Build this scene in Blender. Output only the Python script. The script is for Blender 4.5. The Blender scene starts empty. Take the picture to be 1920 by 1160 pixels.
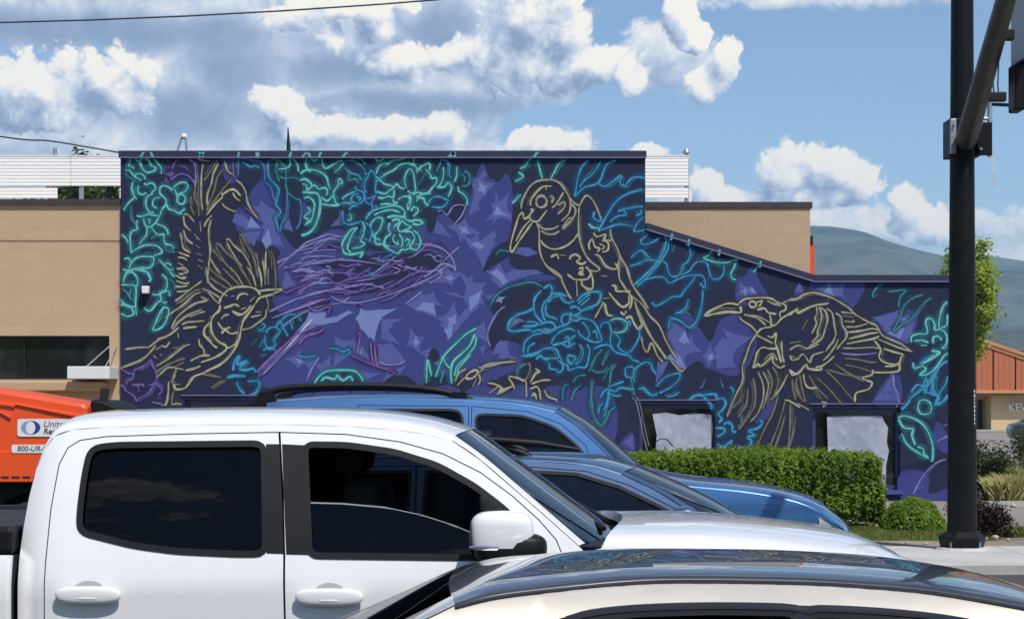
import bpy, bmesh, math, random
import numpy as np
from mathutils import Vector, Matrix, Euler
from mathutils.geometry import delaunay_2d_cdt

random.seed(7)
SC = bpy.context.scene
COL = SC.collection

# ------------------------------------------------------------------ camera
F, HY, EYE = 3600.0, 770.0, 1.80        # focal length and horizon in photo pixels, eye height in metres
cam_data = bpy.data.cameras.new('camera')
cam_data.sensor_width = 36.0
cam_data.lens = 36.0 * F / 1920.0
cam_data.shift_y = (HY - 580.0) / 1920.0
cam_data.clip_start = 0.05
cam_data.clip_end = 30000.0
cam = bpy.data.objects.new('camera', cam_data)
cam.location = (0, 0, EYE)
cam.rotation_euler = (math.radians(90), 0, 0)
COL.objects.link(cam)
SC.camera = cam

# ------------------------------------------------------------------ light
SUN_DIR = Vector((0.62, -1.0, 1.85)).normalized()      # towards the sun
SUN_EL = math.asin(SUN_DIR.z)
SUN_AZ = math.atan2(SUN_DIR.x, SUN_DIR.y)               # clockwise from +Y
sun_data = bpy.data.lights.new('sun', 'SUN')
sun_data.energy = 4.2
sun_data.angle = math.radians(0.5)
sun_data.color = (1.0, 0.955, 0.89)
sun = bpy.data.objects.new('sun', sun_data)
sun.rotation_euler = SUN_DIR.to_track_quat('Z', 'Y').to_euler()
sun.location = (0, 0, 60)
COL.objects.link(sun)

SC.view_settings.view_transform = 'Standard'
SC.view_settings.look = 'None'
SC.view_settings.exposure = 0.12
SC.view_settings.gamma = 1.0
SC.view_settings.use_curve_mapping = False
SC.cycles.use_denoising = True
SC.cycles.max_bounces = 8
SC.cycles.diffuse_bounces = 3
SC.cycles.glossy_bounces = 4
SC.cycles.transparent_max_bounces = 24
SC.cycles.transmission_bounces = 4
SC.cycles.volume_bounces = 0
SC.cycles.caustics_reflective = False
SC.cycles.caustics_refractive = False
SC.cycles.sample_clamp_indirect = 6.0


class NT:
    """tiny helper to write node trees as expressions"""
    def __init__(self, tree):
        self.t = tree

    def node(self, typ, **props):
        n = self.t.nodes.new(typ)
        for k, v in props.items():
            setattr(n, k, v)
        return n

    def put(self, sock, v):
        if v is None:
            return
        if hasattr(v, 'is_output'):
            self.t.links.new(v, sock)
        else:
            sock.default_value = v

    def math(self, op, a, b=None, c=None, clamp=False):
        n = self.node('ShaderNodeMath', operation=op, use_clamp=clamp)
        for i, v in enumerate((a, b, c)):
            if v is not None:
                self.put(n.inputs[i], v)
        return n.outputs[0]

    def vmath(self, op, a, b=None, c=None, out=0):
        n = self.node('ShaderNodeVectorMath', operation=op)
        for i, v in enumerate((a, b, c)):
            if v is not None:
                self.put(n.inputs[i], v)
        return n.outputs[out]

    def maprange(self, v, a, b, c=0.0, d=1.0, smooth=True):
        n = self.node('ShaderNodeMapRange')
        n.interpolation_type = 'SMOOTHSTEP' if smooth else 'LINEAR'
        self.put(n.inputs[0], v)
        for i, x in enumerate((a, b, c, d)):
            self.put(n.inputs[i + 1], x)
        return n.outputs[0]

    def mix(self, f, a, b):
        n = self.node('ShaderNodeMix', data_type='RGBA')
        self.put(n.inputs[0], f)
        self.put(n.inputs[6], a)
        self.put(n.inputs[7], b)
        return n.outputs[2]

    def noise(self, vec, scale, detail=4.0, rough=0.5, dist=0.0, color=False):
        n = self.node('ShaderNodeTexNoise')
        if vec is not None:
            self.put(n.inputs['Vector'], vec)
        n.inputs['Scale'].default_value = scale
        n.inputs['Detail'].default_value = detail
        n.inputs['Roughness'].default_value = rough
        n.inputs['Distortion'].default_value = dist
        return n.outputs['Color' if color else 'Fac']


def _angles(px, py):
    """photo pixel -> azimuth, elevation (scaled by 36, about 100 pixels to the unit)"""
    x, y, z = (px - 960) / F, 1.0, (HY - py) / F
    return math.atan2(x, y) * 36.0, math.atan2(z, math.hypot(x, y)) * 36.0


# cumulus lobes: direction of the centre and angular radii, in pixels of the photograph
BANK = [
    # grey deck at the top left with a flat base, pale bank filling the left half, thin sheets
    (-80, -20, 460, 112), (250, -10, 230, 110), (390, 30, 60, 62),
    (350, 200, 220, 130), (470, 130, 170, 130), (600, 190, 230, 120), (770, 150, 180, 100), (620, 60, 220, 120), (800, 40, 180, 110), (250, 265, 380, 66), (430, 60, 110, 90),
    (820, 255, 110, 50), (900, 165, 190, 44), (1250, 110, 110, 60), (1590, 425, 330, 40), (1650, -16, 300, 28), (1930, 478, 130, 40), (1340, 372, 110, 24), (-420, 160, 260, 130), (-700, 60, 260, 110),
]
HEADS = [
    # broad cumulus under the deck
    (-60, 170, 190, 74), (80, 160, 130, 62), (205, 150, 84, 56), (232, 186, 58, 40), (60, 215, 150, 40),
    # bright heads in front of the bank
    (530, 198, 44, 40), (580, 240, 96, 40), (700, 248, 110, 34), (822, 246, 72, 38), (550, 22, 70, 34), (610, 62, 44, 40), (700, 40, 50, 50), (842, 108, 40, 30), (650, 8, 130, 24), (750, 118, 80, 40),
    # the tall cumulus right of the middle
    (985, 40, 96, 92), (1055, 60, 66, 78), (960, 112, 110, 74), (1050, 130, 104, 60), (1130, 122, 66, 50), (1178, 138, 50, 40),
    # torn shreds
    (1262, 25, 34, 54), (1300, 72, 42, 32), (1364, 112, 34, 46), (1325, 158, 48, 32),
    # small cumuli low in the sky
    (1030, 268, 84, 36), (1208, 290, 44, 24), (1318, 345, 40, 38), (1392, 368, 40, 24),
    (1478, 318, 62, 54), (1552, 316, 62, 48), (1608, 345, 52, 44), (1535, 368, 110, 28),
    (1692, 382, 42, 44), (1745, 418, 54, 40), (2200, 310, 200, 80), (2080, 110, 110, 60),
]
# thick, shaded undersides
DARKS = [(150, 60, 340, 38), (-150, 60, 240, 40), (420, 72, 80, 54), (790, 190, 230, 26), (350, 215, 110, 60), (640, 135, 120, 40), (455, 130, 80, 60), (830, 55, 80, 56)]


def build_world():
    w = bpy.data.worlds.new('World')
    SC.world = w
    w.use_nodes = True
    w.node_tree.nodes.clear()

    # field(direction) -> how thick the cloud is along that direction
    g = bpy.data.node_groups.new('cloud_field', 'ShaderNodeTree')
    g.interface.new_socket('Direction', in_out='INPUT', socket_type='NodeSocketVector')
    g.interface.new_socket('Bank', in_out='OUTPUT', socket_type='NodeSocketFloat')
    g.interface.new_socket('Heads', in_out='OUTPUT', socket_type='NodeSocketFloat')
    g.interface.new_socket('Detail', in_out='OUTPUT', socket_type='NodeSocketFloat')
    g.interface.new_socket('Warped', in_out='OUTPUT', socket_type='NodeSocketVector')
    q = NT(g)
    gi = q.node('NodeGroupInput')
    go = q.node('NodeGroupOutput')
    d = gi.outputs[0]
    sep = q.node('ShaderNodeSeparateXYZ')
    g.links.new(d, sep.inputs[0])
    x, y, z = sep.outputs
    az = q.math('MULTIPLY', q.math('ARCTAN2', x, y), 36.0)
    hor = q.math('SQRT', q.math('ADD', q.math('MULTIPLY', x, x), q.math('MULTIPLY', y, y)))
    el = q.math('MULTIPLY', q.math('ARCTAN2', z, hor), 36.0)
    com = q.node('ShaderNodeCombineXYZ')
    g.links.new(az, com.inputs[0])
    g.links.new(el, com.inputs[1])
    uv = com.outputs[0]
    d36 = q.vmath('SCALE', d)
    d36.node.inputs['Scale'].default_value = 36.0

    def perlin(scale, detail=0.0, color=False, vec=None):
        o = q.noise(d36 if vec is None else vec, scale, detail, 0.55, 0.0, color)
        return o

    w1 = q.vmath('SUBTRACT', perlin(0.9, 2.0, True), (0.5, 0.5, 0.5))
    uvw = q.vmath('MULTIPLY_ADD', w1, (0.62, 0.46, 0.0), uv)

    def lobes(lst, k):
        acc = None
        for (px, py, rx, ry) in lst:
            a, e = _angles(px, py)
            sx, sy = 100.0 / rx, 100.0 / ry
            t = q.vmath('MULTIPLY_ADD', uvw, (sx, sy, 0.0), (-a * sx, -e * sy, 0.0))
            v = q.vmath('LENGTH', t, out=1)
            acc = v if acc is None else q.math('SMOOTH_MIN', acc, v, k)
        return q.math('SUBTRACT', 1.0, acc)

    f0 = lobes(BANK, 0.25)
    h0 = lobes(HEADS, 0.08)
    # scattered weather outside the picture, from noise
    far = q.maprange(perlin(0.17, 2.0), 0.5, 0.7, -0.8, 0.7, smooth=False)
    away = q.math('MAXIMUM', q.maprange(q.math('ABSOLUTE', az), 12.5, 17.0), q.maprange(el, 9.0, 13.0))
    far = q.math('ADD', far, q.math('MULTIPLY', q.math('SUBTRACT', away, 1.0), 3.0))
    f0 = q.math('MAXIMUM', f0, far)
    # cauliflower relief: folded noise, bulges with sharp valleys
    dw = q.vmath('MULTIPLY_ADD', w1, (0.6, 0.6, 0.6), d36)
    det = None
    for sc, am in ((1.15, 0.40), (2.6, 0.24), (6.0, 0.13), (14.0, 0.075)):
        b = q.math('ABSOLUTE', q.math('MULTIPLY_ADD', perlin(sc, 0.0, False, dw), 2.0, -1.0))
        b = q.math('MULTIPLY_ADD', b, am * 1.9, -am * 0.42)
        det = b if det is None else q.math('ADD', det, b)
    g.links.new(q.math('MULTIPLY_ADD', det, 0.8, q.math('MINIMUM', f0, 0.8)), go.inputs[0])
    g.links.new(q.math('ADD', q.math('MINIMUM', h0, 0.8), det), go.inputs[1])
    g.links.new(det, go.inputs[2])
    g.links.new(uvw, go.inputs[3])

    n = NT(w.node_tree)
    d0 = n.node('ShaderNodeTexCoord').outputs['Generated']

    def field(vec):
        gn = n.node('ShaderNodeGroup')
        gn.node_tree = g
        w.node_tree.links.new(vec, gn.inputs[0])
        return gn.outputs

    a = field(d0)
    s1 = 0.42 / 36
    b = field(n.vmath('ADD', d0, (0.45 * s1, 0.0, 0.89 * s1)))     # a little nearer the sun
    dk = None
    for (px, py, rx, ry) in DARKS:
        aa, e = _angles(px, py)
        sx, sy = 100.0 / rx, 100.0 / ry
        t = n.vmath('MULTIPLY_ADD', a[3], (sx, sy, 0.0), (-aa * sx, -e * sy, 0.0))
        v = n.vmath('LENGTH', t, out=1)
        dk = v if dk is None else n.math('SMOOTH_MIN', dk, v, 0.3)
    shade = n.maprange(dk, 1.4, 0.3)

    def cloud_colour(lit):
        ramp = n.node('ShaderNodeValToRGB')
        cr = ramp.color_ramp
        cr.elements[0].position = 0.0
        cr.elements[0].color = (0.27, 0.345, 0.50, 1)
        cr.elements[1].position = 1.0
        cr.elements[1].color = (1.08, 1.01, 0.885, 1)
        for pos, c in ((0.3, (0.44, 0.52, 0.665, 1)), (0.55, (0.64, 0.70, 0.80, 1)), (0.78, (0.88, 0.885, 0.89, 1))):
            cr.elements.new(pos).color = c
        w.node_tree.links.new(n.math('MINIMUM', n.math('MAXIMUM', lit, 0.0), 1.0), ramp.inputs[0])
        return ramp.outputs[0]

    # soft bank: little contrast, shaded where it is thick
    al = n.maprange(a[0], -0.22, 0.20)
    lit = n.math('MULTIPLY_ADD', n.math('SUBTRACT', a[0], b[0]), 0.42, 0.50)
    lit = n.math('MULTIPLY_ADD', n.math('ADD', n.math('SUBTRACT', lit, 0.5), n.math('MULTIPLY', a[2], 0.30)), n.math('MULTIPLY_ADD', shade, -0.72, 1.0), 0.52)
    lit = n.math('SUBTRACT', lit, n.math('MULTIPLY', shade, 0.47))
    bank = cloud_colour(lit)
    # sunlit heads in front, crisp towards the light
    ah = n.maprange(a[1], -0.04, 0.20)
    lit = n.math('MULTIPLY_ADD', n.math('SUBTRACT', a[1], b[1]), 0.95, 0.55)
    lit = n.math('SUBTRACT', lit, n.maprange(a[1], 0.25, 1.1, 0.0, 0.22))
    lit = n.math('ADD', lit, n.math('MULTIPLY', a[2], 0.36))
    lit = n.math('SUBTRACT', lit, n.math('MULTIPLY', shade, 0.22))
    heads = cloud_colour(lit)

    sky = n.node('ShaderNodeTexSky')
    sky.sky_type = 'NISHITA'
    sky.sun_disc = False
    sky.sun_elevation = SUN_EL
    sky.sun_rotation = SUN_AZ
    sky.altitude = 900.0
    sky.air_density = 1.0
    sky.dust_density = 0.5
    sky.ozone_density = 2.5
    K = 0.12
    cl = []
    for c in (bank, heads):
        v = n.vmath('SCALE', c)
        v.node.inputs['Scale'].default_value = 1.0 / K
        cl.append(v)
    col = n.mix(n.math('MULTIPLY', al, 0.94), sky.outputs[0], cl[0])
    col = n.mix(n.math('MULTIPLY', ah, 0.98), col, cl[1])
    bg = n.node('ShaderNodeBackground')
    w.node_tree.links.new(col, bg.inputs['Color'])
    bg.inputs['Strength'].default_value = K
    out = n.node('ShaderNodeOutputWorld')
    w.node_tree.links.new(bg.outputs[0], out.inputs[0])
    w.cycles.sampling_method = 'MANUAL'
    w.cycles.sample_map_resolution = 256


build_world()


# ------------------------------------------------------------------ helpers
def P(px, py, Y):
    """photo pixel -> point at distance Y"""
    return Vector(((px - 960) / F * Y, Y, EYE - (py - HY) / F * Y))


def tag(o, label=None, cat=None, group=None, kind=None):
    if label:
        o['label'] = label
    if cat:
        o['category'] = cat
    if group:
        o['group'] = group
    if kind:
        o['kind'] = kind
    return o


def empty(name, loc=(0, 0, 0), rz=0.0):
    o = bpy.data.objects.new(name, None)
    o.empty_display_size = 0.2
    o.location = loc
    o.rotation_euler = (0, 0, rz)
    COL.objects.link(o)
    return o


def link(name, me, mat=None, parent=None):
    o = bpy.data.objects.new(name, me)
    if mat is not None and not me.materials:
        me.materials.append(mat)
    COL.objects.link(o)
    if parent is not None:
        o.parent = parent
    return o


def copy_tree(o, parent=None):
    c = o.copy()
    COL.objects.link(c)
    c.parent = parent
    for ch in o.children:
        copy_tree(ch, c)
    return c


class MB:
    """collects vertices and faces; build() links ONE mesh object"""
    def __init__(self):
        self.v, self.f, self.n = [], [], []

    def add(self, verts, faces):
        b = len(self.v)
        self.v += [tuple(p) for p in verts]
        self.f += [tuple(i + b for i in f) for f in faces]

    def box(self, x0, x1, y0, y1, z0, z1):
        self.add([(x0, y0, z0), (x1, y0, z0), (x1, y1, z0), (x0, y1, z0), (x0, y0, z1), (x1, y0, z1), (x1, y1, z1), (x0, y1, z1)],
                 [(0, 3, 2, 1), (4, 5, 6, 7), (0, 1, 5, 4), (1, 2, 6, 5), (2, 3, 7, 6), (3, 0, 4, 7)])
        return self

    def tube(self, pts, rad, seg=10, cap=True):
        pts = [Vector(p) for p in pts]
        if not hasattr(rad, '__len__'):
            rad = [rad] * len(pts)
        rings = []
        up = None
        for i, p in enumerate(pts):
            t = (pts[min(i + 1, len(pts) - 1)] - pts[max(i - 1, 0)]).normalized()
            if up is None:
                up = Vector((0, 0, 1)) if abs(t.z) < 0.9 else Vector((1, 0, 0))
            a = t.cross(up)
            if a.length < 1e-5:
                a = t.orthogonal()
            a.normalize()
            b = a.cross(t).normalized()
            up = b
            rings.append([p + (a * math.cos(2 * math.pi * k / seg) + b * math.sin(2 * math.pi * k / seg)) * rad[i] for k in range(seg)])
        vs = [q for r in rings for q in r]
        fs = []
        for i in range(len(rings) - 1):
            for k in range(seg):
                k2 = (k + 1) % seg
                fs.append((i * seg + k, i * seg + k2, (i + 1) * seg + k2, (i + 1) * seg + k))
        if cap:
            fs.append(tuple(range(seg)))
            fs.append(tuple(reversed(range((len(rings) - 1) * seg, len(rings) * seg))))
        self.add(vs, fs)
        return self

    def lathe(self, prof, centre=(0, 0, 0), axis='z', seg=24, close=False):
        """profile of (radius, height) pairs turned about an axis"""
        vs, fs = [], []
        n = len(prof)
        for k in range(seg):
            a = 2 * math.pi * k / seg
            for r, h in prof:
                c, s = math.cos(a) * r, math.sin(a) * r
                p = {'z': (c, s, h), 'y': (c, h, s), 'x': (h, c, s)}[axis]
                vs.append((p[0] + centre[0], p[1] + centre[1], p[2] + centre[2]))
        for k in range(seg):
            k2 = (k + 1) % seg
            for i in range(n - 1 if not close else n):
                i2 = (i + 1) % n
                fs.append((k * n + i, k2 * n + i, k2 * n + i2, k * n + i2))
        self.add(vs, fs)
        return self

    def prism(self, poly, y0, y1):
        """polygon in x,z swept along y"""
        n = len(poly)
        vs = [(x, y0, z) for x, z in poly] + [(x, y1, z) for x, z in poly]
        fs = [tuple(range(n)), tuple(reversed(range(n, 2 * n)))]
        for i in range(n):
            j = (i + 1) % n
            fs.append((j, i, i + n, j + n))
        self.add(vs, fs)
        return self

    def mesh(self, name, smooth=None):
        me = bpy.data.meshes.new(name)
        me.from_pydata(self.v, [], self.f)
        me.update()
        bm = bmesh.new()
        bm.from_mesh(me)
        bmesh.ops.recalc_face_normals(bm, faces=bm.faces)
        bm.to_mesh(me)
        bm.free()
        if smooth:
            me.shade_smooth()
            if smooth < 3.1:
                me.set_sharp_from_angle(angle=smooth)
        return me

    def build(self, name, mat, parent=None, smooth=None, bevel=0.0):
        me = self.mesh(name, smooth)
        o = link(name, me, mat, parent)
        if bevel:
            m = o.modifiers.new('bevel', 'BEVEL')
            m.width = bevel
            m.segments = 2
            m.limit_method = 'ANGLE'
            m.angle_limit = math.radians(40)
        return o


# ------------------------------------------------------------------ materials
MATS = {}


def srgb(r, g, b):
    return tuple(((c / 255) / 12.92 if c / 255 <= 0.04045 else ((c / 255 + 0.055) / 1.055) ** 2.4) for c in (r, g, b)) + (1.0,)


def pbr(name, col, rough=0.6, metal=0.0, coat=0.0, var=0.12, scale=6.0, bump=0.0, bscale=60.0, spec=0.5, coat_rough=0.03, rvar=0.1):
    """principled material with a little noise in colour and roughness, optional fine relief"""
    if name in MATS:
        return MATS[name]
    m = bpy.data.materials.new(name)
    m.use_nodes = True
    t = m.node_tree
    q = NT(t)
    b = t.nodes['Principled BSDF']
    col = tuple(col[:3])
    tc = q.node('ShaderNodeTexCoord').outputs['Object']
    nz = q.noise(tc, scale, 5.0, 0.6)
    lo = tuple(max(0.0, c * (1 - var)) for c in col) + (1,)
    hi = tuple(min(1.0, c * (1 + var)) for c in col) + (1,)
    t.links.new(q.mix(nz, lo, hi), b.inputs['Base Color'])
    t.links.new(q.maprange(nz, 0.3, 0.7, max(0.02, rough - rvar * rough), min(1, rough + rvar * rough)), b.inputs['Roughness'])
    b.inputs['Metallic'].default_value = metal
    b.inputs['Specular IOR Level'].default_value = spec
    b.inputs['Coat Weight'].default_value = coat
    b.inputs['Coat Roughness'].default_value = coat_rough
    if bump:
        bp = q.node('ShaderNodeBump')
        bp.inputs['Strength'].default_value = bump
        bp.inputs['Distance'].default_value = 0.02
        t.links.new(q.noise(tc, bscale, 4.0, 0.6), bp.inputs['Height'])
        t.links.new(bp.outputs[0], b.inputs['Normal'])
    MATS[name] = m
    return m


def glass(name, tint, rough=0.0, gloss=1.0):
    """thin tinted glazing: tinted see-through plus a mirror share by Fresnel"""
    if name in MATS:
        return MATS[name]
    m = bpy.data.materials.new(name)
    m.use_nodes = True
    t = m.node_tree
    t.nodes.clear()
    q = NT(t)
    tr = q.node('ShaderNodeBsdfTransparent')
    tc = q.node('ShaderNodeTexCoord').outputs['Object']
    nz = q.noise(tc, 3.0, 3.0, 0.5)
    t.links.new(q.mix(nz, tuple(c * 0.93 for c in tint[:3]) + (1,), tuple(tint[:3]) + (1,)), tr.inputs[0])
    gl = q.node('ShaderNodeBsdfGlossy')
    gl.inputs['Roughness'].default_value = rough
    gl.inputs['Color'].default_value = (gloss, gloss, gloss, 1)
    fr = q.node('ShaderNodeFresnel')
    fr.inputs['IOR'].default_value = 1.5
    mx = q.node('ShaderNodeMixShader')
    t.links.new(fr.outputs[0], mx.inputs[0])
    t.links.new(tr.outputs[0], mx.inputs[1])
    t.links.new(gl.outputs[0], mx.inputs[2])
    o = q.node('ShaderNodeOutputMaterial')
    t.links.new(mx.outputs[0], o.inputs[0])
    MATS[name] = m
    return m


def catmull(pts, step=0.25, closed=False):
    """smooth a polyline (list of tuples of any dimension)"""
    pts = [tuple(p) for p in pts]
    n = len(pts)
    if n < 3:
        return pts
    out = []
    k = max(1, int(round(1 / step)))
    rng = range(n if closed else n - 1)
    for i in rng:
        p1, p2 = pts[i], pts[(i + 1) % n]
        p0 = pts[(i - 1) % n] if (closed or i > 0) else tuple(2 * a - b for a, b in zip(p1, p2))
        p3 = pts[(i + 2) % n] if (closed or i + 2 < n) else tuple(2 * a - b for a, b in zip(p2, p1))
        for j in range(k):
            t = j / k
            out.append(tuple(0.5 * (2 * b + (c - a) * t + (2 * a - 5 * b + 4 * c - d) * t * t + (3 * b - a - 3 * c + d) * t ** 3)
                             for a, b, c, d in zip(p0, p1, p2, p3)))
    if not closed:
        out.append(pts[-1])
    return out


# ------------------------------------------------------------------ the painted wall: drawn figures traced as strokes
# every line: source window of the tracing, colour, width in pixels, then the points (window coordinates)
WIN = {'A': (210, 260, 4.4625), 'B': (210, 500, 4.1425), 'C': (560, 260, 4.4625), 'D': (560, 500, 4.1425),
       'E': (900, 260, 4.4625), 'G': (900, 500, 4.1425), 'H': (1180, 400, 4.1425), 'I': (1480, 500, 4.144),
       'J': (1100, 660, 4.1425), 'K': (1450, 700, 4.463), 'Z': (0, 0, 1.0)}
PAINT = {'T': (106, 190, 186), 'U': (66, 128, 140), 'C': (66, 146, 184), 'B': (84, 118, 170), 'Y': (156, 156, 140), 'X': (172, 171, 144),
         'O': (110, 110, 103), 'P': (104, 94, 158), 'L': (132, 128, 184), 'M': (128, 100, 166), 'G': (130, 130, 140), 'W': (168, 186, 214)}

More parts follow.
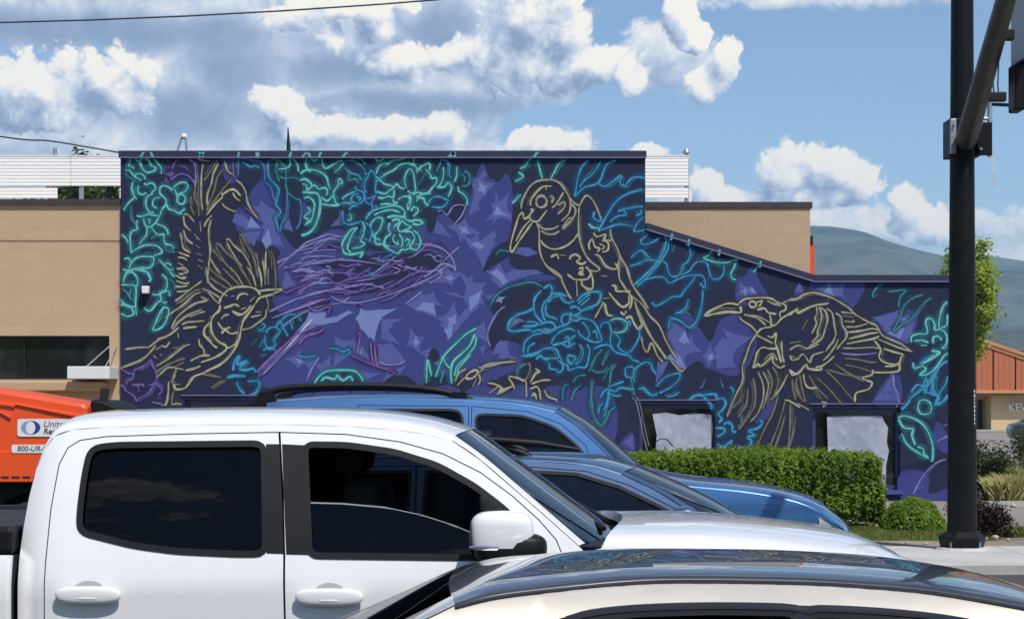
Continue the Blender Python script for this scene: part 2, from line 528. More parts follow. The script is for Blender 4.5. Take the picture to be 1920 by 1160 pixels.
FIGURES = {
'painted_blossom_cluster': ('teal blossom outlines painted down the left edge of the mural', '''
A T 4 145,150 150,190 140,225 165,235 190,250
A T 4 150,140 185,155 205,180 225,200
A T 5 230,190 255,165 290,170 320,200 330,225 370,245 345,275 290,280 255,250 240,215 230,190
A T 4 345,170 385,205 410,250 415,300
A T 4 105,265 150,270 185,310 230,340 250,350
A U 4 110,290 150,330 200,360
A T 4 190,330 200,300 235,295 265,310 275,345
A T 5 175,360 170,420 185,480 210,510
A T 5 225,390 215,440 250,465 290,455
A T 5 265,375 290,385 320,370 350,385 365,420 340,445 330,475
A T 4 195,490 140,540 95,605
A T 5 320,470 290,500 285,560 310,610 350,620
A T 4 405,495 360,500 340,530 350,570 385,580
A T 5 395,420 420,395 450,395 480,410 500,430 520,405 560,375 600,365 635,375
A T 5 400,420 400,460 430,490 455,520 450,555 420,590 400,640 370,700 330,735 290,740
A T 5 525,420 540,460 550,490 545,520 560,545 595,545 615,515 605,480 575,465 545,475
A T 4 635,380 630,420 600,450 560,460
A T 5 460,550 480,590 520,600 545,620 590,630
A T 4 605,575 600,600 570,610
A U 4 165,560 155,610 160,660 185,700 215,715
A T 5 205,645 240,650 280,640 310,630 350,640 390,645
A T 5 215,680 205,715 215,755 175,775 155,800 150,840 155,900 160,940
A T 5 265,665 270,700 290,735 320,740
A T 4 300,670 320,690 310,715
A T 4 290,745 290,800 260,840 225,885
A T 5 330,745 380,800 430,800 435,840 450,880 480,885 510,900 520,925
A T 5 370,710 420,730 450,750 470,790 455,800
A U 4 325,840 350,815 390,805
A T 4 80,800 110,830 130,860 135,880
A T 5 150,960 210,920 270,895 340,890 390,905 420,945 380,970 350,975
A U 4 440,890 450,930 490,945 530,950
A T 4 100,1010 140,1000 160,1040 140,1090
A T 5 150,1060 190,1010 240,985 310,985 350,990
A T 5 350,985 350,1030 330,1070 290,1085 240,1075
A T 5 110,1160 130,1110 180,1090 250,1100 300,1120 325,1160
A T 4 385,1010 430,1050 470,1090 520,1100
A T 4 440,1050 470,1040 500,1060
A U 4 180,1110 210,1160
A T 4 415,1130 450,1160
B T 5 80,20 140,30 200,10 260,30 300,90 290,120
B T 5 90,120 100,70 150,40 190,80 200,130 180,170
B T 5 70,140 130,140 180,150 190,200 185,290 190,380
B U 5 80,170 120,200 150,260 140,220 150,170
B T 5 65,250 100,290 160,310 190,300
B T 5 65,290 120,310 160,330 165,370 120,385 70,360
B T 5 390,60 420,90 430,140 410,190 380,200 380,260 350,280 300,340 260,330 250,310
B T 4 310,210 350,220 390,200 440,190 450,230
B T 4 370,220 400,280 430,270
B T 5 400,310 440,330 430,400 390,470 320,490 340,430 380,350 410,310
B U 4 400,330 380,400 350,440
B T 4 440,10 460,50 490,80
B U 4 450,100 480,130 490,180
'''),
'painted_purple_flower': ('purple flower outline painted under the coping', '''
A P 4 500,260 520,210 550,170 580,140
A P 4 450,310 470,290 500,300 520,290
A P 4 460,330 450,350 480,365
A P 5 490,350 540,310 590,295 650,320 690,370
A P 4 440,240 490,245
A P 4 500,270 490,330 510,350
A L 4 640,170 690,210 700,260 700,330 690,400
A P 3 380,150 430,150 470,190
A P 3 560,230 610,240 640,270
'''),
'painted_corner_flower': ('purple flower outline painted at the bottom left corner of the mural', '''
B P 5 70,790 120,820 170,830 175,800 230,780 280,750 300,720 310,760 340,810 340,880 300,960 270,990 210,1020 190,1040 170,1000 110,960 95,930 60,920
B P 5 110,930 120,890 160,870 170,830
B M 5 160,915 200,920 230,910 250,930
B M 5 200,920 210,970
B P 5 280,920 340,910 380,940 390,960 360,1000
B L 4 310,1050 370,1060 400,1080
B P 4 350,1020 390,1020
'''),
'painted_diving_bird': ('khaki outlined long-necked bird painted head down under the coping', '''
A Y 5 640,120 700,150 740,180 820,190
A Y 5 760,215 750,300 745,400 745,500 760,600
A O 5 880,180 850,230 800,310 770,350
A Y 6 890,205 850,290 830,380 800,470 800,560
A O 5 925,260 880,330 860,420 830,500 790,600
A O 5 1000,340 930,420 870,500 800,600
A Y 5 940,180 970,270 1010,300
A Y 4 1010,200 1020,320
A O 5 700,300 700,400 690,480 720,560 730,650
A O 5 665,480 660,560 690,640
A Y 5 1040,350 1080,380 1110,430 1130,500 1140,550 1180,610 1220,660
A X 6 920,470 990,430 1030,430 1080,480
A X 5 920,450 920,490 870,540 820,600 790,640
A X 4 1010,450 1040,500 1075,520
A Y 4 920,540 950,575 1000,600 1040,610
A P 4 1110,570 1170,620 1240,690
A Y 5 605,630 640,640 690,700
A Y 5 600,640 610,720 660,775
A Y 5 600,760 620,830 680,885
A Y 5 570,790 590,880 600,920 660,955
A Y 4 735,695 745,780
A Y 4 800,690 845,680
A Y 5 840,640 800,680 770,740
A Y 4 700,830 745,855
A Y 4 690,800 730,835
A Y 4 700,890 740,920
A Y 4 710,960 755,975
A Y 4 720,1010 765,1030
A Y 4 715,1060 760,1090
A X 5 560,950 610,970 650,985
A X 5 555,990 600,1000 630,1020
A X 5 550,1040 600,1060
A X 5 545,1080 620,1110
A X 5 560,1120 600,1150
A Y 5 830,690 810,760 810,850 820,900 820,960 810,1060 800,1160
A Y 4 700,130 740,125
A O 3 820,110 860,150
A O 3 910,110 960,170
B X 5 500,20 560,10 590,40 520,60
B X 5 480,60 540,90 580,80
B X 5 500,110 560,130 600,125
B X 5 490,150 540,155 590,145
B Y 5 500,195 560,190 600,180
B Y 5 730,0 740,60 750,130
'''),
'painted_perched_bird': ('khaki outlined bird with fanned wing and straight beak painted at the lower left', '''
A O 5 865,890 900,880 930,920 980,970 1040,1020 1100,1110 1120,1160
A O 5 870,900 900,960 940,1030 980,1080 1030,1160
A Y 5 955,850 980,840 1020,890 1060,930 1100,960 1150,1050 1170,1130
A Y 4 960,860 990,920 1040,1000 1090,1070
A O 5 1065,820 1080,800 1100,830 1130,890 1170,960 1200,1050 1220,1160
A O 4 1070,830 1090,900 1130,970
A O 5 1200,950 1220,1020 1230,1100 1240,1160
A X 5 1290,940 1285,1040 1290,1160
A O 4 1330,930 1360,1030 1360,1160
A X 4 1260,1020 1270,1080 1275,1150
A O 4 820,920 870,960 920,1030
A Y 5 820,1000 870,1080 920,1160
A O 4 815,1070 850,1120 880,1160
B Y 5 490,270 540,230 620,170 700,110
B O 5 500,290 560,250 640,190 690,175
B Y 5 410,400 470,350 560,290 640,220 690,200
B Y 6 460,480 500,400 560,340 640,290 740,260
B Y 4 690,230 740,260 700,280
B Y 5 470,490 520,430 600,370 700,330
B Y 5 600,390 680,360 725,345
B Y 5 540,450 600,430 720,420
B X 5 550,480 600,470 660,465
B Y 6 350,560 440,530 520,470
B Y 6 280,630 360,570 430,540
B Y 5 100,640 200,625 290,625
B Y 6 60,790 130,760 230,720 300,660 340,610
B O 6 130,760 200,740 240,715
B Y 5 340,640 380,625
B Y 5 380,610 420,620 450,580
B Y 5 470,630 520,625
B Y 5 320,690 350,710
B Y 5 370,680 390,690
B X 6 510,510 520,550
B Y 5 340,770 400,740 470,690 560,620 610,600
B O 6 340,820 420,770 500,730 570,710
B Y 5 350,860 400,810 450,780 560,800
B Y 5 480,780 560,740
B Y 6 610,730 650,710 700,690 760,690
B Y 6 570,805 640,790 690,770
B Y 5 680,560 680,600 710,640 720,680 760,690
B X 6 690,740 760,720 830,690 880,650 890,620
B X 6 830,290 850,240 890,190 950,160 1040,155 1110,170 1140,200 1150,220
B X 6 840,300 830,340 790,380 770,430 770,490 790,540 830,580 880,610 900,630 960,600 980,570
B X 6 760,430 720,480 720,530 760,580 800,620 820,625
B X 5 740,540 780,580
B X 5 1140,190 1220,180 1320,175 1240,215 1150,240 1110,290
B X 6 1110,290 1060,360 1020,420 1000,490 990,550 960,630 900,710 840,760 760,800 700,830 640,850 610,890 570,940 500,950 480,910
B Y 5 1010,490 1080,470 1140,430 1190,390 1200,330
B O 5 1200,230 1215,290 1210,340
B X 5 970,260 990,220 1030,210 1060,220
B X 6 1070,270 1110,230
B X 5 920,230 950,230
B X 6 870,320 920,300 960,290 990,310
B X 7 930,340 960,360 1000,370 1040,350 1080,300
B X 6 1000,330 1040,320
B Y 5 1080,390 1130,380 1160,370
B X 5 1120,350 1160,350
B Y 5 850,410 870,380 910,370
B X 6 820,430 860,480 920,470
B X 6 850,520 880,490 920,520 980,510
B Y 5 480,910 530,910
B Y 6 440,890 440,960 430,1040 410,1080
B Y 5 450,890 490,890
B O 6 480,830 470,890 490,930 470,1000 465,1070
B Y 5 500,780 490,830 475,870
B Y 5 465,1070 500,1060 540,1070
B O 5 700,830 740,840 850,860
B O 5 770,940 830,900 890,880
B O 5 750,10 810,60 880,110 940,160
B O 5 760,80 830,130 910,180
B Y 5 750,120 800,170 870,210 900,230
B O 5 860,10 920,70 990,140
B Y 4 910,0 970,60 1020,150
B O 5 990,0 1040,70 1080,150
B Y 4 1050,0 1090,60 1120,160
B Y 5 700,170 760,190 840,240
B Y 4 750,200 800,260 840,290
B X 5 1140,0 1160,80 1160,160
B X 5 1215,10 1215,140
B O 5 1270,0 1270,150 1250,240
B Y 4 1190,20 1190,140
'''),
'painted_drooping_petal': ('blue drooping leaf outlines painted beside the diving bird', '''
A B 4 1075,130 1060,220 1055,310
A C 4 1080,190 1120,210 1160,240 1200,225 1235,250
A B 4 1080,165 1160,180 1230,190 1270,230 1280,300 1275,360
A C 4 1310,190 1310,260 1320,330 1370,390 1400,430 1385,500 1375,560 1410,600 1400,640 1370,660 1390,740 1400,780
A U 4 1320,180 1360,170 1380,200 1370,250 1385,310 1400,360
A B 4 1290,370 1330,410 1345,480 1370,520 1375,560
A U 4 1395,170 1430,220 1460,250
A T 4 1480,120 1490,220 1450,250 1390,255
A U 4 1455,250 1455,340 1460,420 1490,470 1540,500 1590,520
A B 4 1465,440 1465,560 1450,650 1420,710 1410,780
A U 4 1400,310 1440,330 1520,325 1570,350
A T 4 1510,165 1550,220 1560,280
A B 4 1575,520 1585,600 1575,700 1540,760
'''),
'painted_hanging_garland': ('bright teal garland of blossoms painted under the coping', '''
C T 5 70,130 60,230 100,280
C T 5 195,165 200,220 230,250 290,220 340,190 370,190
C T 4 380,200 340,250 300,285
C T 5 10,300 50,265 130,260 200,290 235,330 250,380 265,430
C T 6 10,350 50,340 90,360 110,390 95,420 60,430
C T 4 30,380 60,390 70,420
C T 5 100,400 140,395 165,420 220,410 240,440 230,480
C T 6 30,450 100,450 150,460 180,500 180,580 165,660 130,740 80,790 20,810
C T 5 40,500 90,490 130,540 125,620 100,690 60,700
C T 4 75,570 95,610 45,650 85,690 50,730
C T 5 190,490 240,520 290,480 310,540 350,555
C T 5 180,545 250,555 340,560
C T 4 330,330 330,390 300,430 290,470 310,530
C T 4 340,325 370,370 330,380
C T 4 360,510 390,480 440,455 480,440
C T 4 355,540 420,540 460,560
C C 6 470,400 490,430 540,450 550,500 520,540 470,540 440,510 460,470 500,460
C C 6 480,480 520,500 500,520
C U 4 385,190 440,185 500,210 540,250 560,290
C U 4 440,170 490,170 530,180 560,220
C U 4 390,240 420,300 410,350 470,340 510,380
C C 4 400,260 450,290 500,310 530,350
C C 4 545,300 590,290 610,265 640,310 650,360 640,420 650,470
C C 4 590,300 560,360 550,420 570,450
C T 4 650,300 670,240 720,205 740,215 790,185 850,180 890,170
C T 5 680,330 740,290 800,260 850,220 920,205 970,230
C T 5 650,320 690,350 720,380 760,390 800,400 820,380 850,410 890,420
C T 5 650,440 720,460 770,430 800,410
C C 4 640,360 670,350 700,370
C T 4 900,420 885,350 900,290 930,255 960,290 970,360 975,430 940,460 910,430
C T 5 970,150 965,200 1000,260 1020,240 1060,220 1085,200 1100,230 1090,270
C T 5 985,240 990,290
C T 4 1020,250 1030,280
C T 5 1060,260 1100,300 1110,330 1150,330 1155,370 1120,410 1090,450 1040,460 990,450 950,470
C U 3 1090,270 1060,300 1000,390
C U 4 1150,280 1180,220 1200,170 1230,140
C C 4 1190,180 1240,190 1260,230 1260,300 1280,330
C T 4 1210,240 1215,300 1190,380 1160,410
C T 5 1150,410 1220,405 1250,370 1280,400 1270,450 1250,490
C T 4 1320,235 1320,310 1300,365
C U 4 1360,290 1390,330 1380,360
C U 5 1385,270 1420,290 1435,320 1420,385 1365,400
C T 4 1335,400 1340,440 1380,465 1410,510 1405,560
C L 4 1405,560 1390,590 1360,650 1300,725
C L 4 1160,610 1200,605 1240,640 1290,570 1350,555 1400,570
C T 5 660,490 700,500 750,485 790,490 800,430
C T 5 790,500 800,540 830,530 790,550 740,545 680,550
C T 5 830,510 880,485 920,490 930,520 910,560 920,600
C T 4 920,470 940,500 935,560 910,590
C T 4 980,490 1040,465 1110,460
C T 6 985,530 1000,500 1040,500 1060,540 1090,565
C C 5 1080,545 1120,495 1180,485 1240,510 1250,520 1220,565 1170,580 1110,570
C T 5 940,610 960,575 990,580 1000,610 970,640 960,650
C T 5 560,680 600,620 660,590 740,570 800,560 850,575 890,610 880,650
C T 5 630,640 700,610 780,595 850,620
C T 7 740,660 800,645 860,655 900,650
C T 6 780,690 820,670 840,690 800,740
C T 6 870,660 930,690 990,680 1040,700 1000,720 950,710
C T 5 860,680 900,720 940,740 880,770 850,780 830,740 860,690
C T 5 600,740 610,700 650,665 690,665 705,690 680,750 650,790 630,800
C T 4 620,770 620,810 660,840 690,850
C T 5 640,800 640,860 660,885 700,880
C T 5 760,700 750,760 770,790 730,830 720,880 760,910
C T 5 710,850 720,900 780,940 830,960 860,930 900,930 950,910
C T 4 800,800 790,850 830,890 825,850
C T 5 840,800 870,850 860,910
C T 5 880,780 940,780 970,830 950,870 930,910 980,930 1010,900 1020,860 1000,800 960,770
C T 4 890,860 910,840 930,860 900,900
C T 6 470,740 430,770 390,830 365,880 380,950 430,970 500,960 540,950 510,1000
C T 5 490,740 450,800 420,870 410,920 440,960
C T 4 530,690 550,740 540,800 520,850 550,880 510,910 440,920
C U 4 490,790 480,850
C U 4 520,760 510,830
C C 4 365,600 370,660 390,710 440,720 500,700 530,690
C C 4 420,600 450,570 500,560
C T 4 430,620 440,670 410,690
C C 4 560,700 600,740 610,800 590,870
C C 4 610,540 620,600 560,680
C B 5 560,500 600,500 640,480 600,540 570,540 560,510
C C 4 640,560 670,590 700,580
C T 4 640,160 660,190 700,180 720,150
C T 4 100,160 130,190 160,170
'''),
'painted_flying_bird': ('lavender bird with scribbled wings and pale tail painted in the middle', '''
Z L 4 520,505 548,478 580,458 620,446 662,444 700,452 742,462 790,458 828,466 848,486 852,502 838,498 822,512 800,524 762,540 720,556 678,566 640,568
Z L 4 640,568 600,575 560,590 530,612
Z L 3 818,478 828,482 824,490 814,486 818,478
Z L 4 560,500 620,488 690,492 750,506 700,522 640,530 580,528
Z P 4 545,520 600,512 660,512 720,520
Z P 4 590,545 650,548 700,540 740,526
C L 4 20,930 50,880 130,850 160,830 230,805 300,810 350,820
C L 4 130,900 200,850 280,840 350,850
C L 3 0,940 80,920 160,910
C L 3 40,960 130,940 240,930 330,930
C P 4 1020,885 1080,880 1150,890 1210,920 1250,960 1260,1000
C L 3 0,1000 100,990 220,985 300,990
C L 4 0,1050 60,1040 150,1010
C L 3 100,1050 200,1040 270,1030 330,1010 380,1000
C P 4 330,1050 400,1070 460,1060 540,1060
C M 5 600,1000 650,1000 690,985
C P 6 670,1030 720,1040 750,1050 700,1070
C P 4 820,1055 870,1040 880,1000
C P 4 780,1030 760,1090 710,1150
C P 3 400,1110 380,1150
C P 4 450,1090 420,1130 480,1150
C L 4 1260,960 1300,1040 1310,1110 1280,1060 1210,1050 1150,1100 1200,1110 1190,1140
C L 4 1050,980 1100,970 1140,1000
C P 4 870,1110 920,1090 1000,1100 940,1150
C L 4 0,1080 60,1110 120,1120
C L 4 160,1110 220,1100 270,1120 290,1150
C L 4 230,1060 270,1080 240,1110
A L 5 1380,1040 1430,1010 1500,980 1590,900 1640,860 1700,840 1785,810
A L 4 1430,1090 1500,1060 1560,1040 1640,990 1785,980
A L 4 1500,1110 1600,1090 1690,1110
D L 4 0,10 50,20 100,5
D L 4 20,120 80,70 120,80 60,110
D L 4 50,110 150,90 240,95
D L 4 0,220 60,160 100,130 180,130 260,125 330,130
D L 4 10,250 100,205 180,190 250,180
D M 4 0,310 80,280 160,260 250,250
D P 4 260,210 280,170 320,145 370,140
D P 4 370,50 400,20 440,10
D P 4 370,40 400,80 450,90 530,70 600,70
D P 4 330,180 400,190 450,200 520,150 580,120
D L 4 250,230 300,260 350,265 400,230
D P 4 600,230 680,190 760,130 820,90 870,60
D P 4 630,270 720,240 800,190 900,130 960,60
D P 4 860,170 920,140 960,110 1010,120
D L 5 1010,130 1070,100 1110,60 1090,30 1130,10
D P 4 850,60 940,40 1000,10
D L 5 830,290 900,240 960,190
D M 4 500,300 450,280 430,300
D M 4 740,280 820,280
D M 5 0,600 60,540 150,510 200,480
D M 4 80,280 80,310 140,340 240,310 230,370
D M 4 460,530 480,510 470,600 450,670
D M 4 560,590 570,700 590,770
D M 5 590,600 600,730 620,770
D P 5 400,680 520,740 600,770 700,800 760,830
D L 4 620,740 700,760 770,760 830,730
B M 6 1120,820 1220,720 1330,620 1450,520 1600,450
B P 6 1150,850 1260,740 1400,610 1500,520
B W 5 1180,830 1300,700 1420,560 1560,400
B L 5 1220,350 1340,290 1460,240 1657,190
B L 5 1240,400 1400,340 1540,290 1657,250
B L 4 1440,200 1500,160 1600,120 1657,80
B L 4 1400,40 1480,30 1560,40 1657,50
B L 4 1490,110 1560,70 1640,60
'''),
'painted_tail_leaf': ('small cyan leaf outlines painted beside the pale tail', '''
B C 4 1150,430 1190,460 1150,500 1140,470
B U 4 1080,610 1130,560
B C 4 1140,630 1180,560
B C 4 1195,520 1220,480 1270,470 1310,500 1290,530 1260,570 1270,610 1220,640 1190,590 1190,530
B C 4 1300,440 1330,400 1380,370 1440,380 1470,420
B C 4 1330,490 1340,450 1380,430 1400,470 1400,490
B C 4 1270,470 1310,420 1330,470 1350,510 1370,540
B C 5 1170,650 1220,630 1280,650
B C 5 1150,690 1200,680
B C 7 940,810 950,740 990,690 970,760 1050,730 990,790 1040,800 1100,790 1120,820
B C 8 890,860 950,845 1040,850
B C 4 970,890 990,950 1030,990
B C 5 1050,890 1140,890 1120,970 1060,1000
D T 5 120,910 160,850 220,810 330,800 430,810 480,850 500,890
D T 6 170,890 210,860 280,870 300,840 340,880 400,850 420,890
D C 4 240,630 300,640 350,660 380,640 400,660 370,690
D C 4 0,690 50,700 140,690
D L 4 160,700 100,800 60,890
'''),
'painted_reed_leaves': ('teal reed leaves painted above the blue roof rails', '''
D T 5 990,900 1000,720 1030,850
D T 5 1060,860 1100,760 1140,680 1220,600 1300,520 1380,475
D T 6 1370,520 1330,610 1270,670 1200,740 1180,820 1190,910
D T 4 1380,540 1370,610 1310,690 1230,770 1210,850
D T 4 1110,690 1150,760 1190,800
D T 4 1100,900 1130,800
D T 4 1340,680 1250,780 1230,850
'''),
'painted_small_bird': ('small khaki bird head and claw painted at the foot of the mural', '''
D Y 5 1220,890 1240,830 1300,790
D X 6 1300,850 1330,820 1370,800 1390,820 1360,860 1310,870 1300,850
D Y 5 1400,780 1430,790 1390,830
D Y 5 1420,770 1500,750 1600,740 1657,735
D Y 4 1430,800 1480,800
D Y 5 1230,920 1280,870 1300,860
D Y 5 1400,830 1410,880 1390,920
D Y 5 1380,870 1350,930
D X 5 1470,900 1530,910 1590,950
D X 5 1480,980 1550,930
D Y 5 1540,990 1600,960 1650,930
G Y 5 0,780 80,770 160,745 280,735
G X 5 70,900 140,920 170,940 150,970 270,920
G Y 5 130,990 180,950 250,930
G Y 5 220,860 250,900 270,950
G X 6 220,850 290,860 350,890
G O 5 350,890 370,850 390,790 380,740
G X 7 360,890 360,1010
G X 6 390,900 430,830 460,810 430,790
G X 6 400,910 480,880 550,880
G X 5 390,950 440,930 460,960 470,1030
G X 5 400,1010 420,980 440,1030
G X 5 500,960 530,1010 600,1030
G X 5 590,1030 600,1050
'''),
'painted_cyan_flower': ('big cyan flower outline painted below the tall bird', '''
G U 4 70,320 120,230 200,170 290,140 380,120 440,130 490,160
G C 4 350,70 370,110
G L 4 80,620 60,560 65,490 110,400 150,340 200,310
G C 6 420,320 360,350 290,370 240,410 220,440 220,490 280,500 340,490 400,490
G C 6 330,460 390,460 450,450
G C 5 360,430 420,430 470,450
G C 6 490,170 540,145 560,180 545,230 500,280 480,330 490,390 510,420
G C 6 480,180 430,240 415,310 430,370 460,410 490,440
G C 5 520,290 510,330 530,380 580,400 600,420
G C 5 530,280 570,240 620,230 650,270 700,280 730,260
G C 6 560,210 620,210 680,230
G C 6 750,270 800,220 870,195 930,195 940,230 910,290 830,320 780,350
G C 5 760,290 830,230 860,220
G T 4 780,300 850,240
G C 6 700,330 720,310 760,320 780,350 750,370 720,380 700,350
G C 6 730,380 780,400 740,420 700,400
G C 5 630,400 650,370 690,370 700,410 680,440 640,440 630,400
G C 4 800,340 880,325
G C 6 470,450 520,430 570,440 580,480 530,490 490,480
G C 5 780,400 850,410 900,450 930,520 945,570 900,585 840,570 780,530 760,490
G C 4 790,430 820,460 850,510 840,560
G C 4 870,510 900,500 910,560
G C 6 400,510 460,490 520,510 600,470 680,450
G C 5 550,600 580,540 630,500 700,480 740,500
G C 6 560,610 640,590 700,560 740,530
G C 5 340,680 345,600 370,560 420,530 490,515
G C 5 370,660 380,620 430,590
G C 5 360,680 430,670 520,630 590,640 610,700 570,710 480,710
G C 6 320,690 400,690 470,660
G C 6 650,560 680,540 690,590 700,610
G C 6 640,600 690,620 740,590
G C 6 430,720 470,690 500,720 540,720
G C 5 540,740 540,790 590,800 610,820 640,800 640,760 600,720
G C 5 620,690 640,740 680,770 690,800 760,780 820,780 840,720 850,640 830,600
G C 4 780,600 800,660 780,720 740,760
G C 6 670,700 700,690 740,700 720,750 690,740 680,700
G U 4 290,850 300,800 340,760 370,750
G C 4 930,480 950,440 1000,430
G C 4 1000,430 1020,500 1010,570 1030,640
G T 4 1010,420 1050,400 1110,410 1140,440 1130,490 1080,510 1030,510
G C 4 1060,520 1090,570 1070,610 1100,650 1160,660 1210,600 1240,530 1235,470
G C 6 1140,430 1170,430 1160,460
G C 5 880,640 940,610 1000,610 1050,660 1110,680 1160,690 1180,720 1240,740
G U 4 1000,650 970,700 950,770
G U 4 950,640 900,700 860,790 840,810
G U 4 870,800 910,820 980,810 1040,760
G U 4 1060,750 1020,810 1010,880 1000,940
G C 4 1200,900 1190,830 1220,780 1280,740 1330,750 1340,790 1370,840
G C 4 1130,780 1190,780 1190,850 1135,850 1130,780
G C 5 1000,940 960,970 930,1020
G C 5 1000,930 1050,910 1120,890
G C 5 1000,950 1050,970 1090,940 1160,950 1200,950
G C 6 1000,960 990,1040 960,1120
G C 4 1010,980 1050,1000 1100,1000
G U 4 1170,860 1190,950 1200,1000
G C 4 1370,930 1400,890 1450,850 1540,825 1550,860 1500,920 1430,960 1390,980
G C 4 1450,1010 1500,1000 1550,970
G C 6 1230,950 1270,940 1300,970 1340,1000 1380,980
G U 4 640,1060 650,930 690,920
G U 4 710,1050 730,960 790,920
G U 4 870,870 860,980 880,1100
G U 4 720,900 760,850 830,840
G U 4 950,880 990,820
J U 4 120,580 80,540 50,470 30,350 40,220
J U 4 125,580 160,510 180,460 230,420
J C 4 180,310 160,420 130,510
J C 4 90,480 100,420 130,400
J G 3 350,350 380,380 410,500 440,640 470,770
'''),
'painted_tall_bird': ('tall khaki outlined bird with hooked beak painted in the centre of the mural', '''
E Y 5 345,590 350,540 375,470 410,410 470,360 540,345 610,350 670,380 710,430 740,480 760,540 750,600 730,640 680,690
E Y 7 470,525 480,495 510,480 545,490 560,525 545,560 510,575 480,560 470,525
E X 5 420,560 425,520 450,480 490,430 530,400 600,400
E X 5 540,395 560,430
E Y 5 590,475 615,500 600,540
E Y 6 600,580 640,540 700,450
E Y 5 650,630 700,580 710,530 650,560
E X 5 420,590 440,600 410,650 440,690 490,690 520,650 560,600
E X 5 345,620 320,660 300,730 270,820 255,910 265,950 300,900 340,840 380,780 440,700
E X 5 330,640 360,620 370,670 410,650
E X 4 300,860 360,750 430,670
E Y 5 490,710 530,750 600,755 660,725
E Y 5 510,770 560,795 620,800 665,770
E Y 5 690,760 770,670 740,670 690,750
E Y 5 760,540 800,590 790,640 760,690
E Y 5 745,490 790,540 830,560
E Y 5 475,700 495,760 495,830 500,920 520,1000 560,1070 620,1120 680,1160
E X 5 505,850 540,890 600,920 660,920 730,890 790,840 820,790
E Y 5 830,570 860,510 895,475 940,510 980,580 1010,660
E Y 5 830,570 825,680 825,790 845,880 880,970 930,1030 1000,1090 960,1110 920,1100
E Y 5 1090,760 1100,830 1150,920 1180,1000 1230,1080 1260,1160
E Y 5 1170,990 1160,1060 1165,1160
E X 5 960,970 1000,980 1050,1060 1110,1090 1150,1080 1130,1040
E X 5 950,790 980,820 1050,800 1040,850 1100,850
E X 5 920,930 910,880 940,840 960,900 1000,920 980,950
E X 5 1020,850 1070,870 1070,930 1020,950
E X 4 1000,880 1040,900 1020,930
E X 6 590,990 640,970 660,1010
E X 5 670,970 720,980
E X 6 760,1010 750,990 800,970 840,1000 810,1030 850,1050 890,1030
E X 7 830,1090 860,1080 850,1120 820,1130
E X 5 730,1130 770,1160
E X 5 880,1070 920,1110 940,1160
G Y 5 520,0 560,20 600,50 630,80 650,140 690,220 710,250
G X 5 680,60 720,90 750,100 830,95 860,60
G X 6 750,110 755,230
G X 5 790,100 800,150 870,170 870,80 830,0
G X 5 790,140 850,200
G X 6 770,30 800,60 770,60
G X 5 940,70 990,75
G Y 5 1080,0 1080,80 1110,140 1170,220 1260,290 1320,380 1390,460 1450,590 1530,720
G Y 5 1140,0 1150,60 1190,150 1260,250 1310,330
G Y 5 1200,260 1230,370 1300,500 1380,620 1460,720
G Y 4 1210,290 1290,460 1340,560 1400,640 1440,720
G Y 5 1250,540 1270,620 1300,660 1330,590 1380,690 1420,740
G Y 4 1480,730 1560,810 1590,790
G X 6 1020,150 1050,150 1060,190 1110,190 1170,190
G X 6 1000,200 1050,260 1110,310 1160,280 1150,230
G X 6 1090,350 1120,370 1140,340
G X 6 970,280 990,370 1030,380
G X 5 960,250 1010,240
G Y 5 890,400 930,330 960,270
G X 7 1130,400 1170,390 1190,430 1230,480 1260,440 1240,410
G X 5 1150,190 1180,260 1160,330
'''),
'painted_cyan_foliage': ('cyan leaf outlines painted along the sloped parapet', '''
E T 4 480,180 500,260 520,340
E T 4 715,180 660,210 620,280 590,340
E T 4 440,150 400,190 380,230 330,250
E T 4 320,280 360,320 290,360
E T 4 345,465 300,510 265,545
E U 4 130,970 170,935 250,945
E C 4 790,490 800,430 820,330 850,240 910,180
E C 4 830,410 870,350 930,310 980,240 1010,190
E C 5 790,490 870,410 990,370 1040,260 1070,210 1140,180
E C 5 980,370 1040,400 1110,360 1180,310 1170,370 1210,395 1260,340 1320,320 1380,330
E C 5 990,770 1040,680 1110,560 1180,490 1270,450 1370,430
E C 4 1080,700 1150,650 1220,640 1200,600 1150,610
E C 4 1150,600 1220,590 1340,570 1360,580
E C 5 1300,650 1350,620 1340,590
E C 4 990,770 1080,740 1180,715 1280,735
E C 4 1370,650 1310,720 1290,775 1350,770 1410,745
E C 6 960,610 950,660 1000,690 1015,650
E T 5 905,710 940,745 990,750 1000,780
H C 4 130,150 140,170 90,210 110,245 180,225 240,185
H C 4 10,350 60,300 100,290 140,330 180,360 230,370 260,350
H C 4 0,410 70,390 130,360 180,370
H C 6 270,170 285,220 260,300 200,400 120,480 30,560
H C 5 310,190 300,270 260,350 180,450 60,570
H C 3 330,300 355,250
H C 4 260,370 290,400 300,450 330,490 370,485 400,450 415,400 450,380 475,310 460,250 430,235
H C 4 400,480 460,450 510,390 560,375 600,390 620,450 640,500 690,510 730,470 735,400
H T 4 570,345 620,320 650,280 690,268
H T 4 570,345 650,375 740,385 830,360 840,370
H T 4 830,370 810,420 790,470 800,510 830,515
H C 4 60,560 110,520 200,495 270,500 310,540 380,510 440,490 510,480 570,490 590,540 585,580 545,540
H C 4 515,490 470,550 420,610 400,640 330,650 270,690 210,715 170,690
H C 4 570,590 565,680 545,770 520,840 480,880 450,880 400,840 330,810 310,830 300,900
H C 4 460,665 440,730 400,760 350,780
H C 8 360,775 420,770
H C 4 440,770 480,790
H T 4 960,460 985,430 1000,390
'''),
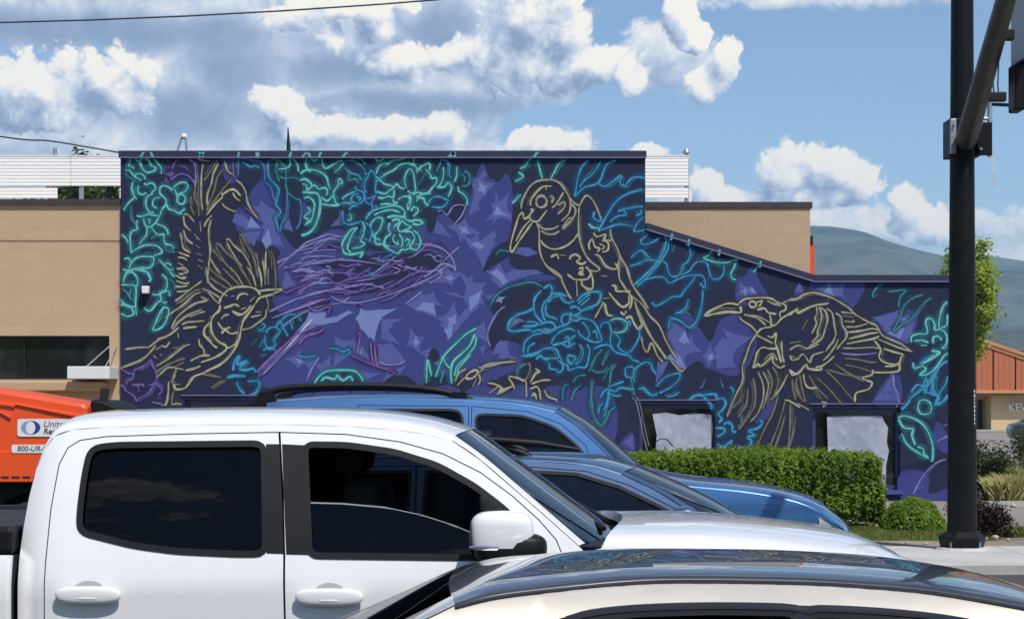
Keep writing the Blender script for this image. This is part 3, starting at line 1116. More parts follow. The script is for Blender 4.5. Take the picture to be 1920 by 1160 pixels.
'painted_curlew': ('khaki outlined bird with long curved beak and spread wing painted at the right', '''
H X 6 580,795 620,760 690,725 770,700 850,710
H X 7 585,800 660,780 760,765 840,770 870,760 860,720
H O 5 600,780 700,740 830,740
H X 5 850,700 890,670 960,655 1050,655 1110,665 1150,690 1210,710 1210,750 1170,770 1175,810
H X 6 930,705 940,685 970,685 985,705 970,725 940,725 930,705
H X 5 990,690 1030,680 1010,720
H X 6 990,750 1050,740 1080,770 1140,780
H Y 5 1070,680 1120,700 1180,715
H Y 5 850,800 880,830 940,870 980,910 990,940
H Y 5 890,785 950,795 1010,820 1060,870
H Y 4 900,790 1000,800 1080,840 1110,850
H X 5 1090,780 1100,830 1100,870 1140,860 1180,820 1240,780 1310,740 1300,770 1360,750 1430,715 1550,695
H Y 5 1190,695 1250,665 1310,660 1350,635 1420,615 1480,625 1510,640
H X 5 990,930 1030,895 1110,880
H Y 5 980,940 1060,980 1120,1010
H X 5 1070,950 1110,960 1140,930 1130,1010
H Y 5 985,940 940,1010 910,1090 890,1160
H X 5 970,1160 990,1090 1030,1040 1090,1050 1150,1050
H X 6 1130,1000 1150,1060 1180,1160
H X 5 1180,990 1190,1100 1200,1160
H X 5 1080,1160 1060,1130 1110,1090 1150,1140
I Y 5 0,260 60,250 120,210 200,200 270,220 330,240 400,280 470,325 500,365 560,400 620,430 680,460 720,530 800,570 870,600 940,650
I X 5 0,380 50,340 70,360 120,330 190,300 300,285
I Y 5 210,310 215,360 200,400 210,440 170,520
I Y 5 230,310 250,370 240,440 220,500 220,540 170,590
I Y 5 240,310 280,350 295,410 280,480 250,560 180,600 150,620
I Y 5 290,325 330,350 340,400 350,460 360,520 340,580 310,620 280,660
I Y 5 360,360 400,390 410,450 440,500 440,550 400,600 370,640
I Y 4 100,490 140,410
I Y 5 0,590 90,580
I Y 5 0,645 70,610 140,635 230,600
I Y 5 0,690 60,710 110,680 160,740 180,690 270,660
I Y 4 380,560 360,610 300,690 260,730
I X 5 350,690 300,740 250,770 200,780
I Y 4 400,350 470,360 500,360
I Y 4 410,380 500,390
I Y 4 420,420 500,430 490,410
I Y 5 440,465 520,465 610,440
I X 5 450,510 550,500 640,480 700,490
I X 5 460,560 540,540 620,520 700,510
I X 5 440,600 540,580 640,560 700,540
I Y 4 410,630 520,630 640,625 700,635
I L 4 400,670 500,680 600,680 680,670
I O 5 420,710 520,720 620,740 680,740
I O 4 430,760 530,780 650,820
I O 5 300,800 400,830 500,850 580,860
I O 5 350,750 450,820 580,890
I O 4 210,860 300,940 420,1080
I O 4 280,800 380,900 500,1040
I X 5 660,570 710,640 695,700 740,740 840,760 870,700 880,680 800,660 730,635
I Y 5 690,560 780,600 860,630 960,660
I X 5 740,775 820,770 850,750 840,810 660,820 650,800 640,840 570,860 600,880 640,900 610,950 520,980 510,1050
I X 6 0,800 60,830 130,760 150,790 240,800 250,770
I O 5 60,850 50,920 80,1000 120,1050
I X 5 110,830 120,900 150,940 220,940
I O 5 80,840 100,950 130,1050
I O 5 20,870 30,960 50,1040
I O 4 150,840 200,920 300,1030
I O 4 170,870 210,960 250,1030
I X 5 60,1060 150,1110
I Y 5 250,1050 290,1060 260,1090
J Y 4 1250,0 1210,100 1210,220 1160,330 1110,440 1090,500
J X 5 1320,0 1310,60 1290,120 1330,90 1350,110 1400,70 1440,30 1450,80 1500,120 1540,100
J O 6 1290,200 1310,300 1300,420 1240,520 1180,600
J Y 4 1330,150 1370,250 1370,360 1330,470 1270,540
J Y 4 1370,150 1410,240 1400,330 1370,440
J O 5 1400,130 1440,220 1430,290 1370,430
J O 5 1250,280 1240,400 1200,470 1170,510
J O 4 1210,240 1190,360 1130,440
J O 5 1440,110 1480,180 1480,270 1440,370
J O 5 1490,330 1440,480 1380,600 1310,760
J X 4 1560,170 1510,280 1430,370
J O 4 1545,370 1500,530 1460,640 1420,740
J O 6 1580,400 1580,560 1570,680 1560,770
J O 5 1540,490 1500,630 1450,770
J X 5 1540,370 1580,380 1657,430
J X 4 1580,30 1600,60 1657,50
J X 4 1570,130 1600,180 1657,150
J O 5 1620,500 1600,640 1560,760
'''),
'painted_curling_tendril': ('cyan curling tendrils painted beside the taped window', '''
J C 6 790,380 830,340 890,330 920,360 950,390 970,420 960,440
J C 6 870,340 930,330 1000,325 1010,360 1060,360 1080,400 1050,450 1020,480 1050,520 1020,550
J C 5 1110,270 1140,290 1130,350 1110,410
J C 6 1000,590 1060,590 1070,620 1010,660
J C 7 1060,560 1100,545 1130,570 1130,610 1165,620
J C 6 1010,710 1060,730 1110,700 1130,680
J C 6 1060,740 1080,740 1030,775
J C 4 1170,480 1200,500 1200,550
J C 6 1340,525 1365,550 1330,590 1260,610 1300,640 1250,660 1280,690 1250,740 1190,750 1190,720
'''),
'painted_right_blossom': ('teal blossom and leaf outlines painted at the right end of the mural', '''
I T 5 950,590 950,540 1000,520 1070,515 1060,430 1080,400 1110,410 1130,450 1130,490 1180,490 1220,530 1220,600 1180,640
I T 5 970,575 1030,570 1080,590
I T 5 1020,610 1070,610
I T 6 1115,600 1120,550 1160,540 1185,570
I T 8 1100,650 1160,660 1140,690 1020,760
I C 4 1010,750 1080,700 1140,680
I T 5 960,740 970,790 1030,770 1060,800 1010,840 1080,830 1140,780 1200,690 1235,670
I T 5 1190,640 1230,620
I T 5 1160,480 1165,400 1190,310 1230,270
I T 5 1230,370 1220,450 1170,480
I C 6 1230,730 1170,770 1130,850 1120,950 1160,1010 1140,1070 1190,1050 1230,990
I C 6 1140,800 1090,880 1040,940 950,1010 920,1060 870,1110
I C 5 1060,990 1030,930 990,920 940,980
I C 7 1050,880 1090,900 1060,960 1130,1000
I U 4 640,240 660,190 690,150 730,140
I U 4 640,240 690,220
I U 4 760,195 880,180 900,190 860,240 850,320
I U 4 800,500 860,400 890,310 950,250 1040,215
I U 4 800,510 860,460 950,400 1010,320 1060,270 1105,240
K T 4 1210,260 1240,220 1290,230 1320,270 1310,330 1240,335 1210,300 1210,260
K C 5 1350,270 1380,180 1440,90 1460,20
K C 5 1350,270 1420,230 1465,180
K C 6 1280,20 1250,110 1310,70 1350,20 1320,140 1380,190
K T 5 1040,370 1090,355 1160,370 1230,410 1290,480 1330,590 1335,700 1320,740
K T 6 1050,380 1070,430 1110,460 1165,465 1160,520 1190,600
K T 5 1070,500 1110,580 1180,640 1300,710
K T 5 1200,610 1250,630 1260,670 1300,705
K L 4 1170,1010 1230,890 1290,810 1370,740 1450,715
K L 4 1190,965 1265,950
K L 4 1370,570 1420,540 1465,520
K L 4 1420,440 1465,415
K L 4 1000,0 1010,100 1040,170 1050,240 1030,280
'''),
}

# flat painted shapes under the lines: layer 1 indigo, 2 periwinkle, 3 pale, 4 dark leaf
FILLS = [
(1, 'Z', '440,400 470,360 490,330 515,345 522,420 560,470 600,440 640,430 700,470 740,460 760,430 800,420 830,400 860,420 880,380 890,340 905,305 918,335 935,330 955,330 962,380 955,470 960,500 1000,510 1050,522 1000,530 940,550 920,580 930,600 920,650 960,640 985,660 965,695 940,705 900,725 880,715 850,705 800,700 790,725 700,735 640,730 560,735 495,725 485,700 560,620 620,565 520,585 515,500 525,470 480,450 450,440'),
(1, 'Z', '1255,600 1290,585 1330,640 1350,600 1385,590 1400,610 1420,640 1400,690 1370,705 1320,690 1290,720 1275,690 1250,650'),
(1, 'Z', '1380,525 1395,518 1410,500 1425,530 1440,560 1385,572'),
(1, 'Z', '1525,526 1618,526 1612,560 1590,580 1560,560 1525,550'),
(1, 'Z', '1488,555 1500,530 1512,560'),
(1, 'Z', '1635,600 1700,580 1722,590 1705,640 1665,645'),
(1, 'Z', '1635,755 1680,695 1690,755'),
(1, 'Z', '1690,882 1740,888 1742,925 1778,915 1778,938 1690,938'),
(1, 'Z', '1750,830 1757,790 1776,815 1776,850'),
(1, 'Z', '1160,838 1178,812 1188,815 1190,848'),
(1, 'J', '1300,480 1400,400 1480,350 1440,480 1330,560'),
(1, 'Z', '415,290 440,290 448,330 425,345'),
(2, 'A', '1020,620 1100,640 1180,700 1260,760 1130,770 1090,740 1000,700'),
(2, 'A', '1130,780 1250,770 1190,900 1110,860 1080,780'),
(2, 'A', '1170,560 1250,540 1270,640 1370,640 1390,760 1440,910 1360,890 1330,900 1290,930 1250,850 1270,760 1230,680'),
(2, 'A', '1420,750 1480,650 1520,780'),
(2, 'C', '1440,560 1480,420 1500,330 1560,250 1580,290 1520,380 1480,500 1520,600 1420,650'),
(2, 'C', '1130,670 1200,720 1280,830 1140,790'),
(2, 'C', '1550,690 1620,620 1650,440 1690,560 1785,650 1785,690 1700,660'),
(2, 'C', '1360,800 1440,840 1500,770 1510,860 1640,760 1660,800 1600,960 1540,1060 1520,960 1430,920'),
(2, 'C', '1600,1120 1680,1040 1750,1160 1640,1160'),
(2, 'C', '260,740 330,660 380,600 390,720'),
(2, 'C', '930,1050 1010,990 1030,1020 980,1090'),
(2, 'D', '830,290 960,210 970,250 1060,260 1080,410 1000,370 920,350'),
(2, 'D', '1110,180 1220,200 1300,230 1430,130 1440,200 1400,320 1310,400 1240,480 1170,580 1130,500 1080,450 1220,420 1320,310 1280,240 1130,200'),
(2, 'D', '1240,40 1320,90 1360,60 1340,170 1300,150'),
(2, 'D', '600,600 720,590 800,680 830,730 760,770 620,740'),
(2, 'D', '640,400 820,400 740,430 700,500 790,610 690,580 640,560'),
(2, 'D', '280,540 350,570 430,560 480,640 600,760 500,740 380,690 270,780'),
(2, 'D', '0,690 80,700 140,690 100,800 60,900 80,790'),
(2, 'D', '940,660 1030,630 1000,720'),
(2, 'D', '430,800 640,830 520,880'),
(2, 'D', '1450,30 1560,20 1620,90 1560,150 1500,80'),
(2, 'G', '0,630 50,600 20,690'),
(2, 'G', '170,560 180,660 290,710 200,750 140,700'),
(2, 'G', '1450,600 1500,400 1540,480 1600,520 1610,600 1580,770 1560,830 1530,720'),
(2, 'G', '80,100 180,60 260,20 440,20 500,45 300,90 150,170'),
(2, 'J', '550,60 640,70 600,150 530,270'),
(2, 'J', '690,0 760,40 780,120 740,180 690,80'),
(2, 'J', '1000,10 1120,0 1160,120 1090,120 1010,130'),
(2, 'J', '850,290 930,200 900,280'),
(2, 'J', '1030,180 1070,280 1050,270'),
(2, 'J', '280,700 360,630 360,760'),
(2, 'H', '310,830 440,880 400,940 470,1000 420,1160 340,1160 290,980'),
(2, 'H', '650,1050 720,960 850,990 870,900 830,1050 800,1160 700,1160'),
(2, 'H', '920,550 960,620 1060,650 930,640'),
(2, 'H', '1280,610 1320,530 1360,620'),
(2, 'I', '120,205 300,130 380,230 330,240'),
(2, 'I', '640,390 780,360 850,330 800,500 980,420 960,520 930,600 740,500 700,440'),
(2, 'I', '660,1040 760,940 810,840 800,1000 840,1040'),
(2, 'K', '840,220 920,130 960,60 1000,10 1010,100 1045,200 1040,230'),
(2, 'E', '130,930 280,900 420,910 500,960 400,990 300,960'),
(3, 'A', '1130,740 1160,650 1250,750'),
(3, 'A', '1250,850 1310,750 1340,870 1290,930'),
(3, 'C', '1620,640 1660,560 1700,610 1785,660 1700,640'),
(3, 'C', '1430,880 1500,860 1560,900 1520,930'),
(3, 'D', '900,330 970,270 1050,280 1070,380 1000,350'),
(3, 'D', '1320,240 1420,180 1400,280 1330,350'),
(3, 'D', '1130,490 1200,450 1190,540 1160,560'),
(3, 'D', '0,500 80,350 130,340 160,370 230,330 200,400 300,385 400,335 430,350 300,430 200,450 100,465 20,540'),
(3, 'D', '440,400 480,320 510,335 620,330 770,320 650,390 610,480 590,580 540,550 480,490'),
(3, 'B', '1240,690 1400,540 1560,350 1657,310 1657,400 1500,490 1350,640 1200,790 1130,850 1110,830'),
(3, 'G', '80,40 130,15 180,60 220,120 180,140'),
(3, 'G', '1450,700 1500,640 1560,700 1600,790 1560,830'),
(3, 'H', '380,990 430,900 470,1005 420,1010'),
(3, 'H', '930,600 950,560 1000,640'),
(3, 'I', '270,200 310,130 350,230'),
(3, 'I', '760,520 840,470 900,470 860,560'),
(4, 'G', '70,320 120,230 200,170 290,140 440,130 490,160 420,320 300,370 220,440 200,520 130,600 90,650 65,560 70,480 130,360 200,310'),
(4, 'C', '1590,200 1740,200 1720,300 1670,360 1620,320'),
(4, 'C', '1540,1110 1640,920 1785,850 1785,960 1650,1050'),
(4, 'D', '1000,720 1040,630 1080,660 1100,760 1050,880 990,900'),
(4, 'J', '740,180 800,100 880,70 920,130 900,250 800,330 740,260'),
(4, 'D', '660,915 720,850 800,840 860,860 910,920'),
(4, 'D', '100,900 160,840 220,810 420,810 500,890 500,920 100,920'),
(4, 'D', '600,760 700,770 780,830 640,800'),
(4, 'C', '1040,560 1150,600 1140,740 1090,790 1060,680'),
(4, 'C', '420,910 560,960 560,1010 430,990'),
(4, 'C', '230,900 420,860 600,930 420,960'),
(4, 'C', '120,1040 400,1010 560,1050 300,1090'),
(4, 'C', '640,960 900,950 1150,960 1240,1040 1100,1090 900,1100 700,1130 420,1150 480,1060'),
(4, 'D', '260,40 460,60 640,60 800,30 850,60 700,150 540,210 400,180 300,150'),
(4, 'A', '1050,300 1120,230 1200,240 1230,260 1240,340 1150,420'),
(4, 'A', '1060,450 1130,560 1240,680 1270,720 1180,660 1080,580 930,560 960,480'),
]


def paint_mat(key, col):
    """sprayed paint: soft edge from the stroke's own feathering, uneven cover"""
    m = bpy.data.materials.new('spray_paint_' + key)
    m.use_nodes = True
    t = m.node_tree
    q = NT(t)
    b = t.nodes['Principled BSDF']
    tc = q.node('ShaderNodeTexCoord').outputs['Object']
    nz = q.noise(tc, 3.5, 4.0, 0.6)
    c = srgb(*col)
    t.links.new(q.mix(nz, tuple(x * 0.78 for x in c[:3]) + (1,), tuple(min(1, x * 1.18) for x in c[:3]) + (1,)), b.inputs['Base Color'])
    b.inputs['Roughness'].default_value = 0.75
    b.inputs['Specular IOR Level'].default_value = 0.25
    at = q.node('ShaderNodeAttribute', attribute_name='cover')
    cov = q.math('MULTIPLY', at.outputs['Fac'], q.maprange(q.noise(tc, 9.0, 3.0, 0.6), 0.25, 0.6, 0.72, 1.0))
    t.links.new(cov, b.inputs['Alpha'])
    return m


WALL_Y = 36.0


def wallpt(win, s):
    ox, oy, k = WIN[win]
    return [(ox + float(a) / k, oy + float(b) / k) for a, b in (p.split(',') for p in s.split())]


def ribbon(pts, width, prof, off, V, Fc, A):
    """flat stroke on the wall; prof = (offset in half widths, cover) across it"""
    n = len(pts)
    base = len(V)
    m = len(prof)
    for i, (x, y) in enumerate(pts):
        a, c = pts[max(0, i - 1)], pts[min(n - 1, i + 1)]
        tx, ty = c[0] - a[0], c[1] - a[1]
        l = math.hypot(tx, ty) or 1.0
        nx, ny = -ty / l, tx / l
        end = 0.55 if i in (0, n - 1) else 1.0
        end *= 1.0 + 0.24 * math.sin(i * 0.41 + off * 9e4) + 0.12 * math.sin(i * 1.13 + off * 5e4)
        for o, cv in prof:
            w = o * width * 0.5 * end
            V.append(((x + nx * w - 960) / 100.0, WALL_Y - off - 0.00004 * i, EYE - (y + ny * w - HY) / 100.0))
            A.append(cv * (0.8 if i in (0, n - 1) else 1.0))
    for i in range(n - 1):
        for j in range(m - 1):
            p = base + i * m + j
            Fc.append((p, p + 1, p + m + 1, p + m))


def feather_scribble():
    """loose lilac feather strokes over the flying bird's body and wing"""
    rg = random.Random(23)
    body = [(545, 470), (600, 445), (680, 470), (760, 470), (830, 465), (850, 500), (800, 530), (740, 560), (660, 570), (590, 560), (530, 560), (535, 510)]
    out = []
    while len(out) < 26:
        x, y = rg.uniform(525, 850), rg.uniform(445, 575)
        ins, j = False, len(body) - 1
        for i in range(len(body)):
            (xi, yi), (xj, yj) = body[i], body[j]
            if (yi > y) != (yj > y) and x < (xj - xi) * (y - yi) / (yj - yi) + xi:
                ins = not ins
            j = i
        if not ins:
            continue
        ln = rg.uniform(22, 70)
        an = rg.uniform(-.75, .25)
        pts = []
        for k in range(5):
            t = k / 4 - .5
            pts.append('%.1f,%.1f' % (x + ln * t, y + ln * t * math.tan(an) + rg.uniform(-2.5, 2.5) - 10 * (t * t - .1)))
        out.append('Z %s %d %s' % (rg.choice('LLLPPB'), rg.choice((3, 3, 4)), ' '.join(pts)))
    return '\n'.join(out) + '\n'


def star(cx, cy, r, n, rot):
    pts = []
    for i in range(n):
        a = rot + 2 * math.pi * i / n
        k = (1.0, 0.72, 0.9, 0.62, 0.8)[i % 5]
        pts.append((cx + r * k * math.cos(a), cy + r * k * math.sin(a)))
        b = a + math.pi / n
        pts.append((cx + r * 0.36 * math.cos(b), cy + r * 0.36 * math.sin(b)))
    return ' '.join('%.1f,%.1f' % p for p in pts)


def low_leaves():
    """long leaves that carry the painting down to the ground behind the parked cars"""
    rg = random.Random(31)
    out = []
    for i in range(20):
        x = 505 + i * 33 + rg.uniform(-8, 8)
        h, b = rg.uniform(90, 170), rg.uniform(-40, 40)
        c = rg.choice('TUUCC')
        y0 = 930
        out.append('Z %s 4 %.0f,%.0f %.0f,%.0f %.0f,%.0f' % (c, x, y0, x + b * .3 - 14, y0 - h * .5, x + b, y0 - h))
        out.append('Z %s 4 %.0f,%.0f %.0f,%.0f %.0f,%.0f' % (c, x, y0, x + b * .3 + 14, y0 - h * .45, x + b, y0 - h))
        out.append('Z U 3 %.0f,%.0f %.0f,%.0f' % (x, y0, x + b * .7, y0 - h * .7))
    return '\n'.join(out) + '\n'


FIGURES['painted_ground_leaves'] = ('long teal leaf outlines painted along the foot of the mural', low_leaves())
for _i in range(9):
    _x = 520 + _i * 70
    FILLS.append((1, 'Z', '%d,%d %d,%d %d,%d %d,%d %d,%d' % (_x, 735, _x + 60, 728, _x + 78, 800, _x + 40, 880 + (_i % 3) * 16, _x - 10, 820)))
FIGURES['painted_flying_bird'] = (FIGURES['painted_flying_bird'][0], FIGURES['painted_flying_bird'][1] + feather_scribble())
for _i, (_x, _y, _r) in enumerate(((505, 405, 34), (575, 400, 22), (742, 425, 20), (902, 352, 34), (938, 392, 30), (868, 430, 30), (905, 470, 30), (842, 520, 26), (888, 545, 34), (935, 560, 26),
                                   (806, 562, 24), (846, 600, 34), (900, 622, 26), (778, 640, 26), (735, 705, 28), (672, 655, 24), (610, 690, 26), (560, 675, 24), (540, 530, 22), (820, 680, 22), (940, 650, 26), (965, 600, 20),
                                   (1290, 650, 28), (1330, 668, 22), (1378, 640, 30), (1395, 545, 20), (1570, 545, 24), (1690, 600, 24))):
    FILLS.append((2, 'Z', star(_x, _y, _r * 1.2, 4 if _i % 3 else 3, _i * 1.3)))
    if _i % 2:
        FILLS.append((3, 'Z', star(_x + 2, _y + 1, _r * 0.5, 4, _i * 1.3 + .4)))


def build_mural(wall):
    mats = {k: paint_mat(k, c) for k, c in PAINT.items()}
    halo = {k: paint_mat('mist_' + k, tuple(int(c * f) for c, f in zip(PAINT[k], (0.42, 0.62, 0.72)))) for k in 'TUCB'}
    halo['Y'] = paint_mat('mist_Y', (62, 60, 58))
    halo['P'] = paint_mat('mist_P', (66, 42, 104))
    core = ((-1.25, 0.0), (-0.62, 1.0), (0.62, 1.0), (1.25, 0.0))
    faint = ((-1.3, 0.0), (-0.5, 0.75), (0.5, 0.75), (1.3, 0.0))
    soft = ((-1.0, 0.0), (-0.45, 0.5), (0.0, 0.62), (0.45, 0.5), (1.0, 0.0))
    rng = random.Random(11)
    for name, (label, txt) in FIGURES.items():
        V, Fc, A, MI, used = [], [], [], [], []
        off = 0.0076
        for ln in txt.strip().splitlines():
            win, colr, wd, rest = ln.split(' ', 3)
            pts = wallpt(win, rest)
            # hand-drawn wobble, then smooth
            pts = [(x + rng.uniform(-.5, .5), y + rng.uniform(-.5, .5)) for x, y in pts]
            pts = catmull(pts, 0.2)
            hk = {'T': 'T', 'U': 'U', 'C': 'C', 'B': 'B', 'Y': 'Y', 'X': 'Y', 'O': 'Y', 'P': 'P', 'M': 'P'}.get(colr)
            if hk:
                f0 = len(Fc)
                hw = 18 if hk in 'TUCB' else 15
                ribbon(pts, hw, soft, off - 0.0022, V, Fc, A)
                mm = halo[hk]
                if mm not in used:
                    used.append(mm)
                MI += [used.index(mm)] * (len(Fc) - f0)
            if rng.random() < 0.55 and len(pts) > 8:      # a second, fainter pass beside the line
                gk = {'Y': 'O', 'X': 'O', 'O': 'O', 'T': 'U', 'U': 'U', 'C': 'U', 'B': 'U', 'L': 'P', 'P': 'P', 'M': 'P', 'W': 'L', 'G': 'G'}[colr]
                i0 = int(len(pts) * rng.uniform(0, .35))
                i1 = int(len(pts) * rng.uniform(.65, 1.0))
                dx, dy = rng.uniform(2.5, 5.5) * rng.choice((-1, 1)), rng.uniform(-3.5, 3.5)
                f0 = len(Fc)
                ribbon([(x + dx, y + dy) for x, y in pts[i0:i1]], 2.0, faint, off - 0.0004, V, Fc, A)
                mm = mats[gk]
                if mm not in used:
                    used.append(mm)
                MI += [used.index(mm)] * (len(Fc) - f0)
            f0 = len(Fc)
            ribbon(pts, float(wd) * 0.64, core, off, V, Fc, A)
            mm = mats[colr]
            if mm not in used:
                used.append(mm)
            MI += [used.index(mm)] * (len(Fc) - f0)
            off += 0.00005
        me = bpy.data.meshes.new(name)
        me.from_pydata(V, [], Fc)
        for mm in used:
            me.materials.append(mm)
        me.polygons.foreach_set('material_index', MI)
        at = me.attributes.new('cover', 'FLOAT', 'POINT')
        at.data.foreach_set('value', A)
        me.update()
        o = link(name, me, None, wall)
        o['label'] = label
    fm = {1: pbr('indigo_wall_paint', srgb(58, 65, 124), 0.75, var=0.12, scale=1.6, spec=0.25),
          2: pbr('periwinkle_wall_paint', srgb(80, 90, 150), 0.75, var=0.16, scale=2.5, spec=0.25),
          3: pbr('pale_blue_wall_paint', srgb(112, 128, 180), 0.75, var=0.18, scale=2.5, spec=0.25),
          4: pbr('dark_navy_wall_paint', srgb(34, 40, 66), 0.75, var=0.12, scale=1.6, spec=0.25)}
    nm = {1: 'painted_indigo_shape', 2: 'painted_thorn_star', 3: 'painted_pale_shape', 4: 'painted_dark_leaf'}
    seen = {}
    for i, (lay, win, s) in enumerate(FILLS):
        pts = catmull(wallpt(win, s), 0.34, True) if lay in (1, 4) else wallpt(win, s)
        if lay in (2, 3):          # thorny shapes: edges bow inwards between the tips
            cx = sum(p[0] for p in pts) / len(pts)
            cy = sum(p[1] for p in pts) / len(pts)
            out = []
            for j, p in enumerate(pts):
                c = pts[(j + 1) % len(pts)]
                out.append(p)
                for t in (0.25, 0.5, 0.75):
                    k = 0.16 * t * (1 - t) * 2
                    x, y = p[0] + (c[0] - p[0]) * t, p[1] + (c[1] - p[1]) * t
                    out.append((x + (cx - x) * k, y + (cy - y) * k))
            pts = out
        seen[lay] = seen.get(lay, 0) + 1
        off = {1: 0.0008, 2: 0.0018, 3: 0.0038, 4: 0.0028}[lay] + 0.000007 * seen[lay]
        V = [((x - 960) / 100.0, WALL_Y - off, EYE - (y - HY) / 100.0) for x, y in pts]
        res = delaunay_2d_cdt([Vector((v[0], v[2])) for v in V], [], [list(range(len(V)))], 1, 1e-6)
        me = bpy.data.meshes.new(nm[lay])
        me.from_pydata([(p.x, WALL_Y - off, p.y) for p in res[0]], [], [tuple(f) for f in res[2]])
        me.update()
        link(nm[lay], me, fm[lay], wall)


# ------------------------------------------------------------------ surface materials
def ground_mat(name, a, b, scale=0.6, rough=0.95, speck=None, bump=0.3, bscale=25.0):
    m = bpy.data.materials.new(name)
    m.use_nodes = True
    t = m.node_tree
    q = NT(t)
    p = t.nodes['Principled BSDF']
    tc = q.node('ShaderNodeTexCoord').outputs['Object']
    n1 = q.noise(tc, scale, 6.0, 0.65)
    n2 = q.noise(tc, scale * 14, 5.0, 0.7)
    f = q.maprange(q.math('ADD', q.math('MULTIPLY', n1, 0.65), q.math('MULTIPLY', n2, 0.35)), 0.35, 0.65)
    c = q.mix(f, a + (1,), b + (1,))
    if speck:
        sp = q.maprange(q.noise(tc, scale * 90, 2.0, 0.6), 0.60, 0.68)
        c = q.mix(sp, c, speck + (1,))
    t.links.new(c, p.inputs['Base Color'])
    p.inputs['Roughness'].default_value = rough
    p.inputs['Specular IOR Level'].default_value = 0.2
    bp = q.node('ShaderNodeBump')
    bp.inputs['Strength'].default_value = bump
    bp.inputs['Distance'].default_value = 0.02
    t.links.new(q.noise(tc, bscale, 6.0, 0.7), bp.inputs['Height'])
    t.links.new(bp.outputs[0], p.inputs['Normal'])
    return m


def block_mat(name, col, joint=0.25, bw=0.40, bh=0.20, var=0.10, relief=0.5, stain=0.0):
    """painted or bare concrete block: courses as fine relief, wear as colour"""
    m = bpy.data.materials.new(name)
    m.use_nodes = True
    t = m.node_tree
    q = NT(t)
    p = t.nodes['Principled BSDF']
    tc = q.node('ShaderNodeTexCoord').outputs['Object']
    sp = q.node('ShaderNodeSeparateXYZ')
    t.links.new(tc, sp.inputs[0])
    cm = q.node('ShaderNodeCombineXYZ')
    t.links.new(q.math('ADD', sp.outputs[0], sp.outputs[1]), cm.inputs[0])
    t.links.new(sp.outputs[2], cm.inputs[1])
    br = q.node('ShaderNodeTexBrick')
    br.offset = 0.5
    br.inputs['Scale'].default_value = 1.0
    br.inputs['Mortar Size'].default_value = 0.006
    br.inputs['Mortar Smooth'].default_value = 0.6
    br.inputs['Bias'].default_value = 0.0
    br.inputs['Brick Width'].default_value = bw
    br.inputs['Row Height'].default_value = bh
    lo = tuple(c * (1 - var) for c in col[:3]) + (1,)
    hi = tuple(min(1, c * (1 + var)) for c in col[:3]) + (1,)
    br.inputs['Color1'].default_value = lo
    br.inputs['Color2'].default_value = hi
    br.inputs['Mortar'].default_value = tuple(c * (1 - joint) for c in col[:3]) + (1,)
    t.links.new(cm.outputs[0], br.inputs['Vector'])
    n1 = q.noise(tc, 0.7, 6.0, 0.65)
    n2 = q.noise(tc, 30.0, 4.0, 0.7)
    c = q.mix(q.maprange(n1, 0.3, 0.75, 0.0, 0.6), br.outputs['Color'], lo)
    c = q.mix(q.maprange(n2, 0.5, 0.8, 0.0, 0.25), c, hi)
    t.links.new(c, p.inputs['Base Color'])
    p.inputs['Roughness'].default_value = 0.85
    p.inputs['Specular IOR Level'].default_value = 0.25
    bp = q.node('ShaderNodeBump')
    bp.inputs['Strength'].default_value = relief
    bp.inputs['Distance'].default_value = 0.012
    h = q.math('ADD', q.math('MULTIPLY', br.outputs['Fac'], -1.0), q.math('MULTIPLY', n2, 0.35))
    t.links.new(h, bp.inputs['Height'])
    t.links.new(bp.outputs[0], p.inputs['Normal'])
    return m


M_NAVY = block_mat('navy_mural_block', srgb(36, 43, 70), joint=0.18, var=0.07, relief=0.35)
M_TAN = block_mat('tan_split_block', srgb(190, 163, 133), joint=0.10, var=0.03, relief=0.25)
M_COPE = pbr('dark_bronze_coping', srgb(72, 62, 64), 0.5, 0.2, var=0.1)
M_NAVYTRIM = pbr('navy_coping_paint', srgb(36, 40, 66), 0.55, var=0.12, scale=2)
M_WHITE = pbr('white_corrugated_steel', (0.88, 0.88, 0.87), 0.5, 0.0, var=0.04, scale=1.5)
M_DARKGLASS = pbr('dark_window_glass', (0.012, 0.015, 0.016), 0.04, 0.0, var=0.2, spec=0.6)
M_FRAME = pbr('dark_window_frame', srgb(30, 30, 38), 0.5, 0.1)
M_ROOF = pbr('grey_roof_membrane', (0.3, 0.3, 0.3), 0.9)
M_STEEL = pbr('galvanised_steel', (0.42, 0.43, 0.45), 0.45, 0.7, var=0.15, scale=20)
M_BLACK = pbr('black_rubber', (0.015, 0.015, 0.016), 0.7, var=0.2)


def structure(o):
    o['kind'] = 'structure'
    return o


def sheet(name, x0, x1, y0, y1, z, mat, div=1):
    mb = MB()
    mb.add([(x0, y0, z), (x1, y0, z), (x1, y1, z), (x0, y1, z)], [(0, 1, 2, 3)])
    return structure(mb.build(name, mat))


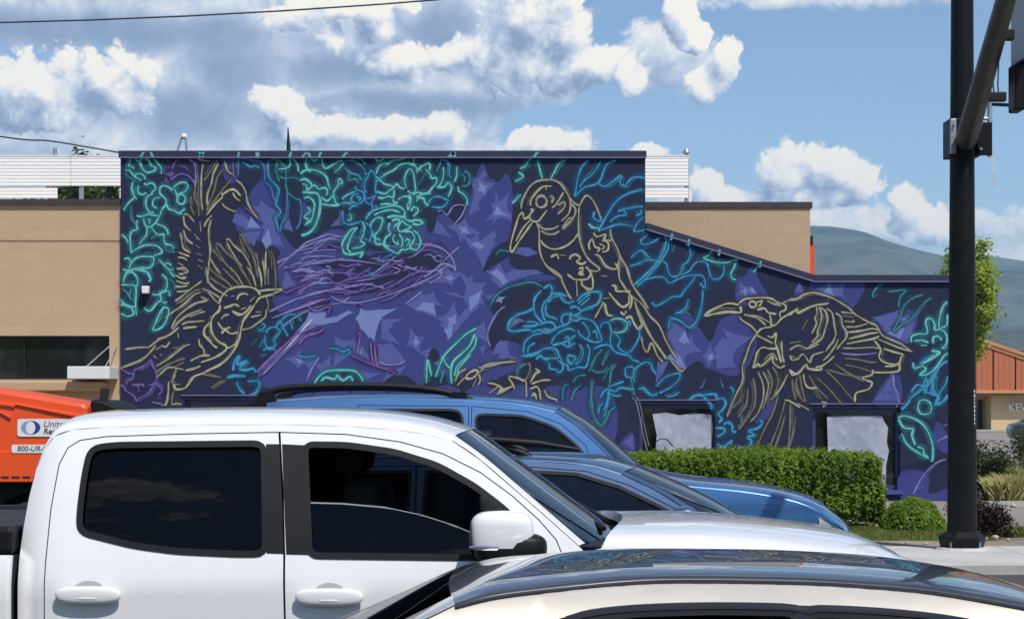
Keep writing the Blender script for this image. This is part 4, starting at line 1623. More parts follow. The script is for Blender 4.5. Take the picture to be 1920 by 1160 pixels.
# ------------------------------------------------------------------ ground, road, pavement
sheet('ground', -7000, 7000, -3000, 9000, -0.03, ground_mat('dry_valley_ground', (0.16, 0.13, 0.085), (0.11, 0.115, 0.06), 0.02, bump=0.1))
road = sheet('road', -260, 260, -16, 21.12, 0.0, ground_mat('asphalt', (0.045, 0.045, 0.048), (0.075, 0.074, 0.072), 0.8, 0.9, speck=(0.14, 0.135, 0.13), bump=0.4, bscale=120))
LOTZ = 0.12
m_line = pbr('road_paint_white', (0.72, 0.72, 0.70), 0.7, var=0.15, scale=8)
m_yel = pbr('road_paint_yellow', (0.65, 0.42, 0.06), 0.7, var=0.15, scale=8)
for y in (7.0, 10.4, 13.95):
    for k in range(-6, 7):
        mb = MB()
        mb.add([(k * 9.0, y - .06, .004), (k * 9.0 + 3.0, y - .06, .004), (k * 9.0 + 3.0, y + .06, .004), (k * 9.0, y + .06, .004)], [(0, 1, 2, 3)])
        structure(mb.build('lane_marking', m_line))
for y in (3.3, 3.55):
    mb = MB()
    mb.add([(-120, y - .05, .004), (120, y - .05, .004), (120, y + .05, .004), (-120, y + .05, .004)], [(0, 1, 2, 3)])
    structure(mb.build('lane_marking', m_yel))
m_conc = ground_mat('pavement_concrete', (0.40, 0.39, 0.37), (0.52, 0.51, 0.49), 0.9, 0.85, speck=(0.3, 0.29, 0.28), bump=0.25, bscale=60)
m_kerb = ground_mat('kerb_concrete', (0.36, 0.35, 0.33), (0.47, 0.46, 0.43), 1.3, 0.85, bump=0.25, bscale=50)
kb = MB()
kb.add([(-120, 21.12, -.02), (120, 21.12, -.02), (120, 21.12, LOTZ), (-120, 21.12, LOTZ), (-120, 21.30, LOTZ), (120, 21.30, LOTZ), (-120, 21.30, -.02), (120, 21.30, -.02)],
       [(0, 1, 2, 3), (3, 2, 5, 4), (4, 5, 7, 6), (0, 6, 7, 1), (0, 3, 4, 6), (1, 7, 5, 2)])
structure(kb.build('kerb', m_kerb, bevel=0.02))
walk = sheet('pavement', -120, 120, 21.30, 23.9, LOTZ - 0.012, m_kerb)
slab = MB().box(0.008, 1.492, 21.31, 23.89, -0.06, LOTZ).mesh('slab')
slab.materials.append(m_conc)
for k in range(-12, 14):
    o = link('slab', slab, None, walk)
    o.location = (k * 1.5, 0, 0.0)
m_dirt = ground_mat('bare_dirt', (0.22, 0.165, 0.115), (0.33, 0.26, 0.19), 0.9, 0.95, speck=(0.4, 0.36, 0.3), bump=0.8, bscale=30)
m_lot = ground_mat('worn_parking_asphalt', (0.19, 0.165, 0.15), (0.27, 0.235, 0.21), 0.25, 0.95, speck=(0.32, 0.29, 0.27), bump=0.3, bscale=30)
sheet('planting_bed', -120, 6.4, 23.9, 36.6, LOTZ - 0.006, m_dirt)
sheet('driveway', 6.4, 120, 23.9, 152, LOTZ - 0.010, m_lot)
sheet('verge', 6.45, 9.6, 25.2, 26.6, LOTZ - 0.004, m_dirt)
sheet('planting_island', 8.35, 12.5, 34.0, 38.4, LOTZ - 0.004, m_dirt)
sheet('rear_yard', -120, 6.4, 36.6, 152, LOTZ - 0.014, m_lot)
kb2 = MB().box(8.25, 8.35, 33.9, 38.5, 0.05, LOTZ + 0.09).box(8.35, 12.6, 33.9, 34.0, 0.05, LOTZ + 0.09)
structure(kb2.build('island_kerb', m_kerb))
sheet('far_lawn', -120, 200, 152, 175, LOTZ - 0.002, ground_mat('dry_lawn', (0.16, 0.16, 0.06), (0.24, 0.21, 0.10), 0.3))


# ------------------------------------------------------------------ hills
def hills():
    m = ground_mat('forested_hillside', (0.020, 0.032, 0.022), (0.12, 0.125, 0.085), 0.0045, 0.95, bump=0.0)
    rg = random.Random(5)

    def ridge(name, Y, prof, depth, seed, amp):
        xs = [p[0] for p in prof]
        zs = [P(0, p[1], Y).z for p in prof]
        X = [(x - 960) / F * Y for x in xs]
        nx, ny = 190, 46
        gx = np.linspace(X[0], X[-1], nx)
        top = np.interp(gx, X, zs)
        ker = np.hanning(9)
        ker /= ker.sum()
        top = np.convolve(np.pad(top, 4, 'edge'), ker, 'valid')
        V = []
        from mathutils import noise as mn
        for j in range(ny):
            t = j / (ny - 1)
            # rises from the valley to the crest, then falls behind
            s = min(1.0, t / 0.75)
            h = (s * s * (3 - 2 * s)) * 0.75 + 0.25 * s
            if t > 0.75:
                h = 1.0 - (t - 0.75) * 0.6
            yy = Y + (t - 0.75) * depth
            for i in range(nx):
                e = mn.fractal(Vector((gx[i] * 0.0022, yy * 0.0022, seed)), 1.0, 2.1, 6)
                g = abs(mn.fractal(Vector((gx[i] * 0.0016, yy * 0.0008, seed + 9)), 1.0, 2.0, 4))
                f = math.sin(min(1.0, t / 0.75) * math.pi)
                V.append((gx[i], yy, max(-4.0, top[i] * h + amp * e * (0.12 + f) - amp * 1.6 * g * f)))
        Fc = [(j * nx + i, j * nx + i + 1, (j + 1) * nx + i + 1, (j + 1) * nx + i) for j in range(ny - 1) for i in range(nx - 1)]
        mb = MB()
        mb.add(V, Fc)
        return structure(mb.build(name, m, smooth=3.14))

    ridge('mountain_ridge', 4600, [(-900, 640), (-200, 560), (300, 520), (800, 470), (1200, 440), (1440, 428), (1545, 423), (1600, 436), (1660, 458), (1720, 469), (1770, 482),
                                   (1850, 497), (1960, 540), (2200, 600), (2700, 690)], 2600, 2.0, 38)
    ridge('far_mountain_ridge', 5300, [(900, 620), (1300, 560), (1600, 500), (1760, 478), (1850, 476), (1920, 488), (2050, 520), (2300, 560), (2900, 680)], 1500, 6.0, 30)
    ridge('foothill', 2300, [(700, 720), (1200, 680), (1600, 640), (1780, 622), (1880, 617), (1960, 628), (2200, 650), (2700, 700)], 1500, 4.0, 12)


hills()


# ------------------------------------------------------------------ flat panels cut from outlines
def inside(p, poly):
    x, y = p
    r = False
    n = len(poly)
    j = n - 1
    for i in range(n):
        xi, yi = poly[i]
        xj, yj = poly[j]
        if (yi > y) != (yj > y) and x < (xj - xi) * (y - yi) / (yj - yi) + xi:
            r = not r
        j = i
    return r


def densify(poly, step):
    out = []
    n = len(poly)
    for i in range(n):
        a, b = poly[i], poly[(i + 1) % n]
        k = max(1, int(math.hypot(b[0] - a[0], b[1] - a[1]) / step))
        out += [(a[0] + (b[0] - a[0]) * j / k, a[1] + (b[1] - a[1]) * j / k) for j in range(k)]
    return out


def region(outline, holes=(), grid=0.0):
    """triangulate a polygon with holes; optional inner grid of points -> verts2d, tris"""
    vs, es = [], []
    if grid:        # keep long edges on the curved flank
        outline = densify(outline, grid * 0.7)
        holes = [densify(h, grid * 0.7) for h in holes]
    for loop in [outline] + list(holes):
        b = len(vs)
        vs += [Vector(p) for p in loop]
        n = len(loop)
        es += [(b + i, b + (i + 1) % n) for i in range(n)]
    if grid:
        xs = [p[0] for p in outline]
        ys = [p[1] for p in outline]
        nx = int((max(xs) - min(xs)) / grid)
        ny = int((max(ys) - min(ys)) / grid)
        for i in range(1, nx + 1):
            for j in range(1, ny + 1):
                p = (min(xs) + i * grid, min(ys) + j * grid)
                if inside(p, outline) and not any(inside(p, h) for h in holes):
                    vs.append(Vector(p))
    res = delaunay_2d_cdt(vs, es, [], 0, 1e-6)
    V = [(p.x, p.y) for p in res[0]]
    T = []
    for f in res[2]:
        c = (sum(V[i][0] for i in f) / 3, sum(V[i][1] for i in f) / 3)
        if inside(c, outline) and not any(inside(c, h) for h in holes):
            T.append(tuple(f))
    return V, T


def wz(px, py):          # photo pixel on the mural wall plane -> x, z
    return ((px - 960) / 100.0, EYE - (py - HY) / 100.0)


# ------------------------------------------------------------------ mural building
mural = empty('mural_building', (0, WALL_Y, 0.0))
tag(mural, 'dark navy block building with a mural of birds and flowers', 'building')


def childpos(o, root):
    o.matrix_parent_inverse = root.matrix_world.inverted() if False else Matrix.Translation(-Vector(root.location))
    return o


def part(mb, name, mat, root, smooth=None, bevel=0.0):
    """mesh given in world coordinates, parented under a thing that stands at root.location"""
    o = mb.build(name, mat, None, smooth, bevel)
    o.parent = root
    return childpos(o, root)


OUT = [wz(226, 290), wz(1210, 292), wz(1210, 424), wz(1525, 521), wz(1796, 521), wz(1796, 950), wz(226, 950)]
WINS = [((346, 748), (482, 925)), ((1199, 757), (1340, 925)), ((1524, 764), (1688, 918))]
holes = [[wz(a[0], b[1]), wz(b[0], b[1]), wz(b[0], a[1]), wz(a[0], a[1])] for a, b in WINS]
V2, T2 = region(OUT, holes)
mb = MB()
n = len(V2)
mb.add([(x, WALL_Y, z) for x, z in V2] + [(x, WALL_Y + 0.95, z) for x, z in V2], [t for t in T2] + [tuple(i + n for i in reversed(t)) for t in T2])
for loop in [OUT] + holes:
    k = len(loop)
    mb.add([(x, WALL_Y, z) for x, z in loop] + [(x, WALL_Y + 0.95, z) for x, z in loop], [(i, (i + 1) % k, k + (i + 1) % k, k + i) for i in range(k)])
mwall = mb.build('wall', M_NAVY)
mwall.parent = mural
childpos(mwall, mural)
part(MB().box(5.85, 8.34, WALL_Y + 0.951, WALL_Y + 9, 0.0, 4.15), 'rear_wing', M_NAVY, mural)
# copings
part(MB().box(wz(223, 0)[0], wz(1212, 0)[0], WALL_Y - 0.05, WALL_Y + 1.0, wz(0, 296)[1], wz(0, 283)[1]), 'coping', M_NAVYTRIM, mural, bevel=0.008)
a, b = wz(1212, 418), wz(1525, 515)
part(MB().prism([(a[0], a[1]), (b[0], b[1]), (b[0], b[1] - 0.13), (a[0], a[1] - 0.13)], WALL_Y - 0.05, WALL_Y + 1.0), 'coping', M_NAVYTRIM, mural)
part(MB().box(wz(1525.3, 0)[0], wz(1799, 0)[0], WALL_Y - 0.052, WALL_Y + 1.002, wz(0, 528)[1], wz(0, 515)[1]), 'coping', M_NAVYTRIM, mural, bevel=0.008)
# thin drip edges under the copings, paler than the coping paint
m_drip = pbr('pale_drip_edge', srgb(104, 104, 138), 0.5, var=0.2)
part(MB().box(wz(224, 0)[0], wz(1211, 0)[0], WALL_Y - 0.058, WALL_Y - 0.0505, wz(0, 296)[1] - 0.012, wz(0, 296)[1] + 0.012), 'drip_edge', m_drip, mural)
part(MB().prism([(a[0], a[1] - 0.11), (b[0], b[1] - 0.11), (b[0], b[1] - 0.14), (a[0], a[1] - 0.14)], WALL_Y - 0.058, WALL_Y - 0.0505), 'drip_edge', m_drip, mural)
part(MB().box(wz(1526, 0)[0], wz(1798, 0)[0], WALL_Y - 0.06, WALL_Y - 0.0525, wz(0, 528)[1] - 0.012, wz(0, 528)[1] + 0.012), 'drip_edge', m_drip, mural)


def sheet_mat():
    m = bpy.data.materials.new('plastic_sheeting')
    m.use_nodes = True
    t = m.node_tree
    q = NT(t)
    p = t.nodes['Principled BSDF']
    tc = q.node('ShaderNodeTexCoord').outputs['Object']
    nz = q.noise(tc, 2.2, 6.0, 0.62, 0.8)
    t.links.new(q.mix(q.maprange(nz, 0.3, 0.7), (0.29, 0.325, 0.42, 1), (0.43, 0.465, 0.57, 1)), p.inputs['Base Color'])
    p.inputs['Roughness'].default_value = 0.32
    p.inputs['Specular IOR Level'].default_value = 0.5
    return m


M_SHEET = sheet_mat()


def crumpled(poly, Y, seed, amp=0.03, grid=0.07):
    """wrinkled sheet with the outline poly (x,z)"""
    from mathutils import noise as mn
    V, T = region(poly, (), grid)
    mb = MB()
    mb.add([(x, Y - amp * (mn.noise(Vector((x * 2.2, z * 1.1, seed))) + 0.5 * abs(mn.noise(Vector((x * 6, z * 2.5, seed + 4))))
                           + 0.35 * mn.noise(Vector((x * 11, z * 7, seed + 8)))), z) for x, z in V], T)
    return mb


SHEETS = [[(352, 775), (478, 775), (478, 925), (352, 925)],
          [(1224, 776), (1250, 773), (1275, 778), (1304, 774), (1334, 777), (1338, 800), (1335, 830), (1338, 870), (1335, 922), (1232, 922), (1229, 860), (1232, 815)],
          [(1552, 781), (1580, 779), (1655, 779), (1660, 790), (1667, 801), (1665, 830), (1669, 845), (1664, 870), (1662, 915), (1551, 915), (1554, 840)]]
for k, ((a, b), shp) in enumerate(zip(WINS, SHEETS)):
    x0, z1 = wz(*a)
    x1, z0 = wz(*b)
    w = part(MB().box(x0 + .001, x1 - .001, WALL_Y + 0.20, WALL_Y + 0.24, z0 + .001, z1 - .001), 'window', M_DARKGLASS, mural)
    fr = MB()
    for (p, q_, r, s) in ((x0, x0 + .07, z0, z1), (x1 - .07, x1, z0, z1)):
        fr.box(p + .002, q_ - .002, WALL_Y + 0.12, WALL_Y + 0.198, r + .002, s - .002)
    fr.box(x0 + .07, x1 - .07, WALL_Y + 0.121, WALL_Y + 0.197, z1 - .09, z1 - .003)
    fr.box(x0 + .07, x1 - .07, WALL_Y + 0.121, WALL_Y + 0.197, z0 + .003, z0 + .09)
    f = fr.build('window_frame', pbr('blue_window_frame', srgb(52, 66, 118), 0.5), w)
    sh = crumpled([wz(*p) for p in shp], WALL_Y + 0.10, 3.0 + k).build('plastic_sheet', M_SHEET, w, smooth=3.14)
    # lintel bead above, its highlight line put into the pale colour, sloping sill below
    part(MB().box(x0 - .06, x1 + .06, WALL_Y - 0.022, WALL_Y - 0.0005, z1 + .062, z1 + .085), 'lintel', m_drip, mural)
    part(MB().prism([(x0 - .02, z0 - .08), (x1 + .04, z0 - .08), (x1 + .04, z0 - .002), (x0 - .02, z0 - .002)], WALL_Y - 0.06, WALL_Y + 0.10), 'sill', pbr('indigo_sill_paint', srgb(66, 70, 138), 0.6), mural)
# loop of loose tape on the first taped window
tp = MB().tube([P(1225, 832, 35.95), P(1238, 822, 35.93), P(1250, 823, 35.93), P(1262, 836, 35.95)], 0.012, 6)
part(tp, 'loose_tape', M_BLACK, mural, 3.14)
build_mural(mwall)
# marks of paint that run up over the coping
M_TEALMARK = pbr('teal_coping_paint', srgb(88, 160, 166), 0.7)
for (px, w, dx) in ((262, 5, 6), (285, 5, -4), (372, 6, 8), (378, 5, -6), (445, 4, 2), (480, 7, 0), (541, 5, 3), (565, 5, 8), (580, 5, -5), (596, 5, 4), (640, 6, 8), (838, 9, 10), (850, 7, -6), (998, 6, 7)):
    x = wz(px, 0)[0]
    cp = MB()
    cp.add([(x, WALL_Y - 0.0535, wz(0, 295)[1]), (x + w / 100, WALL_Y - 0.0535, wz(0, 295)[1]), (x + (w + dx) / 100, WALL_Y - 0.0535, wz(0, 286)[1]), (x + dx / 100, WALL_Y - 0.0535, wz(0, 286)[1])], [(0, 1, 2, 3)])
    part(cp, 'painted_coping_mark', M_TEALMARK, mural)
for (px, py) in ((1256, 441), (1288, 451), (1345, 470), (1422, 492)):
    x, z = wz(px, py)
    cp = MB()
    cp.add([(x, WALL_Y - 0.0535, z - .09), (x + .04, WALL_Y - 0.0535, z - .1), (x + .06, WALL_Y - 0.0535, z + .02), (x + .02, WALL_Y - 0.0535, z + .03)], [(0, 1, 2, 3)])
    part(cp, 'painted_coping_mark', M_TEALMARK, mural)
# white wall lamp on the mural
lamp = empty('wall_lamp', P(275, 545, WALL_Y))
tag(lamp, 'small white wall lamp on the mural beside teal blossoms', 'lamp')
m_lampw = pbr('white_lamp_housing', (0.8, 0.8, 0.78), 0.4)
MB().prism([(-.07, .08), (.07, .08), (.06, -.06), (-.06, -.06)], -0.16, -0.02).build('housing', m_lampw, lamp, bevel=0.012)
MB().box(-.05, .05, -0.02, 0.0, -.05, .06).build('mounting_plate', M_STEEL, lamp)
MB().tube([(-.09, -.02, -.1), (-.09, -.02, -.32)], 0.02, 8).build('conduit', M_FRAME, lamp)  # added dark tube in place of the lamp's cast shadow
MB().box(-.05, .05, -0.14, -0.04, -.068, -.0605).build('lens', M_DARKGLASS, lamp)


# roof odds and ends
def roof_pipe(label, px, y0, y1, Y, r, cap=True):
    a, b = P(px, y1, Y), P(px, y0, Y)
    o = empty('roof_vent_pipe', (a.x, Y, 5.7))
    tag(o, label, 'pipe')
    MB().tube([(0, 0, 0), (0, 0, b.z - 5.7)], [r, r * 0.9], 10).build('pipe', M_STEEL, o, 0.9)
    if cap:
        MB().lathe([(0.0, b.z - 5.62), (r * 1.6, b.z - 5.70), (r * 1.6, b.z - 5.74), (r, b.z - 5.74)], seg=12).build('cap', M_STEEL, o, 0.9)
    return o


o = empty('roof_spike', (P(541, 0, 37.6).x, 37.6, 5.9))
tag(o, 'thin dark pointed spike rising above the mural roofline', 'vent')
zz = P(0, 238, 37.6).z - 5.9
MB().tube([(0, 0, 0.0), (0, 0, zz - 0.38), (-.01, 0, zz)], [0.045, 0.04, 0.008], 8).build('spike', M_FRAME, o, 0.9)
MB().tube([(0, 0, 0.0), (0, 0, 0.06)], [0.09, 0.07], 10).build('flashing', M_STEEL, o, 0.9)
o = empty('roof_conduit_bend', (P(345, 0, 37.4).x, 37.4, 5.9))
tag(o, 'bent pale conduit loop with round head on the mural roof', 'conduit')
zz = P(0, 255, 37.4).z - 5.9
MB().tube([(-.14, 0, 0), (-.13, 0, zz - .3), (-.05, 0, zz - .05), (0, 0, zz), (.04, 0, zz - .08), (.05, 0, zz - .3), (.05, 0, 0)], 0.022, 8).build('conduit', M_STEEL, o, 3.14)
MB().lathe([(0.0, zz + .05), (.05, zz + .03), (.06, zz - .02), (.04, zz - .06), (0.0, zz - .07)], seg=12).build('head', m_lampw, o, 3.14)
roof_pipe('short dark pipe stub on the corrugated screen end', 1287, 284, 296, 38.6, 0.045)
roof_pipe('grey pipe stub poking above the corrugated screen', 103, 278, 292, 38.6, 0.045, False)

# ------------------------------------------------------------------ tan block building
tan = empty('tan_building', (-7.36, 36.05, 0.0))
tag(tan, 'tan concrete block building with dark coping behind the mural', 'building')
XL = -16.0
ZT = P(0, 384, 36.05).z
win_l = [(-14.2, wz(0, 711)[1]), (-7.56, wz(0, 711)[1]), (-7.56, wz(0, 629)[1]), (-14.2, wz(0, 629)[1])]
V2, T2 = region([(XL, 0.0), (-7.345, 0.0), (-7.345, ZT), (XL, ZT)], [win_l])
mb = MB()
n = len(V2)
mb.add([(x, 36.05, z) for x, z in V2] + [(x, 36.3, z) for x, z in V2], T2 + [tuple(i + n for i in reversed(t)) for t in T2])
for loop in ([(XL, 0.0), (-7.345, 0.0), (-7.345, ZT), (XL, ZT)], win_l):
    k = len(loop)
    mb.add([(x, 36.05, z) for x, z in loop] + [(x, 36.3, z) for x, z in loop], [(i, (i + 1) % k, k + (i + 1) % k, k + i) for i in range(k)])
part(mb, 'front_wall', M_TAN, tan)
ZR = P(0, 390, 37.0).z
XR = P(1519, 0, 37.0).x
part(MB().box(XL, XR, 37.0, 46.0, 0.0, ZR), 'main_block', M_TAN, tan)
part(MB().box(XL, -7.36, 36.301, 36.999, 0.0, ZT - 0.02), 'main_block', M_TAN, tan)
part(MB().box(XL - .04, -7.35, 35.99, 37.2, ZT, ZT + 0.10), 'coping', M_COPE, tan)
part(MB().box(-7.34, XR + .04, 36.97, 37.3, ZR, ZR + 0.115), 'coping', M_COPE, tan)
part(MB().box(XR - .25, XR + .041, 37.301, 46.0, ZR + .001, ZR + 0.114), 'coping', M_COPE, tan)
# long dark window
wn = part(MB().box(-14.199, -7.561, 36.19, 36.22, win_l[0][1] + .001, win_l[2][1] - .001), 'window', M_DARKGLASS, tan)
for xx in (-14.19, -12.5, -10.85, -9.2, -7.6):
    f = MB().box(xx, xx + 0.03, 36.15, 36.189, win_l[0][1] + .04, win_l[2][1] - .04).build('mullion', M_FRAME, wn)
for zz in (win_l[0][1] + .002, win_l[2][1] - .04):
    f = MB().box(-14.198, -7.562, 36.149, 36.19, zz, zz + 0.038).build('window_frame', M_FRAME, wn)
# projecting ledge below the window
lz1, lz0 = wz(0, 713)[1], wz(0, 733)[1]
part(MB().prism([(-14.6, lz1 + .0), (-7.62, lz1 - .03), (-7.58, lz1 - .06), (-7.66, lz0), (-14.6, lz0)], 35.72, 36.049), 'ledge', pbr('tan_ledge_render', srgb(188, 156, 122), 0.8, bump=0.1), tan, bevel=0.02)
# step course line along the wall
part(MB().box(XL, -7.346, 36.043, 36.0495, wz(0, 452)[1], wz(0, 450)[1]), 'control_joint', pbr('control_joint', srgb(140, 112, 88), 0.9), tan)
# thin orange board on the far corner
part(MB().box(XR + .002, XR + .10, 37.1, 37.7, 2.0, P(0, 458, 37.1).z), 'corner_board', pbr('orange_corner_board', srgb(224, 84, 44), 0.6), tan)
part(MB().box(XR + .004, XR + .07, 37.08, 37.6, P(0, 458, 37.1).z + .001, P(0, 442, 37.1).z), 'corner_board_cap', M_FRAME, tan)
# small hung canopy
cz1, cz0 = wz(0, 688)[1], wz(0, 711)[1]
can = empty('door_canopy', (-7.78, 36.05, cz0))
tag(can, 'small white suspended canopy at the corner of the tan wall', 'canopy')
MB().box(-.40, .38, -0.75, -0.002, 0.0, cz1 - cz0).build('canopy_box', pbr('white_canopy_metal', (0.72, 0.72, 0.72), 0.5), can, bevel=0.01)
MB().tube([(-.1, -.5, cz1 - cz0), (.22, -0.003, .62)], 0.012, 8).build('hanger_rod', M_STEEL, can)
MB().tube([(.25, -.5, cz1 - cz0), (.36, -0.003, .62)], 0.012, 8).build('hanger_rod', M_STEEL, can)

# white corrugated screen on the roof
scr = empty('roof_screen', (-3, 38.3, 5.75))
tag(scr, 'long white corrugated metal screen on the tan building roof', 'roof screen')
SY = 38.3


def corrugated(x0, x1, z0, z1, pitch=0.067):
    V, Fc = [], []
    z = z0
    rows = []
    while z < z1 - 0.001:
        for dz, dy in ((0.0, 0.0), (0.012, -0.010), (0.052, -0.010), (0.062, 0.0)):
            if z + dz <= z1:
                rows.append((z + dz, dy))
        z += pitch
    for zz_, dy in rows:
        V += [(x0, SY + dy, zz_), (x1, SY + dy, zz_)]
    for i in range(len(rows) - 1):
        Fc.append((2 * i, 2 * i + 1, 2 * i + 3, 2 * i + 2))
    mb = MB()
    mb.add(V, Fc)
    return mb


s0, s1 = P(0, 372, SY).z, P(0, 293, SY).z
gz = P(0, 349, SY).z
gx0, gx1 = P(108, 0, SY).x, P(224, 0, SY).x
part(corrugated(-16.0, gx0, s0, gz - 0.002), 'corrugated_panel', M_WHITE, scr)
edges = [-16.0, -13.6, -11.2, -8.8, -6.4, -4.0, -1.6, 0.9, P(1291, 0, SY).x]
for i in range(len(edges) - 1):
    part(corrugated(edges[i] + .004, edges[i + 1] - .004, gz, s1), 'corrugated_panel', M_WHITE, scr)
    if edges[i + 1] > gx1:
        part(corrugated(max(gx1, edges[i]) + .004, edges[i + 1] - .004, s0, gz - 0.002), 'corrugated_panel', M_WHITE, scr)
for x in (-16.0, -12.4, -8.6, -4.6, -1.5, 1.0, P(1288, 0, SY).x):
    part(MB().box(x - .04, x + .04, SY + 0.02, SY + 0.10, 5.6, s1 - .03), 'screen_post', M_STEEL, scr)
part(MB().box(-16.0, P(1292, 0, SY).x, SY - 0.02, SY + 0.03, s1 + .001, s1 + 0.02), 'screen_cap', M_WHITE, scr)


# ------------------------------------------------------------------ vehicles
def car_paint(name, col, metal=0.0, rough=0.35):
    return pbr(name, col, rough, metal, coat=1.0, var=0.03, scale=3.0, coat_rough=0.015, rvar=0.05)


P_WHITE = car_paint('white_car_paint', (0.78, 0.785, 0.79))
P_BLUE = car_paint('bright_blue_car_paint', srgb(60, 106, 158), 0.45, 0.35)
P_SLATE = car_paint('slate_blue_car_paint', srgb(60, 88, 124), 0.45, 0.35)
P_SILVER = pbr('champagne_silver_car_paint', (0.84, 0.765, 0.645), 0.54, 0.80, coat=1.0, var=0.03, scale=3.0, coat_rough=0.02, rvar=0.05)
P_GREYCAR = car_paint('dark_grey_car_paint', srgb(60, 66, 74), 0.5, 0.35)
P_ORANGE = pbr('orange_machine_paint', srgb(238, 84, 30), 0.42, 0.0, coat=0.3, var=0.06, scale=2.0)
M_TRIM = pbr('black_plastic_trim', (0.010, 0.010, 0.0115), 0.5, var=0.15, spec=0.2)
M_GLOSSTRIM = pbr('gloss_black_trim', (0.02, 0.02, 0.022), 0.15, var=0.1)
M_CHROME = pbr('bright_chrome', (0.75, 0.76, 0.78), 0.12, 1.0, var=0.05)
M_SEAT = pbr('charcoal_seat_cloth', (0.012, 0.012, 0.014), 0.9, var=0.2, bump=0.2, bscale=150)
M_TYRE = pbr('tyre_rubber', (0.02, 0.02, 0.021), 0.85, var=0.2, bump=0.2, bscale=80)
M_RIM = pbr('alloy_rim', (0.45, 0.46, 0.48), 0.3, 0.9)
M_LINER = pbr('dark_body_liner', (0.012, 0.012, 0.013), 0.9)
M_LAMP = pbr('clear_lamp_plastic', (0.55, 0.57, 0.6), 0.08, 0.3, coat=1.0)
M_REDLAMP = pbr('red_lamp_plastic', (0.35, 0.01, 0.012), 0.12, coat=1.0)
G_DARK = glass('privacy_glass', (0.02, 0.024, 0.028), gloss=0.55)
G_SIDE = glass('side_glass', (0.16, 0.18, 0.19))
G_WIND = glass('windshield_glass', (0.50, 0.56, 0.58))


def superell(cx, cy, cz, rx, ry, rz, e=0.6, nu=16, nv=12, zcut=None):
    """rounded block; e below 1 gives boxier corners"""
    def sp(v, p):
        return math.copysign(abs(v) ** p, v)
    mb = MB()
    V = []
    for j in range(nv + 1):
        b = -math.pi / 2 + math.pi * j / nv
        if zcut is not None:
            b = max(b, zcut)
        for i in range(nu):
            a = 2 * math.pi * i / nu
            V.append((cx + rx * sp(math.cos(b), e) * sp(math.cos(a), e), cy + ry * sp(math.cos(b), e) * sp(math.sin(a), e), cz + rz * sp(math.sin(b), e)))
    Fc = [(j * nu + i, j * nu + (i + 1) % nu, (j + 1) * nu + (i + 1) % nu, (j + 1) * nu + i) for j in range(nv) for i in range(nu)]
    mb.add(V, Fc)
    return mb


WHEELS = {}


def wheel_parts(root, x, y, r, w, side):
    key = (round(r, 3), round(w, 3))
    if key not in WHEELS:
        t = MB().lathe([(r * 0.66, -w * .45), (r * 0.80, -w * .5), (r * 0.95, -w * .48), (r, -w * .36), (r, w * .36), (r * 0.95, w * .48), (r * 0.80, w * .5), (r * 0.66, w * .45)], axis='y', seg=36, close=True).mesh('tyre', 0.7)
        t.materials.append(M_TYRE)
        rb = MB()
        rb.lathe([(r * 0.665, -w * .42), (r * 0.60, -w * .40), (r * 0.58, -w * .1), (r * 0.60, w * .3), (r * 0.665, w * .42)], axis='y', seg=36)
        for k in range(6):
            a = k * math.pi / 3
            c, s = math.cos(a), math.sin(a)
            px, pz = -s, c
            q = []
            for rr, hw in ((r * 0.12, 0.045), (r * 0.60, 0.03)):
                for sg in (-1, 1):
                    q.append((c * rr + px * hw * sg, s * rr + pz * hw * sg))
            poly = [q[0], q[2], q[3], q[1]]
            rb.prism(poly, -w * 0.36, -w * 0.26)
        rb.lathe([(0.0, -w * .40), (r * 0.16, -w * .38), (r * 0.18, -w * .2), (0.0, -w * .2)], axis='y', seg=18)
        rm = rb.mesh('rim', 0.6)
        rm.materials.append(M_RIM)
        dk = MB().lathe([(0.0, -w * .05), (r * .57, -w * .05), (r * .57, 0.0), (0.0, 0.0)], axis='y', seg=24).mesh('brake_disc', 0.6)
        dk.materials.append(M_STEEL)
        WHEELS[key] = (t, rm, dk)
    t, rm, dk = WHEELS[key]
    wh = link('wheel', t, None, root)
    wh.location = (x, y, r)
    if side > 0:
        wh.rotation_euler = (0, 0, math.pi)
    link('rim', rm, None, wh)
    link('brake_disc', dk, None, wh)
    return wh


